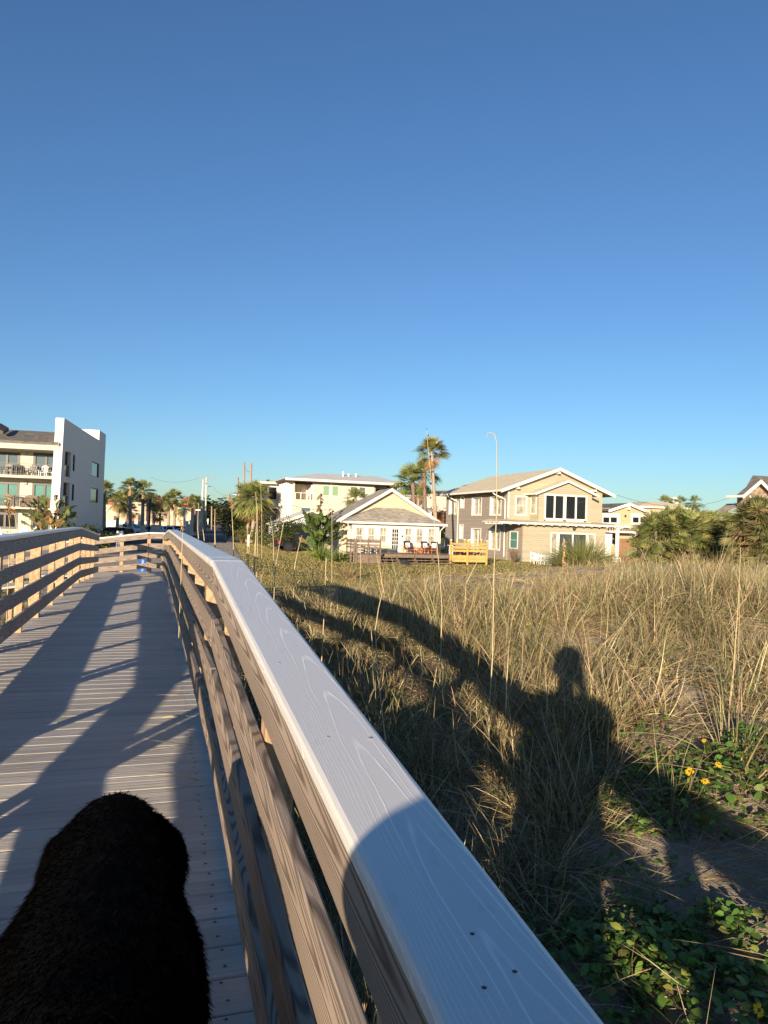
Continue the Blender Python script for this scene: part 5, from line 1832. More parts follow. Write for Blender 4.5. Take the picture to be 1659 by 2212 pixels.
def dune_end(X, Y):
    lat, al = to_bw(X, Y)
    return al < 19.5 + 1.02 * np.clip(lat, -3, 18) + RNG.normal(size=len(X)) * 1.4 + 1.2 * np.sin(lat * 0.9)


vb = VB()
P1 = [0.27, 0.18, 0.29, 0.26]
P2 = [0.27, 0.14, 0.34, 0.25]
low = lambda X, Y: 1 - .45 * sstep(7, 0, X - .12 * Y) * sstep(7, 16, Y)
for (n, y0, y1, nb, h0, h1, ws, sg, lo, pp) in (
        (900, 1.0, 4.2, 46, .28, .62, 0.8, 5, .32, [0.32, 0.14, 0.28, 0.26]),
        (1700, 4.2, 8.5, 44, .26, .60, 0.9, 5, .22, P1),
        (2300, 8.5, 15, 36, .26, .58, 1.1, 4, .30, P2),
        (2300, 15, 25, 26, .24, .54, 1.6, 3, .36, P2),
        (1700, 25, 40, 24, .22, .48, 2.4, 2, .36, P2)):
    X, Y = scatter(n, y0, y1)
    k = patchy(X, Y, lo) & dune_end(X, Y)
    X, Y = X[k], Y[k]
    f = low(X, Y)
    u = RNG.random(len(X))
    short = f < .8
    big = (u < 0.16) & ~short
    mid = (u >= 0.22) & (u < .6) & ~short
    rest = ~big & ~mid
    tussocks(vb, X[big], Y[big], nb, h0 * 1.25, h1 * 1.3, ws, sg, pp, 0.75, 0.12)
    tussocks(vb, X[mid], Y[mid], nb, h0, h1, ws, sg, pp, 1.25, 0.13)
    tussocks(vb, X[rest], Y[rest], nb, h0 * .6, h1 * .6, ws, sg, pp, 1.9, 0.12)
    # thin separate blades standing above the clumps
    K = len(X) // 2
    if K:
        i = RNG.integers(0, len(X), K)
        i = i[low(X[i], Y[i]) > .75]
        tussocks(vb, X[i] + RNG.normal(size=len(i)) * .1, Y[i], 3, h1 * .9, h1 * 1.55, ws * .85, sg, pp, .45, .05)
# the large clumps that stand out near the photographer's shadow
for px, py, nb, h0, h1, pp in ((1300, 1600, 95, .45, .95, [.15, .15, .25, .45]), (1325, 1570, 70, .5, 1.0, [.2, .2, .2, .4]), (1415, 1400, 120, .4, .85, P1), (1520, 1380, 140, .45, .9, P2), (1610, 1430, 140, .45, .95, P1),
                               (1580, 1640, 90, .5, 1.0, [.1, .2, .2, .5]), (1640, 1700, 90, .5, .9, [.1, .2, .2, .5]), (1180, 1560, 110, .4, .8, P1), (1000, 1500, 120, .4, .8, P1), (1080, 1560, 110, .4, .8, P1), (1455, 1770, 60, .4, .8, [.2, .1, .3, .4]), (1230, 1760, 80, .3, .7, P1)):
    q = on_ground(px, py)
    tussocks(vb, [q.x], [q.y], nb, h0, h1, .85, 6, pp, .95, .11)
# left of the walk
for (n, y0, y1, nb, ws) in ((900, 2.5, 12, 40, 1.2), (700, 12, 26, 26, 2.2)):
    X, Y = scatter(n, y0, y1, -1.0, 0.0, -1)
    tussocks(vb, X, Y, nb, .25, .65, ws, 3, P1, 1.2, .1)
# stray grasses in the lawn edge
X, Y = scatter(500, 24, 50, -.2, .5)
k = ~dune_end(X, Y) & (RNG.random(len(X)) < .16)
tussocks(vb, X[k], Y[k], 18, .2, .5, 5, 2, P2, 1.2, .15)
o = vb.build('dune_grass', 'grass_leaf'); o['kind'] = 'stuff'
o['label'] = 'tan and olive dune grass growing in arching clumps on the sand'

# dead blades lying flat on the sand
vb = VB()
for (n, y0, y1, ws) in ((9000, 1.0, 4.5, .7), (24000, 4.5, 9, 1.0), (13000, 9, 18, 1.5)):
    X, Y = scatter(n, y0, y1)
    nb_ = np.ones(len(X), bool)
    for q, r in BARE[:5]:
        nb_ &= ((X - q.x) ** 2 + (Y - q.y) ** 2 > (r * .8) ** 2) | (RNG.random(len(X)) < .55)
    X, Y = X[nb_], Y[nb_]
    n2 = len(X)
    a = RNG.uniform(0, 2 * np.pi, n2)
    d = np.stack([np.cos(a), np.sin(a), RNG.uniform(-.05, .55, n2)], 1)
    vb.ribbons(np.stack([X, Y, ground_z(X, Y) + .004 + .03 * RNG.random(n2)], 1), d, RNG.uniform(.12, .5, n2), RNG.uniform(.003, .006, n2) * ws,
               palette([TAN, STRAW, (0.26, 0.19, 0.11), (0.34, 0.27, 0.19)], n2, .18), curve=np.array([0, 0, -.25]) + RNG.normal(size=(n2, 3)) * .2, segs=3)
o = vb.build('dead_grass', 'grass_leaf'); o['kind'] = 'stuff'
o['label'] = 'dry fallen grass blades lying across the sand'

# lawn blades
vb = VB()
for (n, y0, y1, L, w) in ((150000, 17, 40, .055, .012), (170000, 40, 95, .07, .03)):
    Y = np.sqrt(RNG.uniform(y0 ** 2, y1 ** 2, n)); X = RNG.uniform(-.30, .55, n) * Y
    k = lawn_keep(X, Y); X, Y = X[k], Y[k]; n2 = len(X)
    d = RNG.normal(size=(n2, 3)) * .35 + np.array([0, 0, 1.0])
    f = np.sin(X * .5 + Y * .21) * np.sin(Y * .33 - X * .2) * .5 + .5
    c = jit(np.array([(0.42, 0.335, 0.13)]) * (1 - f[:, None]) + np.array([(0.31, 0.285, 0.105)]) * f[:, None], n2, .09)
    vb.ribbons(np.stack([X, Y, ground_z(X, Y) + .01], 1), d, L * RNG.uniform(.6, 1.3, n2), w, c, segs=1)
o = vb.build('lawn_grass', 'grass_leaf'); o['kind'] = 'stuff'


def leaves_at(vb, P, N_up, size, cols, droop=.3, segs=2, asp=.6, pr=None):
    n = len(P)
    a = RNG.uniform(0, 2 * np.pi, n)
    d = np.stack([np.cos(a), np.sin(a), RNG.normal(size=n) * .45 + N_up], 1)
    s = np.cross(d, np.array([0, 0, 1.0]) + RNG.normal(size=(n, 3)) * .45)
    L = size * RNG.uniform(.6, 1.25, n)
    vb.ribbons(P, d, L, L * asp, palette(cols, n, .2, pr), curve=np.array([0, 0, -droop]), side=s, segs=segs, prof='leaf')


# green beach vine, one patch at the rail and one beyond the flowers
def vine(name, label, cx, cy, rx, ry, n, size, hmax):
    vb = VB()
    r = np.sqrt(RNG.random(n)); a = RNG.uniform(0, 2 * np.pi, n)
    wob = 1 + .25 * np.sin(3 * a + 1) + .15 * np.sin(7 * a)
    X = cx + rx * r * np.cos(a) * wob; Y = cy + ry * r * np.sin(a) * wob
    lat, al = to_bw(X, Y); k = lat > .58; X, Y, r = X[k], Y[k], r[k]
    H = hmax * (1 - r ** 2) * (0.6 + .4 * np.sin(X * 9) * np.sin(Y * 8))
    P = np.stack([X, Y, ground_z(X, Y) + .02 + H * RNG.random(len(X)) ** .6], 1)
    leaves_at(vb, P, .35, size, [(0.10, 0.19, 0.035), (0.07, 0.14, 0.03), (0.16, 0.25, 0.055), (0.21, 0.22, 0.055)], .35, 3, .62, [.4, .3, .2, .1])
    o = vb.build(name, 'leaf'); o['kind'] = 'stuff'; o['label'] = label
    return o


p = on_ground(1520, 2120); vine('beach_vine', 'green leafy beach vine growing low beside the railing', p.x, p.y, .38, .34, 1150, .046, .2)
p = on_ground(1300, 1960); vine('beach_vine', 'dark shaded leafy vine growing below the railing', p.x, p.y, .3, .35, 260, .042, .10)
p = on_ground(1570, 1690); vine('beach_vine', 'sunlit vine patch under the yellow flowers', p.x, p.y, .70, .36, 1500, .05, .22)
p = on_ground(1240, 1640); vine('beach_vine', 'sparse vine in the shadow of the photographer', p.x, p.y, .7, .5, 240, .05, .16)
p = on_ground(1240, 2100); vine('beach_vine', 'vine leaves under the top rail in the shade', p.x, p.y, .3, .32, 380, .045, .12)

# yellow sunflowers
def sunflower(px, py, label, r=.034, face=None):
    r *= .5
    p = on_ground(px, py, .16)
    g = gz(p.x, p.y)
    t = thing('beach_sunflower', label, 'flower', (p.x, p.y, g), 0, 'yellow beach sunflowers on the dune')
    h = p.z - g
    st = VB()
    lean = Vector((random.uniform(-.05, .05), random.uniform(-.05, .05), 0))
    tip = Vector((0, 0, h))
    MB().tube([(lean.x * -1.2, lean.y * -1.2, -.02), (lean.x * -.3, lean.y * -.3, h * .5), tuple(tip)], .0022, 5).build('stem', 'stem_green', t)
    n = Vector(face or (random.uniform(-.8, .6), random.uniform(-.9, -.2), random.uniform(.4, 1.0))).normalized()
    a = n.orthogonal().normalized(); b = n.cross(a)
    vb = VB(); K = 13
    ang = np.linspace(0, 2 * np.pi, K, endpoint=False) + RNG.normal(size=K) * .08
    A, B, Nn = np.array(a), np.array(b), np.array(n)
    d = np.cos(ang)[:, None] * A + np.sin(ang)[:, None] * B
    sdir = -np.sin(ang)[:, None] * A + np.cos(ang)[:, None] * B
    vb.ribbons(np.array(tip) + d * r * .22 + Nn * .002, d + Nn * .12, r * RNG.uniform(.85, 1.1, K), r * .42, jit([(0.86, 0.52, 0.012)], K, .06), curve=-Nn * .15, side=sdir, segs=3, prof='leaf')
    vb.build('petals', 'leaf', t)
    MB().ball(tip + n * .004, r * .3, r * .3, r * .17, 10, 6, rot=n.to_track_quat('Z', 'Y').to_matrix()).build('flower_head', 'soffit_brown', t, smooth=True)
    vb = VB()
    leaves_at(vb, np.array([[0, 0, h * .35], [0, 0, h * .55], [.0, 0, h * .2]]), .3, .05, [(0.06, .12, .03)])
    vb.build('leaf', 'leaf', t)


for px, py, lab, r in (
        (1447, 1625, 'yellow flower highest in the sunlit vine patch', .030), (1490, 1667, 'largest yellow flower in the middle of the sunlit vine patch', .040),
        (1523, 1688, 'yellow flower lowest in the sunlit vine patch', .032), (1552, 1652, 'yellow flower at the right of the vine patch beside a tall stalk', .030),
        (1521, 1600, 'small yellow flower on the sand edge above the vine patch', .02), (1142, 1348, 'lone yellow flower in the far sunlit grass', .045),
        (1143, 1585, 'yellow flower in the shade left of the photographer shadow', .032), (1208, 1578, 'yellow flower inside the photographer shadow', .032),
        (1638, 2182, 'yellow flower in the bottom right corner beside the bright vine', .036)):
    sunflower(px, py, lab, r)


# tall dry sea oat stalks, each a thing
def stalk(pts, D, label, r=.004, plume=0, seeds=0, mat=None, D2=None):
    """pts in the picture from base to tip, at distance D (metres)"""
    D2 = D if D2 is None else D2
    n = len(pts)
    P = [W(x, y, D + (D2 - D) * i / (n - 1)) for i, (x, y) in enumerate(pts)]
    b = P[0]; g = gz(b.x, b.y) - .03
    base = Vector((b.x, b.y, g))
    t = thing('sea_oat_stalk', label, 'grass stalk', base, 0, 'tall dry sea oat stalks')
    Q = [p - base for p in P]
    if Q[0].z > .02: Q = [Vector((0, 0, 0))] + Q
    F = []
    for i in range(len(Q) - 1):
        for j in range(4):
            F.append(Q[i].lerp(Q[i + 1], j / 4))
    F.append(Q[-1])
    m = len(F)
    vb = VB()
    mb = MB().tube(F, [.85 * r * (1.15 - .75 * i / m) for i in range(m)], 5)
    V = np.array(mb.v)
    quads = [f if len(f) == 4 else f[:4] for f in mb.f]
    vb.mesh(V, np.array(quads), mat or (0.58, 0.48, 0.29))
    vb.build('stem', 'leaf_dull', t)
    # a few dry leaf blades at the foot
    vb = VB()
    k = 9
    a = RNG.uniform(0, 6.28, k)
    vb.ribbons(np.zeros((k, 3)) + np.array([0, 0, .02]), np.stack([np.cos(a) * .5, np.sin(a) * .5, np.ones(k)], 1), RNG.uniform(.3, .6, k), .006 * max(1, D / 5), palette([TAN, OLIVE], k), curve=np.stack([np.cos(a) * .4, np.sin(a) * .4, -.4 * np.ones(k)], 1), segs=3)
    vb.build('blades', 'grass_leaf', t)
    if plume:
        vb = VB(); K = 90
        f = RNG.random(K) ** .8
        L0 = len(F)
        ix = np.clip((L0 - 1) - f * plume * (L0 - 1), 0, L0 - 1.01)
        i0 = ix.astype(int); fr = (ix - i0)[:, None]
        A = np.array([tuple(q) for q in F])
        pos = A[i0] * (1 - fr) + A[i0 + 1] * fr
        dd = RNG.normal(size=(K, 3)) * .6 + np.array([.35, 0, -.5])
        vb.ribbons(pos, dd, RNG.uniform(.02, .045, K) * max(1, D / 7), .010 * max(1, D / 7), palette([(0.50, .34, .16), (.36, .22, .11)], K), segs=2, prof='leaf')
        vb.build('seed_head', 'leaf_dull', t)
    if seeds:
        vb = VB(); K = seeds
        A = np.array([tuple(q) for q in F]); L0 = len(A)
        ix = np.linspace(L0 * .62, L0 - 1, K).astype(int)
        dd = RNG.normal(size=(K, 3)) * .5 + np.array([0, 0, .4])
        dd[::2, 0] += .9; dd[1::2, 0] -= .9
        vb.ribbons(A[ix], dd, .030 * max(1, D / 9), .016 * max(1, D / 9), palette([(0.05, .03, .02), (.09, .05, .03)], K), segs=2, prof='leaf')
        vb.build('dry_leaves', 'leaf_dull', t)


zs2 = zoomer(350, 1800, 2.074); zs3 = zoomer(1050, 1700, 2.074); zs5 = zoomer(1000, 2150, 1.508); zs6 = zoomer(2000, 2150, 1.5476); zs7 = zoomer(740, 1830, 4.366)
stalk([(1058, 1515), (1064, 1420), (1067, 1235), (1073, 1100), (1073, 955), (1068, 938), (1060, 934), (1053, 937), (1051, 945)], 4.3, 'tallest straight dry stalk, curled over at the tip, in front of the house', .0048)
stalk([zs5(1158, 430), zs5(1150, 300), zs5(1130, 60), (938, 1130), (930, 1020), (924, 960), (922, 929)], 5.6, 'dry stalk with small dark leaves at its tip, in front of the palms', .0045, seeds=9)
stalk([zs5(432, 750), zs5(445, 500), zs5(455, 250), zs5(458, 120)], 5.0, 'stalk standing upright in the shaded dune edge beside the railing', .0055)
stalk([zs5(818, 1230), zs5(795, 1050), zs5(770, 800), zs5(755, 560), zs5(775, 430), zs5(800, 320)], 3.6, 'bent stalk leaning right in the middle of the railing shadow', .0045)
stalk([zs6(1400, 1310), zs6(1440, 900), zs6(1475, 400), zs6(1490, 60)], 4.4, 'long pale stalk at the far right with a thin tip', .0045)
stalk([zs6(1475, 800), zs6(1480, 560), zs6(1485, 300)], 5.5, 'shorter stalk just behind the long pale stalk at the right', .004)
stalk([zs2(1390, 900), zs2(1402, 650), zs2(1405, 500), zs2(1395, 350)], 10, 'thickest stalk of the cluster in front of the roadside palms', .0085)
stalk([zs2(1446, 910), zs2(1446, 600), zs2(1440, 380), zs2(1436, 260)], 10, 'thin high stalk at the right of the cluster before the palms', .0055)
stalk([zs2(1408, 900), zs2(1412, 700), zs2(1410, 560), zs2(1412, 440)], 10.5, 'slim stalk behind the thickest one of the cluster', .0065)
stalk([zs2(1382, 880), zs2(1396, 700), zs2(1404, 560)], 9.5, 'short slanted stalk at the left of the cluster', .0065)
stalk([zs2(1345, 720), zs2(1370, 640), zs2(1400, 590)], 11, 'stalk leaning strongly right across the palm trunks', .008)
stalk([zs2(1213, 880), zs2(1208, 700), zs2(1200, 560), zs2(1198, 470), zs2(1185, 420), zs2(1168, 358)], 9, 'stalk with a brown drooping seed plume above the street', .006, plume=.35)
stalk([zs2(1060, 820), zs2(1058, 740), zs2(1056, 600), zs2(1058, 490)], 8, 'pale stalk standing alone in front of the street', .0085)
stalk([zs2(922, 740), zs2(915, 660), zs2(916, 560), zs2(922, 440)], 8.5, 'stalk near the top rail at the left side of the street', .007)
stalk([zs2(968, 740), zs2(962, 690), zs2(956, 655)], 8.5, 'short broken stalk beside the top rail and the street', .007)
stalk([zs2(1330, 740), zs2(1328, 620)], 10.5, 'short upright stalk in front of the left palm trunk', .008)
stalk([zs2(1545, 810), zs2(1538, 700), zs2(1525, 620), zs2(1518, 560)], 14, 'thin stalk in front of the dark hedge left of the pickup', .008)
stalk([zs2(1555, 1000), zs2(1590, 800), zs2(1625, 620), zs2(1652, 440)], 7, 'stalk leaning right in front of the white three storey house', .005)
stalk([zs3(265, 1185), zs3(290, 1060), zs3(315, 950), zs3(328, 915)], 9, 'curved stalk in front of the black pickup', .007)
stalk([zs3(575, 1240), zs3(577, 900), zs3(573, 600), zs3(568, 470)], 8, 'fine vertical stalk in front of the cottage side wall', .004)
stalk([zs3(525, 1240), zs3(528, 1160), zs3(532, 1100)], 8, 'short stub of a stalk on the lawn edge below the agaves', .005)
stalk([zs3(815, 1160), zs3(812, 1000), zs3(818, 900), zs3(826, 850)], 12, 'stalk with dark dry leaves in front of the old deck railing', .006, seeds=10)
stalk([(1006, 1262), (1030, 1215), (1044, 1180), (1052, 1150)], 7, 'slanted stalk crossing the lower end of the yellow railing', .0055)
stalk([zoomer(2080, 1850, 3.95)(678, 1640), zoomer(2080, 1850, 3.95)(690, 1400), zoomer(2080, 1850, 3.95)(690, 1180)], 16, 'stalk with pinkish dry seeds in front of the sliding door', .007, plume=.8)
stalk([(22, 1146), (19, 1110), (16, 1088), (15, 1063)], 9, 'sea oat with a large brown seed head at the left edge', .006, plume=.55)
stalk([(38, 1150), (34, 1125), (30, 1105), (24, 1098), (17, 1106)], 9, 'sea oat with a drooping small seed head beside the left edge', .005, plume=.35)
stalk([zoomer(400, 1880, 4.366)(1445, 1060), zoomer(400, 1880, 4.366)(1400, 900), zoomer(400, 1880, 4.366)(1330, 720), zoomer(400, 1880, 4.366)(1275, 600)], 7.5, 'sea oat with a golden plume above the end of the top rail', .005, plume=.85)

# stray blades pushing through the right railing and lying on the planks
for i, (lt, al, dx, dy, L) in enumerate(((.24, 1.75, -.9, -.35, .35), (.24, 1.45, -.7, -.7, .28), (.25, 1.98, -1, .1, .25), (.26, 3.6, -1, .3, .3), (.25, 4.1, -1, -.2, .22), (.26, 4.7, -1, .2, .25), (.26, 5.3, -1, -.4, .2), (.2, 2.5, -1, -.9, .5))):
    vb = VB()
    b = BW(lt, al, deck_z(al) + .012)
    d = _BR * dx + _BD * dy
    vb.ribbons(np.zeros((3, 3)), np.array([[d.x, d.y, .12]]) + RNG.normal(size=(3, 3)) * .08, L, .004, palette([(.42, .40, .16), STRAW], 3), curve=np.array([0, 0, -.12]) + RNG.normal(size=(3, 3)) * .15, side=np.array([[0, 0, 1.0]]) + RNG.normal(size=(3, 3)) * .5, segs=5)
    o = vb.build('grass_blade', 'grass_leaf', None, b)
    tag(o, 'thin loose grass blades lying on the deck planks beside the right railing', 'grass', 'loose grass blades on the deck')


# ------------------------------------------------------------------ palms
PALM_G = [(0.25, 0.275, 0.10), (0.32, 0.33, 0.125), (0.18, 0.21, 0.08)]
PALM_D = [(0.36, 0.24, 0.115), (0.27, 0.175, 0.085)]


def fronds(vb, n, c, R, e0, e1, cols, fan=100, nl=18, pet=.5, wl=.035, droop=.35, org=.05, ptop=None):
    """fan leaves radiating from c (crown radius R), heights between e0 and e1 degrees"""
    c = np.asarray(c, float)
    az = RNG.uniform(0, 2 * np.pi, n); el = np.radians(RNG.uniform(e0, e1, n))
    d = np.stack([np.cos(az) * np.cos(el), np.sin(az) * np.cos(el), np.sin(el)], 1)
    Lp = R * pet * RNG.uniform(.75, 1.1, n)
    b = c + RNG.normal(size=(n, 3)) * org
    col = palette(cols, n, .16)
    vb.ribbons(b, d, Lp, R * .025 + .012, col * .9, curve=np.array([0, 0, -.12]), segs=2, prof='flat')
    hub = b + d * Lp[:, None] + np.array([0, 0, -.12]) * Lp[:, None]
    s = unit(np.cross(d, np.array([0, 0, 1.0]) + RNG.normal(size=(n, 3)) * .25))
    a = np.radians(np.linspace(-fan, fan, nl))
    dd = (np.cos(a)[None, :, None] * d[:, None, :] + np.sin(a)[None, :, None] * s[:, None, :])
    nrm = np.cross(d, s)
    dd = dd + nrm[:, None, :] * (np.abs(np.sin(a)) * -.18)[None, :, None]
    N = n * nl
    L = (R * (1 - pet) * RNG.uniform(.85, 1.1, n))[:, None] * (0.62 + .38 * np.cos(a * .8))[None, :]
    vb.ribbons(np.repeat(hub, nl, 0), dd.reshape(-1, 3) + RNG.normal(size=(N, 3)) * .05, L.ravel(), wl * R, jit(np.repeat(col, nl, 0), N, .1),
               curve=np.array([0, 0, -droop]), side=np.repeat(nrm, nl, 0)[:, :] * .35 + np.cross(dd.reshape(-1, 3), np.repeat(nrm, nl, 0)), segs=2, prof='leaf')


def palm(name, label, px_base, px_top, D, R, n=42, tr=.17, z0=0.0, e0=-45, e1=88, dead=8, cols=PALM_G, group=None, tmat='pole_wood', skirt=False, droop=.35, fan=100, wl=.035):
    top = W(*px_top, D); bx = W(*px_base, D)
    zb = gz(bx.x, bx.y) + z0
    base = Vector((bx.x, bx.y, zb))
    t = thing(name, label, 'palm tree', base, 0, group)
    q = top - base
    m = MB()
    pts, rs = [], []
    K = 14
    for i in range(K + 1):
        f = i / K
        pts.append((q.x * f ** 1.3, q.y * f, q.z * f - (.3 if i == 0 else 0)))
        rs.append(tr * (1.15 - .35 * f + .06 * (i % 2)) * (1.25 if i == K - 1 else 1))
    m.tube(pts, rs, 9)
    m.build('trunk', tmat, t, smooth=True)
    vb = VB()
    fronds(vb, n, tuple(q), R, e0, e1, cols, droop=droop, fan=fan, wl=wl)
    vb.build('crown', 'leaf', t)
    if dead:
        vb = VB()
        fronds(vb, dead, (q.x, q.y, q.z - R * .12), R * .85, -85, -40, PALM_D, droop=.3)
        if skirt:
            fronds(vb, dead * 3, (q.x * .9, q.y * .9, q.z * .86), R * .6, -88, -60, PALM_D, droop=.2)
        vb.build('dead_fronds', 'leaf_dull', t)
    return t


palm('palm_tree', 'tallest palm with bare slim trunk and small crown beside the cottage roof', zs3(1452, 900), zs3(1402, 215), 72, 2.05, 50, .15, e0=-25, dead=6, tmat='pole_wood', cols=[(.26, .26, .08), (.20, .22, .08), (.34, .28, .10)])
palm('palm_tree', 'middle palm with thick reddish trunk right beside the tallest palm', zs3(1358, 900), zs3(1340, 395), 76, 2.2, 38, .21, e0=-30, dead=3, tmat='old_wood')
palm('palm_tree', 'leftmost and widest palm of the three by the cottage roof', zs3(1275, 900), zs3(1245, 470), 78, 2.8, 46, .22, e0=-35, dead=3, tmat='old_wood', cols=[(.24, .29, .08), (.31, .33, .10), (.18, .22, .07)])
palm('palm_tree', 'short palm rising just above the cottage roof on the left', zs3(765, 800), zs3(768, 610), 90, 2.0, 40, .25, dead=2)
palm('palm_tree', 'roadside palm with dense brown skirt behind the stalk cluster', zs7(1090, 1400), zs7(1110, 720), 100, 3.3, 70, .26, e0=-55, dead=22, skirt=True)
palm('palm_tree', 'roadside palm leaning out right beside the skirted palm', zs7(1165, 1400), zs7(1255, 690), 99, 3.2, 70, .26, e0=-60, dead=20, skirt=True)
palm('palm_tree', 'greener palm behind the roadside palms next to the white house', zs7(1440, 1400), zs7(1460, 690), 108, 3.6, 60, .26, e0=-60, dead=6)
palm('palm_tree', 'tall left palm of the pair above the white pickup', (281, 1160), zs2(352, 295), 106, 1.85, 54, .24, e0=-45, dead=3)
palm('palm_tree', 'tall right palm of the pair with stout neck above the white pickup', zs2(455, 690), zs2(462, 335), 108, 2.2, 58, .26, e0=-45, dead=4)
palm('palm_tree', 'palm half hidden by the edge of the apartment building', zs2(140, 640), zs2(140, 330), 104, 2.0, 46, .24, dead=3)
palm('palm_tree', 'bushy lower palm left of the tall pair', zs2(245, 640), zs2(262, 420), 122, 2.5, 50, .26, dead=5, cols=[(.32, .30, .09), (.2, .21, .07)])
palm('palm_tree', 'dark bushy palm touching the trunk of the tall left palm', zs2(322, 640), zs2(318, 420), 126, 2.1, 40, .24, dead=5)
palm('palm_tree', 'small dark palm low in front of the shop wall', zs2(330, 640), zs2(345, 510), 128, 2.2, 34, .22, dead=2)
palm('palm_tree', 'round palm in front of the orange sign panel', zs2(552, 640), zs2(546, 430), 132, 2.3, 54, .24, e0=-60, dead=6)
palm('palm_tree', 'short palm under the orange sign panel', zs2(604, 620), zs2(602, 530), 134, 2.1, 40, .2, e0=-50, dead=4)
palm('palm_tree', 'palm left of the red sign frame', zs2(672, 640), zs2(672, 430), 130, 2.3, 48, .25, dead=5)
palm('palm_tree', 'higher palm just left of the red sign frame', zs2(720, 640), zs2(722, 400), 134, 2.5, 50, .25, dead=5, cols=[(.25, .27, .08), (.18, .21, .07)])
palm('palm_tree', 'palm in front of the shop building below the red sign frame', zs2(812, 640), zs2(795, 470), 130, 2.1, 40, .24, dead=5)
palm('palm_tree', 'palm beside the blue grey shopfront and the red pole', zs2(895, 640), zs2(885, 440), 160, 2.7, 50, .24, dead=4)
for px_, lab in ((715, 'small palm top left of the white roof box'), (848, 'small palm top right of the white roof box'), (990, 'small palm top further right of the white roof box')):
    palm('palm_tree', lab, Z5(px_, 520), Z5(px_, 372), 118, 1.9, 30, .2, dead=0)


def palmetto(label, px, py, D, w, h, n, cols=[(.20, .215, .075), (.26, .26, .095), (.14, .165, .06)], deadn=20, z0=0):
    """clump of several fan-leaved heads from the ground"""
    p = W(px, py, D); base = Vector((p.x, p.y, gz(p.x, p.y) + z0))
    t = thing('palmetto', label, 'shrub', base)
    vb = VB(); vd = VB()
    st = MB()
    K = n
    for i in range(K):
        a = random.uniform(0, 6.28); r = math.sqrt(random.random())
        x, y = r * w * .42 * math.cos(a), r * w * .32 * math.sin(a)
        zc = h * (0.22 + .44 * math.sqrt(max(0, 1 - r * r)) + .08 * random.random()) if i % 3 else h * random.uniform(.12, .36)
        fronds(vb, 20, (x, y, zc), h * random.uniform(.26, .36), -25, 88, cols, wl=.05, droop=.25)
        if i % 2 == 0: fronds(vd, max(2, deadn // K), (x, y, zc - .1), h * .36, -80, -15, PALM_D, droop=.3)
        st.tube([(x * .8, y * .8, -.2), (x, y, zc)], [.13, .09], 6)
    st.build('stem', 'old_wood', t)
    vb.build('fronds', 'leaf', t)
    vd.build('dead_fronds', 'leaf_dull', t)
    return t


palmetto('largest green fan palm clump between the beige house and the right edge', *Z5(830, 850), 44, 5.4, 5.0, 44, deadn=80)
palmetto('green fan palm clump behind and right of the largest one', *Z5(1200, 850), 52, 4.4, 5.4, 28, deadn=40)
palmetto('fan palm clump with many dry brown fronds at the right edge', *Z5(1650, 850), 36, 2.8, 4.5, 26, [(.24, .24, .10), (.32, .28, .13), (.17, .18, .075)], deadn=150)


def shrub(name, label, px, py, D, w, h, n, cols, leaf=.12, cat='shrub', dp=.8, asp=.6, z0=0, up=.25):
    p = W(px, py, D); base = Vector((p.x, p.y, gz(p.x, p.y) + z0))
    t = thing(name, label, cat, base)
    m = MB()
    for i in range(7):
        a = random.uniform(0, 6.28)
        e = Vector((math.cos(a) * w * .3, math.sin(a) * w * .25, h * random.uniform(.5, .8)))
        m.tube([(0, 0, -.2), (e.x * .4, e.y * .4, e.z * .55), tuple(e)], [.05, .035, .015], 5)
    m.build('stem', 'old_wood', t)
    K = 16
    ca = RNG.uniform(0, 2 * np.pi, K); crr = np.sqrt(RNG.random(K)) * .33
    cen = np.stack([np.cos(ca) * crr * w, np.sin(ca) * crr * w * dp, h * RNG.uniform(.25, .78, K)], 1)
    rr = np.stack([RNG.uniform(.16, .28, K) * w, RNG.uniform(.16, .28, K) * w * dp, RNG.uniform(.16, .26, K) * h], 1)
    i = RNG.integers(0, K, n)
    P = cen[i] + unit(RNG.normal(size=(n, 3))) * rr[i] * (RNG.random((n, 1)) ** .4)
    P[:, 2] = np.clip(P[:, 2], .03, None)
    vb = VB()
    leaves_at(vb, P, up, leaf, cols, .3, 2, asp)
    vb.build('foliage', 'leaf', t)
    return t


DK = [(.075, .10, .035), (.105, .13, .045), (.05, .07, .028)]
MG = [(.15, .18, .05), (.21, .22, .075), (.11, .14, .045)]
shrub('shrub', 'large dark shrub at the right kerb of the street', *zs7(880, 1400), 100, 4.4, 5.0, 2600, DK, .32)
shrub('shrub', 'reddish brown low shrub at the street edge', *zs7(745, 1370), 106, 2.6, 3.0, 700, [(.26, .14, .07), (.18, .10, .05)], .25)
shrub('shrub', 'yellow green grassy shrub below the roadside palms', *zs7(1000, 1440), 92, 3.6, 2.4, 1300, [(.20, .20, .06), (.12, .14, .04)], .35, asp=.2, up=1.0)
shrub('shrub', 'dark shrub between the roadside palms and the garage', *zs7(1400, 1400), 94, 3.4, 4.2, 1700, DK, .3)
shrub('shrub', 'green shrub left of the long hedge', *zs7(1330, 1450), 88, 3.4, 2.0, 1200, MG, .25)
shrub('hedge', 'dark hedge in front of the white garage', *ZD(150, 900), 79, 5.6, 3.7, 4200, DK, .2, 'hedge')
shrub('hedge', 'dark leafy hedge between the garage hedge and the black pickup', *ZD(300, 880), 80, 4.4, 3.8, 3400, DK, .2, 'hedge')
shrub('hedge', 'lighter low hedge at the left end beside the lawn', *ZD(60, 910), 77, 3.6, 2.0, 1900, MG, .18, 'hedge')
shrub('shrub', 'dark spiky shrub in front of the apartment end wall', *Z0(930, 1430), 50, 3.3, 2.7, 2300, DK, .26)
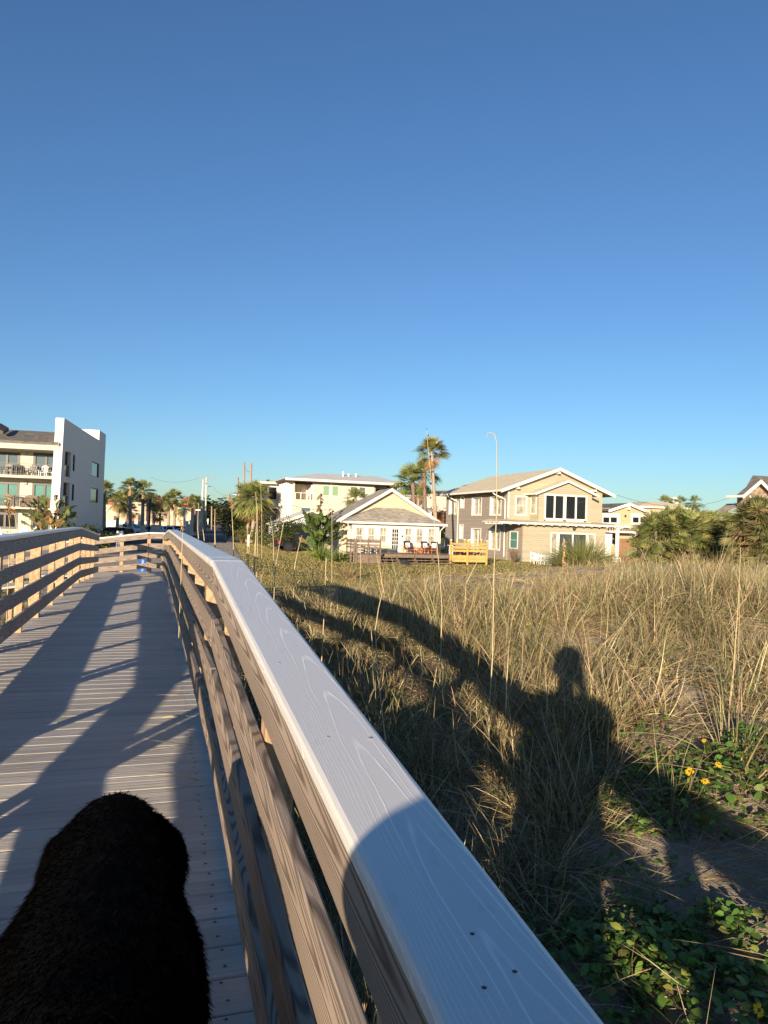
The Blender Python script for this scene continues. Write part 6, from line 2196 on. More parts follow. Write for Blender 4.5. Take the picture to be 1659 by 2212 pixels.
shrub('shrub', 'second dark shrub reaching right from the apartment wall towards the cars', *Z0(1130, 1430), 56, 2.6, 2.0, 1300, DK, .26)
shrub('shrub', 'low green shrub behind the left railing', *ZE(250, 2120), 24, 1.9, 1.25, 1300, MG, .1)
shrub('shrub', 'clipped dark hedge in front of the shop building', *ZF(1060, 910), 128, 8, 1.7, 1100, DK, .3)
shrub('shrub', 'dark planting under the tall palm pair', *ZF(620, 940), 124, 8, 1.6, 1100, DK, .3)
shrub('shrub', 'green bush behind the red brown balcony', *ZA(1450, 520), 100, 4.6, 6.4, 2400, MG, .35)


def spiky(label, px, py, D, w, h, n, cols, wl=.03, name='shrub', spread=.9, droop=.45, cat='shrub'):
    p = W(px, py, D); base = Vector((p.x, p.y, gz(p.x, p.y)))
    a = RNG.uniform(0, 6.28, n)
    out = np.stack([np.cos(a), np.sin(a), np.zeros(n)], 1)
    b = out * RNG.uniform(0, .3, (n, 1)) * w
    ln = RNG.random(n) ** .8 * spread
    d = out * ln[:, None] + np.array([0, 0, 1.0])
    vb = VB()
    c = palette(cols, n, .16)
    vb.ribbons(b, d, h * RNG.uniform(.65, 1.15, n), wl * RNG.uniform(.7, 1.3, n), c, out * .35 * ln[:, None] + np.array([0, 0, -1.0]) * droop * ln[:, None], segs=4, prof='blade', tipcol=c * 1.15)
    o = vb.build(name, 'leaf', None, base)
    return tag(o, label, cat)


spiky('big spiky green bush in front of the beige house sliding door', *zoomer(2080, 1850, 3.95)(985, 1580), 58, 3.3, 2.75, 1500, [(.12, .16, .04), (.17, .19, .06), (.22, .20, .08)], .045, spread=1.3, droop=.4)
spiky('left bright green strap leaved plant below the tropical plant', *ZD(620, 1055), 57, 1.5, 1.55, 170, [(.20, .25, .06), (.15, .20, .05)], .09, spread=1.0)
spiky('right darker strap leaved plant beside the cottage corner', *ZD(825, 1062), 56.5, 1.6, 1.25, 180, [(.11, .15, .05), (.15, .19, .06)], .09, spread=1.2)
spiky('dry brown grass tuft on the lawn beside the old deck', *zs3(720, 1175), 40, 1.2, .9, 130, [TAN, (.25, .19, .09)], .03, spread=1.2)
spiky('straw coloured dry bush at the foot of the largest fan palm clump', *Z5(520, 900), 40, 1.6, 1.2, 300, [(.46, .30, .12), STRAW], .03, spread=1.3)
spiky('dark dry weed at the corner of the beige house', *ZB(1265, 1800), 64, .5, 1.6, 50, [(.16, .11, .06)], .05, spread=.35)


def paddle_plant(label, px, py, D, h, w, n, cols, dead=0.0, spike=None, petl=.4, lk=1.0):
    """banana-like plant with large torn leaves on long stalks"""
    p = W(px, py, D); base = Vector((p.x, p.y, gz(p.x, p.y)))
    t = thing('tropical_plant', label, 'plant', base)
    st = VB(); lf = VB()
    a = RNG.uniform(0, 6.28, n)
    out = np.stack([np.cos(a), np.sin(a), np.zeros(n)], 1)
    hs_ = h * RNG.uniform(.08, .75, n)
    b = out * RNG.uniform(0, .22, (n, 1)) * w + np.array([0, 0, 1]) * hs_[:, None] * .8
    d = out * RNG.uniform(.25, 1.0, (n, 1)) + np.array([0, 0, 1.0])
    d = unit(d)
    Lp = h * petl * RNG.uniform(.5, 1, n)
    st.ribbons(b, d, Lp, .07, palette(cols, n) * .8, segs=2, prof='flat')
    hub = b + d * Lp[:, None]
    cc = palette(cols, n, .15)
    if dead:
        k = RNG.random(n) < dead
        cc[k] = palette([(.34, .22, .10), (.24, .15, .07)], k.sum())
    L = h * RNG.uniform(.28, .46, n) * lk
    # each leaf: torn into strips along its midrib
    K = 9
    for side in (-1, 1):
        f = np.linspace(.05, .95, K)
        s = unit(np.cross(d, np.array([0, 0, 1.0]) + RNG.normal(size=(n, 3)) * .3)) * side
        pos = hub[:, None, :] + d[:, None, :] * (L[:, None] * f)[:, :, None] + np.array([0, 0, -.35]) * (L[:, None] * f ** 2)[:, :, None]
        dd = s[:, None, :] + d[:, None, :] * .35 + np.array([0, 0, -.25])
        wd2 = (L * .34)[:, None] * np.sin(np.pi * (f * .9 + .06))[None, :]
        lf.ribbons(pos.reshape(-1, 3), np.repeat(dd.reshape(n, 1, 3), K, 1).reshape(-1, 3) + RNG.normal(size=(n * K, 3)) * .12, wd2.ravel(), np.repeat(L / K * 1.5, K), np.repeat(cc, K, 0) * RNG.uniform(.85, 1.15, (n * K, 1)),
                   curve=np.array([0, 0, -.35]), side=np.repeat(d, K, 0), segs=2, prof='leaf')
    st.build('stalks', 'leaf', t)
    lf.build('leaves', 'leaf', t)
    if spike is not None:
        tip = W(*spike, D) - base
        vb = VB()
        A = np.linspace(0, 1, 26)[:, None]
        pth = np.array([tip.x * .8, tip.y, h * .35]) * (1 - A) + np.array(tuple(tip)) * A
        MB().tube([tuple(q) for q in pth[::5]] + [tuple(tip)], [.09, .08, .07, .05, .04, .03, .02][:len(pth[::5]) + 1], 6).build('spike', 'old_wood', t)
        k = 60
        ix = RNG.integers(0, 26, k)
        vb.ribbons(pth[ix], RNG.normal(size=(k, 3)) + np.array([.2, 0, .3]), RNG.uniform(.45, 1.0, k) * (1.3 - ix / 26), .26, palette([(.11, .10, .04), (.15, .12, .055), (.20, .15, .07)], k), curve=np.array([0, 0, -.5]), segs=3, prof='leaf')
        vb.build('spike_leaves', 'leaf_dull', t)
    return t


paddle_plant('tall banana like plant with big paddle leaves and leafy spike beside the cottage', *ZD(570, 1000), 58.5, 4.2, 2.3, 64, [(.10, .15, .045), (.155, .20, .06), (.075, .11, .035)], .10, ZD(600, 352), .36, .68)
paddle_plant('ragged half dead banana like plant in front of the apartment balconies', *ZE(900, 2050), 52, 4.0, 1.9, 60, [(.12, .15, .05), (.16, .18, .065)], .28, None, .45, .62)

# ------------------------------------------------------------------ far wood
vb = VB()
tb = MB()
for k in range(150):
    px = RNG.uniform(40, 660) if k < 105 else RNG.uniform(660, 1750)
    D = RNG.uniform(255, 330) if px < 660 else RNG.uniform(240, 330)
    if 425 < px < 500 and D < 250: continue
    c = W(px, 1120, D)
    H = RNG.uniform(8.0, 12.5) if px < 330 else (RNG.uniform(7.5, 11.0) if px < 660 else RNG.uniform(4, 6.5))
    wdt = RNG.uniform(6, 11)
    n = 330
    u = unit(RNG.normal(size=(n, 3))) * RNG.random((n, 1)) ** .35
    lump = 1 + .22 * np.sin(u[:, :1] * 7 + k) * np.sin(u[:, 2:] * 6 + 2 * k)
    P = np.array([c.x, c.y, H * .52 - .1]) + u * lump * np.array([wdt * .55, wdt * .45, H * .5])
    P[:, 2] = np.clip(P[:, 2], .1, None)
    leaves_at(vb, P, .25, 1.5, [(.075, .085, .03), (.105, .11, .04), (.05, .06, .024), (.13, .12, .05)], .25, 2, .75)
o = vb.build('distant_trees', 'leaf'); o['kind'] = 'stuff'
o['label'] = 'dark far off wood of rounded trees closing the street'
# ------------------------------------------------------------------ vehicles
def vehicle(name, label, cat, px, py, D, heading, kind, paint, group=None, z0=0.0):
    """local x forward (length), y left, z up. heading: angle of forward direction from +X"""
    p = W(px, py, D)
    base = Vector((p.x, p.y, gz(p.x, p.y) + z0 + .02))
    t = thing(name, label, cat, base, heading, group)
    if kind == 'pickup':
        L, wd_, h0, hb_, hr = 5.8, 1.0, .50, 1.12, 1.92
        body = [(-2.9, .55), (-2.88, 1.13), (-.95, 1.13), (1.15, 1.14), (2.55, 1.06), (2.85, .92), (2.9, .55), (2.2, .48), (-2.2, .48)]
        cab = [(-.98, 1.13), (-.88, 1.86), (-.70, 1.92), (.35, 1.92), (.62, 1.86), (1.25, 1.14)]
        wins = [(-.78, -.08, 1.22, 1.78), (.02, .68, 1.22, 1.76)]
        wx = (-1.85, 1.85); wr = .41
    elif kind == 'suv':
        L, wd_ = 4.8, .95
        body = [(-2.4, .5), (-2.4, 1.05), (1.0, 1.08), (2.15, .98), (2.4, .80), (2.4, .45), (1.9, .36), (-1.9, .36)]
        cab = [(-2.36, 1.05), (-2.15, 1.62), (-1.8, 1.72), (.2, 1.72), (.5, 1.66), (1.2, 1.08)]
        wins = [(-1.95, -1.05, 1.16, 1.58), (-.95, -.1, 1.16, 1.6), (0.0, .62, 1.16, 1.56)]
        wx = (-1.45, 1.45); wr = .36
    else:
        L, wd_ = 4.6, .90
        body = [(-2.3, .5), (-2.28, .92), (-1.7, .98), (1.0, .96), (2.1, .84), (2.3, .65), (2.3, .4), (1.8, .3), (-1.8, .3)]
        cab = [(-1.9, .97), (-1.2, 1.38), (-.8, 1.44), (.1, 1.44), (.35, 1.40), (1.15, .96)]
        wins = [(-1.25, -.45, 1.02, 1.33), (-.35, .45, 1.02, 1.33)]
        wx = (-1.4, 1.42); wr = .33
    m = MB()
    n = len(body)
    for s0, s1, k0, k1 in ((-wd_, wd_, 1, 1),):
        m.prism([(x, z) for x, z in body], 'y', -wd_ + .02, wd_ - .02)
    if kind == 'pickup':
        m = MB()
        # bed built open: sides, floor and tailgate
        m.prism([(-1.0, .48), (-1.0, 1.13), (1.15, 1.14), (2.55, 1.06), (2.85, .92), (2.9, .55), (2.2, .48)], 'y', -wd_ + .02, wd_ - .02)
        for s in (-1, 1):
            m.box(-2.88, -1.0, s * (wd_ - .02), s * (wd_ - .12), .52, 1.13)
        m.box(-2.86, -1.0, -wd_ + .12, wd_ - .12, .52, .68)
    b = m.build('body', paint, t, bevel=.035)
    if kind == 'pickup':
        MB().box(-2.93, -2.885, -.86, .86, .66, 1.12).build('tailgate', paint, t, bevel=.015)
    MB().box(-L / 2 - .09, -L / 2 + .02, -wd_ + .04, wd_ - .04, .42, .60).box(L / 2 - .02, L / 2 + .07, -wd_ + .04, wd_ - .04, .38, .58).build('bumper', 'car_dark' if paint != 'car_black' else 'rubber', t, bevel=.02)
    # cabin narrowing to the roof
    vs, fs = [], []
    nc = len(cab)
    zmin, zmax = min(c[1] for c in cab), max(c[1] for c in cab)
    for s in (-1, 1):
        for x, z in cab:
            k = wd_ - .05 - .20 * (z - zmin) / (zmax - zmin)
            vs.append((x, s * k, z))
    fs = [tuple(range(nc)), tuple(range(2 * nc - 1, nc - 1, -1))] + [(i, i + nc, (i + 1) % nc + nc, (i + 1) % nc) for i in range(nc)]
    MB().add(vs, fs).build('cabin', paint, t, bevel=.03)
    def ycab(z): return wd_ - .05 - .20 * (z - zmin) / (zmax - zmin)
    for s in (-1, 1):
        for x0, x1, z0_, z1_ in wins:
            e = .012
            q = [(x0, s * (ycab(z0_) + e), z0_), (x1 + (.16 if (x0, x1) == wins[-1][:2] else 0), s * (ycab(z0_) + e), z0_), (x1 - (.06 if (x0, x1) == wins[-1][:2] else 0), s * (ycab(z1_) + e), z1_), (x0, s * (ycab(z1_) + e), z1_)]
            q2 = [(a, b_ - s * .05, c) for a, b_, c in q]
            MB().hexa(q2 if s > 0 else q, q if s > 0 else q2).build('side_window', 'glass_dark', t)
    # windscreen and rear window
    (xa, za), (xb, zb_) = cab[-1], cab[-2]
    def glass(xa, za, xb, zb_, sgn, nm):
        f0, f1 = .12, .93
        A = (xa + (xb - xa) * f0, za + (zb_ - za) * f0); B = (xa + (xb - xa) * f1, za + (zb_ - za) * f1)
        o_ = .014 * sgn
        q = [(A[0] + o_, -ycab(A[1]) + .1, A[1]), (A[0] + o_, ycab(A[1]) - .1, A[1]), (B[0] + o_, ycab(B[1]) - .1, B[1]), (B[0] + o_, -ycab(B[1]) + .1, B[1])]
        q2 = [(a - .05 * sgn, b_, c) for a, b_, c in q]
        MB().hexa(q, q2).build(nm, 'glass_dark', t)
    glass(xa, za, xb, zb_ + .03, 1, 'windscreen')
    glass(cab[0][0], cab[0][1], cab[1][0], cab[1][1], -1, 'rear_window')
    for s in (-1, 1):
        zl = 1.0 if kind == 'pickup' else .9
        MB().box(-L / 2 - .035, -L / 2 + .12, s * (wd_ - .16), s * (wd_ - .005), zl - .2, zl + .1).build('tail_light', 'red_lamp', t, bevel=.015)
        MB().box(L / 2 - .16, L / 2 + .0, s * (wd_ - .36), s * (wd_ - .04), .68, .84).build('headlight', 'clear_lamp', t, bevel=.02)
        MB().box(.75, .95, s * (wd_ - .02), s * (wd_ + .18), zmin + .06, zmin + .24).build('wing_mirror', paint, t, bevel=.02)
        for x in wx:
            w = MB().tube([(x, s * (wd_ - .26), wr), (x, s * (wd_ + .015), wr)], wr, 20).build('wheel', 'rubber', t, bevel=.02)
            MB().tube([(x, s * (wd_ + .0), wr), (x, s * (wd_ + .022), wr)], wr * .62, 14).build('rim', 'steel' if paint == 'car_white' else 'car_dark', w)
            a = MB().tube([(x, s * (wd_ - .30), wr + .02), (x, s * (wd_ - .008), wr + .02)], wr + .07, 20).build('wheel_arch', 'rubber', t)
    return t


vehicle('pickup_truck', 'black pickup truck seen from its rear corner, half hidden by the tropical plant', 'pickup', *ZD(400, 1015), 74, rad(22), 'pickup', 'car_black')
vehicle('pickup_truck', 'white pickup truck parked behind the crossing rail', 'pickup', *ZF(520, 1090), 114, rad(-6), 'pickup', 'car_white', 'vehicles in the parking lot')
vehicle('parked_car', 'white car in front of the white sport utility vehicle', 'car', *ZF(850, 1090), 112, rad(196), 'suv', 'car_white', 'vehicles in the parking lot')
vehicle('parked_car', 'white sport utility vehicle furthest right of the white ones', 'car', *ZF(1040, 1080), 116, rad(200), 'suv', 'car_white', 'vehicles in the parking lot')
vehicle('parked_car', 'dark car behind the white sport utility vehicle', 'car', *ZF(1190, 1060), 124, rad(195), 'suv', 'car_dark', 'vehicles in the parking lot')
vehicle('parked_car', 'pale car partly hidden by the end of the top rail', 'car', *ZF(1400, 1080), 112, rad(190), 'car', 'car_white', 'vehicles in the parking lot')
vehicle('parked_car', 'dark car beside the apartment building end wall', 'car', *Z0(1250, 1420), 86, rad(170), 'suv', 'car_dark', 'vehicles in the parking lot')
vehicle('pickup_truck', 'dark pickup truck crossing the far end of the street', 'pickup', *zs7(650, 1245), 236, rad(12), 'pickup', 'car_dark')
vehicle('parked_car', 'white car beyond the street end beside the road signs', 'car', *zs7(770, 1180), 246, rad(20), 'car', 'car_white')

# ------------------------------------------------------------------ poles, signs, wires
def pole(name, label, pb, pt, D, r, mat='pole_wood', z=0, cat='utility pole', group=None):
    top = W(*pt, D); bx = W(*pb, D)
    base = Vector((bx.x, bx.y, gz(bx.x, bx.y)))
    t = thing(name, label, cat, base, 0, group)
    q = top - base
    MB().tube([(0, 0, -.3), (q.x * .5, q.y * .5, q.z * .5), tuple(q)], [r * 1.25, r * 1.1, r * .85], 10).build('pole', mat, t, smooth=True)
    return t, q


U_ = 'utility poles along the street'
t1, q1 = pole('utility_pole', 'stout pale concrete utility pole, left one of the pair', zs7(285, 1225), zs7(318, 385), 165, .22, 'pole_concrete', group=U_)
MB().box(q1.x - 1.0, q1.x + .6, q1.y - .1, q1.y + .1, q1.z - .35, q1.z - .15).build('crossarm', 'dark_metal', t1)
t2, q2 = pole('utility_pole', 'slimmer pale concrete utility pole with three crossarms, right one of the pair', zs7(357, 1225), zs7(372, 345), 168, .17, 'pole_concrete', group=U_)
for dz_, w in ((.05, 3.8), (2.1, 2.4), (4.2, 3.0)):
    MB().box(q2.x - w * .45, q2.x + w * .55, q2.y - .12, q2.y + .12, q2.z - dz_ - .12, q2.z - dz_ + .06).build('crossarm', 'dark_metal', t2)
for dx, dz_ in ((-1.2, 0), (.2, 0), (1.8, 0), (1.3, -4.0), (.4, -2)):
    MB().tube([(q2.x + dx, q2.y, q2.z + dz_), (q2.x + dx, q2.y, q2.z + dz_ + .35)], .09, 8).build('insulator', 'grey_plastic', t2)
t3, q3 = pole('utility_pole', 'wooden utility pole with transformer and street lamp arm', zs7(905, 1130), zs7(925, 340), 118, .17, group=U_)
MB().tube([(q3.x - .25, q3.y - .35, q3.z - 6.3 * .78), (q3.x - .25, q3.y - .35, q3.z - 3.9)], .34, 14).build('transformer', 'pole_concrete', t3)
MB().tube([(q3.x, q3.y, q3.z - 2.9), (q3.x + 1.2, q3.y, q3.z - 2.7), (q3.x + 2.2, q3.y, q3.z - 3.4)], .05, 6).build('lamp_arm', 'steel', t3)
MB().ball((q3.x + 2.3, q3.y, q3.z - 3.5), .32, .2, .12, 10, 6).build('lamp_head', 'steel', t3)
MB().box(q3.x - .9, q3.x + .5, q3.y - .08, q3.y + .08, q3.z - 3.0, q3.z - 2.85).build('crossarm', 'steel', t3)
t4, q4 = pole('utility_pole', 'tall wooden utility pole with pointed top behind the roadside palms, left one', zs7(1012, 1280), zs7(1034, 80), 104, .17, group=U_)
t5, q5 = pole('utility_pole', 'tall wooden utility pole with blunt top behind the roadside palms, right one', zs7(1100, 1280), zs7(1157, 100), 102, .18, group=U_)
MB().box(q5.x - 2.1, q5.x - .1, q5.y - .1, q5.y + .1, q5.z - 5.0, q5.z - 4.85).build('bracket', 'dark_metal', t5)
MB().tube([(q5.x - 1.7, q5.y, q5.z - 5.9), (q5.x - 1.7, q5.y, q5.z - 5.05)], .22, 8).build('insulator', 'grey_plastic', t5)
t6, q6 = pole('utility_pole', 'short far wooden pole beside the transformer pole', zs7(960, 1150), zs7(970, 535), 150, .17, group=U_)
t7, q7 = pole('utility_pole', 'thin brown pole at the far pavement', zs7(470, 1110), zs7(466, 855), 220, .2, group=U_)
t8, q8 = pole('utility_pole', 'red brown pole at the left side of the street', zs7(172, 1280), zs7(178, 890), 120, .17, 'red_wood', group=U_)
MB().box(q8.x, q8.x + .9, q8.y - .1, q8.y + .1, q8.z - .35, q8.z - .15).build('lamp_head', 'white_trim', t8)
t9, q9 = pole('utility_pole', 'dark thin pole in front of the parked white vehicles', ZF(850, 1080), ZF(880, 500), 98, .13, 'dark_metal', group=U_)
ta, qa = pole('street_lamp', 'grey lamp post with short arm in front of the shop palms', ZF(1470, 900), ZF(1480, 668), 122, .14, 'steel', cat='street lamp')
MB().box(qa.x - 1.3, qa.x + .1, qa.y - .2, qa.y + .2, qa.z - .1, qa.z + .12).build('lamp_head', 'white_trim', ta)


def wire(label, a, b, sag=.6, r=.022):
    a, b = Vector(a), Vector(b)
    n = 14
    pts = []
    for i in range(n + 1):
        f = i / n
        p = a.lerp(b, f); p.z -= sag * 4 * f * (1 - f)
        pts.append(tuple(p - a))
    o = MB().tube(pts, r, 4).build('overhead_wire', 'dark_metal', None, loc=a)
    return tag(o, label, 'wire', 'overhead wires between the poles')


def top_of(t, q, dx=0, dz=0): return Vector(t.location) + q + Vector((dx, 0, dz))


wire('highest wire from the concrete pole pair to the transformer pole', top_of(t2, q2, 1.5, -2.0), top_of(t3, q3, 0, -2.5), 1.2)
wire('middle wire from the concrete pole pair to the transformer pole', top_of(t2, q2, .6, -6.5), top_of(t3, q3, 0, -5.4), 1.4)
wire('lowest wire from the concrete pole pair to the transformer pole', top_of(t2, q2, .3, -8.0), top_of(t3, q3, 0, -6.2), 1.4)
wire('short wire between the transformer pole and the pointed wooden pole', top_of(t3, q3, 0, -.2), top_of(t4, q4, 0, -3.0), .6)
wire('wire between the two tall wooden poles', top_of(t4, q4, 0, -.6), top_of(t5, q5, 0, -1.2), .3)
wire('wire running left from the concrete poles over the palms', top_of(t2, q2, -1.2, 0), W(zs7(-600, 345)[0], zs7(-600, 345)[1], 175), 1.2)
wire('wire over the roofs right of the beige house', W(*Z5(270, 300), 100), W(*Z5(1460, 255), 130), 2.2)
wire('service wire in front of the white three storey house', W(*ZD(90, 395), 92), W(*ZD(745, 528), 72), .5)
wire('low wire across the shop wall', W(*ZF(55, 665), 140), W(*ZF(830, 700), 140), .3)
wire('upper wire across the shop wall', W(*ZF(480, 570), 140), W(*ZF(830, 590), 140), .2)


def sign(label, pb, D, boards):
    p = W(*pb, D); base = Vector((p.x, p.y, gz(p.x, p.y)))
    t = thing('road_sign', label, 'sign', base)
    top = 0
    for (x0, y0, x1, y1, mat, shape, zf) in boards:
        a = W(*zf(x0, y0), D) - base; b = W(*zf(x1, y1), D) - base
        c = (a + b) / 2; w = abs(b.x - a.x) / 2; h = abs(a.z - b.z) / 2
        top = max(top, c.z + h)
        if shape == 'box': m = MB().box(c.x - w, c.x + w, c.y - .03, c.y, c.z - h, c.z + h)
        elif shape == 'diamond': m = MB().prism([(c.x - w, c.z), (c.x, c.z - h), (c.x + w, c.z), (c.x, c.z + h)], 'y', c.y - .04, c.y - .01)
        else: m = MB().prism([(c.x + w * math.cos(k * math.pi / 4 + math.pi / 8), c.z + h * math.sin(k * math.pi / 4 + math.pi / 8)) for k in range(8)], 'y', c.y - .04, c.y - .01)
        m.build('sign_board', mat, t)
    MB().tube([(0, .03, -.2), (0, .03, top)], .05, 6).build('post', 'steel', t)
    return t


sign('white parking sign on a thin post left of the street', zs7(250, 1230), 110, [(238, 1078, 292, 1140, 'white_paint', 'box', zs7)])
sign('red octagonal stop sign at the street end', zs7(872, 1180), 205, [(848, 1085, 895, 1140, 'red_paint', 'oct', zs7)])
sign('yellow diamond warning sign beside the stop sign', zs7(826, 1180), 200, [(806, 1085, 848, 1128, 'yellow_paint', 'diamond', zs7)])
sign('red sign left of the yellow diamond sign', zs7(800, 1180), 206, [(784, 1070, 815, 1118, 'red_paint', 'oct', zs7)])
sign('green street name sign above a white sign by the concrete poles', zs7(398, 1210), 190, [(384, 1060, 420, 1080, 'green_paint', 'box', zs7), (386, 1085, 410, 1120, 'white_paint', 'box', zs7)])

# white board sign and pillars behind the crossing rail
p = W(*ZF(340, 1130), 62); base = Vector((p.x, p.y, gz(p.x, p.y)))
t = thing('entrance_post', 'white stepped entrance post behind the left end of the crossing rail', 'post', base)
for x0, y0, x1 in ((290, 1063, 388), (330, 1095, 428)):
    a = W(*ZF(x0, y0), 62) - base; b = W(*ZF(x1, y0), 62) - base
    MB().box(a.x, b.x, (0 if x0 == 290 else -.5), (.4 if x0 == 290 else -.05), -.1, a.z).build('pillar', 'white_paint', t, bevel=.03)
for lab, cx_, ys_ in (('white gate pillar at the left of the street, left one', 1515, 900), ('white gate pillar at the left of the street, right one', 1590, 885)):
    p = W(*ZF(cx_, 1020), 108); base = Vector((p.x, p.y, gz(p.x, p.y)))
    t = thing('gate_pillar', lab, 'pillar', base)
    h = (W(*ZF(cx_, ys_), 108) - base).z
    MB().box(-.2, .2, -.2, .2, -.1, h).build('shaft', 'white_paint', t, bevel=.03)
    MB().box(-.25, .25, -.25, .25, h, h + .08).build('cap', 'white_trim', t)
p = W(*ZF(1550, 960), 109); base = Vector((p.x, p.y, gz(p.x, p.y)))
o = MB().box(-.18, .18, 0, .2, -.1, (W(*ZF(1550, 945), 109) - base).z).build('low_wall', 'white_paint', None, loc=base)
tag(o, 'low white wall between the two gate pillars', 'wall')
p = W(*ZF(355, 1000), 128); base = Vector((p.x, p.y, gz(p.x, p.y)))
o = MB().box(-4.6, 4.6, 0, .2, -.1, (W(*ZF(355, 880), 128) - base).z).build('boundary_wall', 'white_paint', None, loc=base, bevel=.02)
tag(o, 'plain white boundary wall behind the white pickup', 'wall')
for lab, x in (('white utility cabinet in front of the white car, left one', 745), ('white utility cabinet in front of the white car, middle one', 935), ('white utility cabinet in front of the white car, right one', 1015)):
    p = W(*ZF(x, 1085), 95); base = Vector((p.x, p.y, gz(p.x, p.y)))
    t = thing('utility_cabinet', lab, 'cabinet', base, 0, 'white cabinets before the parked cars')
    h = (W(*ZF(x, 965), 95) - base).z
    MB().box(-.33, .33, -.2, .2, -.1, h).build('box', 'white_paint', t, bevel=.02)
    MB().box(-.36, .36, -.23, .23, h, h + .05).build('lid', 'grey_plastic', t)
p = W(*zs7(1105, 1545), 84); base = Vector((p.x, p.y, gz(p.x, p.y)))
t = thing('marker_post', 'short pale green marker post on the lawn below the roadside palms', 'post', base)
MB().tube([(0, 0, -.1), (0, 0, 1.3)], .16, 10).build('post', 'white_plastic', t)
MB().ball((0, 0, 1.3), .16, .16, .1, 10, 6).build('cap', 'white_plastic', t)
# blue barrel under the landing rail
p = W(*zoomer(0, 2050, 1.508)(870, 375), 34); base = Vector((p.x, p.y, gz(p.x, p.y)))
t = thing('barrel', 'blue plastic barrel seen between the boards of the crossing rail', 'barrel', base)
h = (W(*zoomer(0, 2050, 1.508)(870, 288), 34) - base).z
MB().tube([(0, 0, 0), (0, 0, h * .3), (0, 0, h * .33), (0, 0, h * .66), (0, 0, h * .7), (0, 0, h)], [.26, .29, .31, .31, .29, .28], 18).build('body', 'blue_plastic', t, smooth=False)
MB().tube([(0, 0, h), (0, 0, h + .05)], .30, 18).build('lid', 'blue_plastic', t)

# ------------------------------------------------------------------ furniture on the cottage deck
def local(fr, p, v): u, z = fr.uz(p, v); return fr.o + fr.u * u + fr.v * v + Vector((0, 0, z))


def deck_chair(label, px, rot):
    u = ct.uz(ZA(px, 930), -1.3)[0]
    o = ct.o + ct.u * u + ct.v * -1.3 + Vector((0, 0, zd))
    t = thing('deck_chair', label, 'chair', o, PSI + rot, 'orange framed chairs on the wooden deck')
    for sx in (-1, 1):
        m = MB().tube([(sx * .33, -.34, 0), (sx * .33, -.36, .60)], .024, 6)
        m.build('leg', 'orange_wood', t)
        MB().tube([(sx * .33, .34, 0), (sx * .33, .36, .58)], .024, 6).build('leg', 'orange_wood', t)
        MB().tube([(sx * .33, -.38, .62), (sx * .33, 0, .645), (sx * .33, .40, .60)], .026, 6).build('arm', 'orange_wood', t)
    MB().tube([(-.33, -.34, .30), (.33, -.34, .30)], .022, 6).tube([(-.33, .34, .28), (.33, .34, .28)], .022, 6).tube([(-.33, -.34, .3), (-.33, .34, .28)], .022, 6).tube([(.33, -.34, .3), (.33, .34, .28)], .022, 6).build('seat_frame', 'orange_wood', t)
    MB().box(-.30, .30, -.34, .30, .33, .46).build('seat_cushion', 'dark_cushion', t, bevel=.03)
    MB().hexa([(-.31, .24, .44), (.31, .24, .44), (.31, .34, .44), (-.31, .34, .44)], [(-.31, .42, 1.0), (.31, .42, 1.0), (.31, .50, 1.0), (-.31, .50, 1.0)]).build('backrest', 'dark_cushion', t, bevel=.03)
    return t


for lab, px, rot, plab in (('orange framed chair nearest the cottage door', 1092, .12, 'pale cushion on the chair nearest the cottage door'), ('orange framed chair in the middle, behind the right one', 1305, .1, 'pale cushion on the middle chair'), ('orange framed chair at the right, turned to the left', 1392, -.55, 'pale cushion on the right hand chair')):
    c = deck_chair(lab, px, rot)
    q = MB().hexa([(-.21, -.07, 0), (.21, -.07, 0), (.21, .07, 0), (-.21, .07, 0)], [(-.2, .02, .40), (.2, .02, .40), (.2, .13, .40), (-.2, .13, .40)]).build('pillow', 'white_cushion', None, bevel=.05, loc=c.matrix_basis @ Vector((0, .18, .462)))
    q.rotation_euler = c.rotation_euler
    tag(q, plab, 'pillow')


def small_table(label, fr, u, v, z, mat, w=.24, h=.42, group=None):
    o = fr.o + fr.u * u + fr.v * v + Vector((0, 0, z))
    t = thing('side_table', label, 'table', o, fr.ang, group)
    MB().box(-w, w, -w, w, h - .04, h).build('table_top', mat, t, bevel=.008)
    for sx in (-1, 1):
        for sy in (-1, 1):
            MB().box(sx * w - sx * .06, sx * w - sx * .01, sy * w - sy * .06, sy * w - sy * .01, 0, h - .041).build('leg', mat, t)
    return t


small_table('low orange table between the deck chairs', ct, ct.uz(ZA(1210, 930), -1.2)[0], -1.2, zd, 'orange_wood', .26, .45)
small_table('white stool behind the old railing, left one', ct, ct.uz(ZA(515, 930), -2.4)[0], -2.4, zd, 'white_plastic', .28, .55)
small_table('white stool behind the old railing, right one', ct, ct.uz(ZA(648, 930), -2.4)[0], -2.4, zd, 'white_plastic', .28, .55)
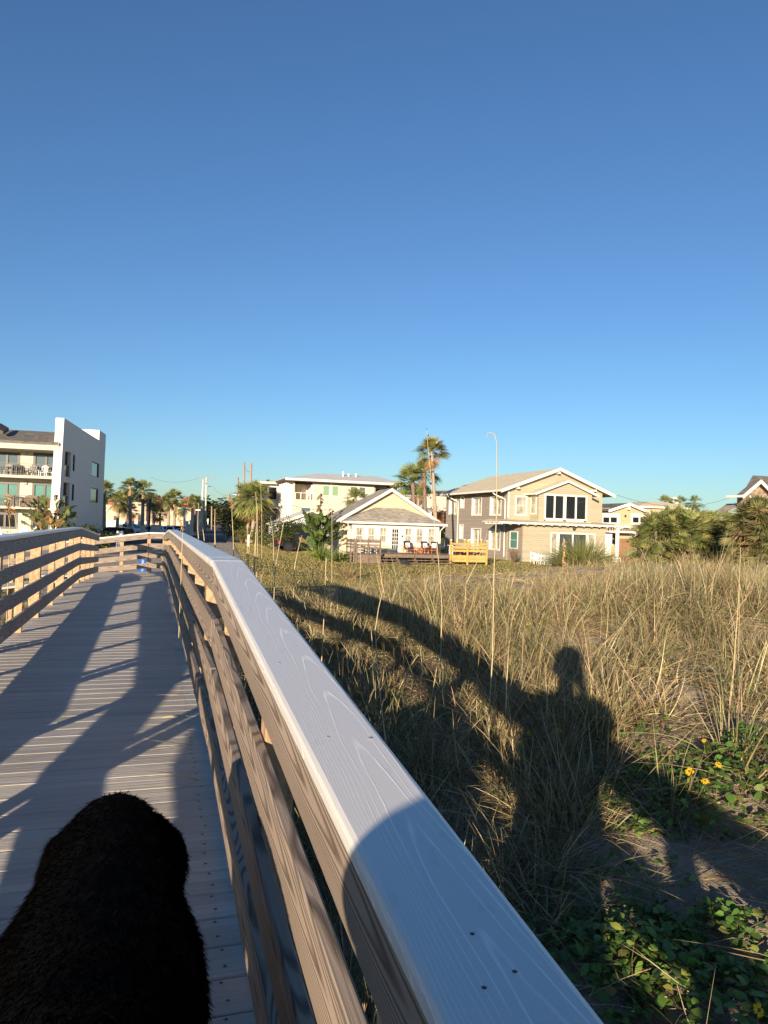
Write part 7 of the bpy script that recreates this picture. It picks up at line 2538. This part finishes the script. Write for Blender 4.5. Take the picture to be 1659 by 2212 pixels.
# white table and red brown bench behind the yellow railing
o = ct.o + ct.u * ct.uz(ZB(340, 1570), -2.2)[0] + ct.v * -2.2 + Vector((0, 0, zd))
t = thing('table', 'long white table behind the yellow railing', 'table', o, PSI)
for k in (-1, 1):
    MB().box(k * .66 - .62, k * .66 + .62, -.4, .4, .72, .77).build('table_top', 'white_plastic', t, bevel=.01)
    for sy in (-1, 1):
        MB().box(k * 1.1 - .03, k * 1.1 + .03, sy * .32 - .03, sy * .32 + .03, 0, .719).build('leg', 'white_plastic', t)
MB().box(-1.2, 1.2, -.3, .3, .30, .34).build('lower_shelf', 'white_plastic', t)
for lab, x in (('low red brown bench behind the yellow railing, left one', 365), ('low red brown bench behind the yellow railing, right one', 525)):
    o = ct.o + ct.u * ct.uz(ZB(x, 1680), -2.9)[0] + ct.v * -2.9 + Vector((0, 0, zd))
    t = thing('bench', lab, 'bench', o, PSI)
    MB().box(-.5, .5, -.17, .17, .38, .43).build('seat', 'orange_wood', t)
    for k in (-1, 1): MB().box(k * .44 - .03, k * .44 + .03, -.15, .15, 0, .379).build('leg', 'orange_wood', t)
o = MB().box(-.35, .35, -.5, .5, 0, .03).build('door_mat', 'dark_cushion', None, loc=(ct.o + ct.u * ct.uz(ZA(1050, 1075), -5.0)[0] + ct.v * -5.0 + Vector((0, 0, .08))))
o.rotation_euler = (rad(35), 0, PSI)
tag(o, 'dark mat lying over the lowest step of the wooden deck', 'mat')

# ------------------------------------------------------------------ white curled garden chairs in front of the beige house
def ring(m, c, r, rt, ax, n=14):
    pts = []
    for i in range(n + 1):
        a = 2 * math.pi * i / n
        pts.append((c[0] + (r * math.cos(a) if ax != 'x' else 0), c[1] + (r * math.cos(a) if ax == 'x' else 0), c[2] + r * math.sin(a)))
    return m.tube(pts, rt, 5, False)


def curl_chair(label, pos, rz, group):
    t = thing('garden_chair', label, 'chair', pos, rz, group)
    for sx in (-1, 1):
        m = ring(MB(), (sx * .28, 0, .54), .25, .045, 'x'); m.build('arm', 'white_plastic', t)
        for sy in (-1, 1):
            MB().tube([(sx * .26, sy * .22, .40), (sx * .29, sy * .27, .15), (sx * .27, sy * .24, 0)], .022, 6).build('leg', 'white_plastic', t)
    m = ring(MB(), (0, .24, .66), .27, .05, 'y'); ring(m, (0, .24, .60), .13, .028, 'y'); m.tube([(0, .24, .4), (0, .24, .88)], .022, 5)
    m.build('backrest', 'white_plastic', t)
    MB().tube([(0, 0, .38), (0, 0, .43)], .29, 16).build('seat', 'white_plastic', t)
    return t


ZCc = zoomer(2080, 1850, 3.95)
for i, (x, y) in enumerate(((215, 1500), (270, 1512), (325, 1524), (380, 1536), (435, 1548), (495, 1560), (540, 1566))):
    p = W(*ZCc(x, y), 61 - i * .12)
    lab = ['white curled garden chair at the left end of the row, back raised highest', 'second white curled garden chair from the left end of the row', 'third white curled garden chair from the left end of the row', 'middle white curled garden chair of the row', 'third white curled garden chair from the right end of the row', 'second white curled garden chair from the right end of the row', 'white curled garden chair at the right end of the row'][i]
    curl_chair(lab, (p.x, p.y, gz(p.x, p.y) + (.25 if i == 0 else .1)), PSI + 1.1 + .1 * (i % 3), 'white curled garden chairs by the beige house')
for i, (x, lab) in enumerate(((1320, 'white curled garden chair left of the porch column'), (1420, 'white curled garden chair just before the porch column'), (1530, 'white curled garden chair at the foot of the porch column'))):
    p = W(*ZCc(x, 1560), 63)
    curl_chair(lab, (p.x, p.y, gz(p.x, p.y)), PSI + .3 * i, 'white curled garden chairs by the beige house')

# ------------------------------------------------------------------ furniture on the apartment balconies
def on_bal(x, y, v): u, z = cn.uz(ZE(x, y), v); return cn.o + cn.u * u + cn.v * v


def slat_chair(label, pos, rz, mat, group=None):
    t = thing('balcony_chair', label, 'chair', pos, rz, group)
    m = MB()
    for k in range(5):
        a = (k - 2) * .1
        MB().hexa([(a - .045, .20, .35), (a + .045, .20, .35), (a + .045, .23, .35), (a - .045, .23, .35)], [(a * 1.35 - .055, .52, 1.08 - a * a * 3), (a * 1.35 + .055, .52, 1.08 - a * a * 3), (a * 1.35 + .055, .55, 1.08 - a * a * 3), (a * 1.35 - .055, .55, 1.08 - a * a * 3)]).build('back_slat', mat, t)
    MB().hexa([(-.27, -.3, .34), (.27, -.3, .34), (.27, .24, .28), (-.27, .24, .28)], [(-.27, -.3, .38), (.27, -.3, .38), (.27, .24, .32), (-.27, .24, .32)]).build('seat', mat, t)
    for sx in (-1, 1):
        MB().box(sx * .30, sx * .42, -.38, .36, .55, .58).build('arm', mat, t)
        MB().box(sx * .31, sx * .36, -.32, -.24, 0, .549).build('leg', mat, t)
        MB().box(sx * .31, sx * .36, .24, .32, 0, .549).build('leg', mat, t)
    return t


zu = zz_s[0][1]; zl_ = zz_s[1][1]
def at_z(p, z): return (p.x, p.y, z)
slat_chair('grey fan backed chair on the upper balcony', at_z(on_bal(575, 1080, 1.0), zu), rad(20), 'grey_plastic')
for lab, x in (('white chair at the right end of the upper balcony', 975), ('white chair left of the low white table on the upper balcony', 770)):
    slat_chair(lab, at_z(on_bal(x, 1090, .9), zu), rad(10), 'white_plastic')
small_table('low white table on the upper balcony', cn, cn.uz(ZE(870, 1100), .9)[0], .9, zu, 'white_plastic', .35, .42)
small_table('dark table at the left of the upper balcony', cn, cn.uz(ZE(210, 1080), .9)[0], .9, zu, 'dark_metal', .5, .72)
for lab, x, m_ in (('dark chair left of the dark balcony table', 130, 'grey_plastic'), ('dark chair right of the dark balcony table', 300, 'dark_metal')):
    slat_chair(lab, at_z(on_bal(x, 1080, 1.1), zu), rad(15), m_)
q = on_bal(530, 1630, 1.0)
t = thing('wicker_seat', 'brown round backed wicker seat on the lower balcony', 'chair', at_z(q, zl_), rad(12))
MB().prism([(-.65, .35), (.65, .35), (.65, .8), (.5, 1.05), (.2, 1.18), (-.2, 1.18), (-.5, 1.05), (-.65, .8)], 'y', .3, .42).build('backrest', 'wicker', t, bevel=.03)
MB().box(-.65, .65, -.4, .3, .05, .40).build('seat', 'wicker', t, bevel=.04)
for sx in (-1, 1): MB().box(sx * .66, sx * .80, -.4, .4, .05, .62).build('arm', 'wicker', t, bevel=.03)
q = on_bal(800, 1630, 1.0)
t = thing('wicker_seat', 'brown wicker seat partly hidden by the ragged plant', 'chair', at_z(q, zl_), rad(12))
MB().box(-.6, .6, .3, .42, .35, .95).build('backrest', 'wicker', t, bevel=.03)
MB().box(-.6, .6, -.4, .3, .05, .40).build('seat', 'wicker', t, bevel=.04)
q = on_bal(110, 1600, .9)
t = thing('bar_table', 'red brown high table on the lower balcony', 'table', at_z(q, zl_), rad(12))
MB().box(-.75, .75, -.3, .3, 1.05, 1.12).build('table_top', 'red_wood', t)
for sx in (-1, 1): MB().box(sx * .66 - .05, sx * .66 + .05, -.2, .2, 0, 1.049).build('leg', 'red_wood', t)
for lab, x in (('white slatted chair top left of the ragged plant, left one', 450), ('white slatted chair top left of the ragged plant, right one', 690)):
    q = on_bal(x, 2080, -1.2)
    slat_chair(lab, (q.x, q.y, max(.2, cn.uz(ZE(x, 2020), -1.2)[1] - 1.05)), rad(190), 'white_plastic')
q = on_bal(40, 2050, -2)
slat_chair('white chair at the left edge behind the railing', (q.x, q.y, max(.2, cn.uz(ZE(40, 2005), -2)[1] - 1.05)), rad(160), 'white_plastic')
q = on_bal(345, 1730, .8)
t = thing('ceiling_fan', 'dark ceiling fan under the lower balcony slab', 'fan', (q.x, q.y, zz_s[1][0] - .02), 0)
MB().tube([(0, 0, 0), (0, 0, -.22)], .06, 8).build('rod', 'dark_metal', t)
for k in range(4):
    a = k * math.pi / 2 + .5
    MB().prism([(.1 * math.cos(a) - .06 * math.sin(a), .1 * math.sin(a) + .06 * math.cos(a)), (.6 * math.cos(a) - .08 * math.sin(a), .6 * math.sin(a) + .08 * math.cos(a)), (.6 * math.cos(a) + .08 * math.sin(a), .6 * math.sin(a) - .08 * math.cos(a)), (.1 * math.cos(a) + .06 * math.sin(a), .1 * math.sin(a) - .06 * math.cos(a))], 'z', -.24, -.22).build('blade', 'dark_metal', t)
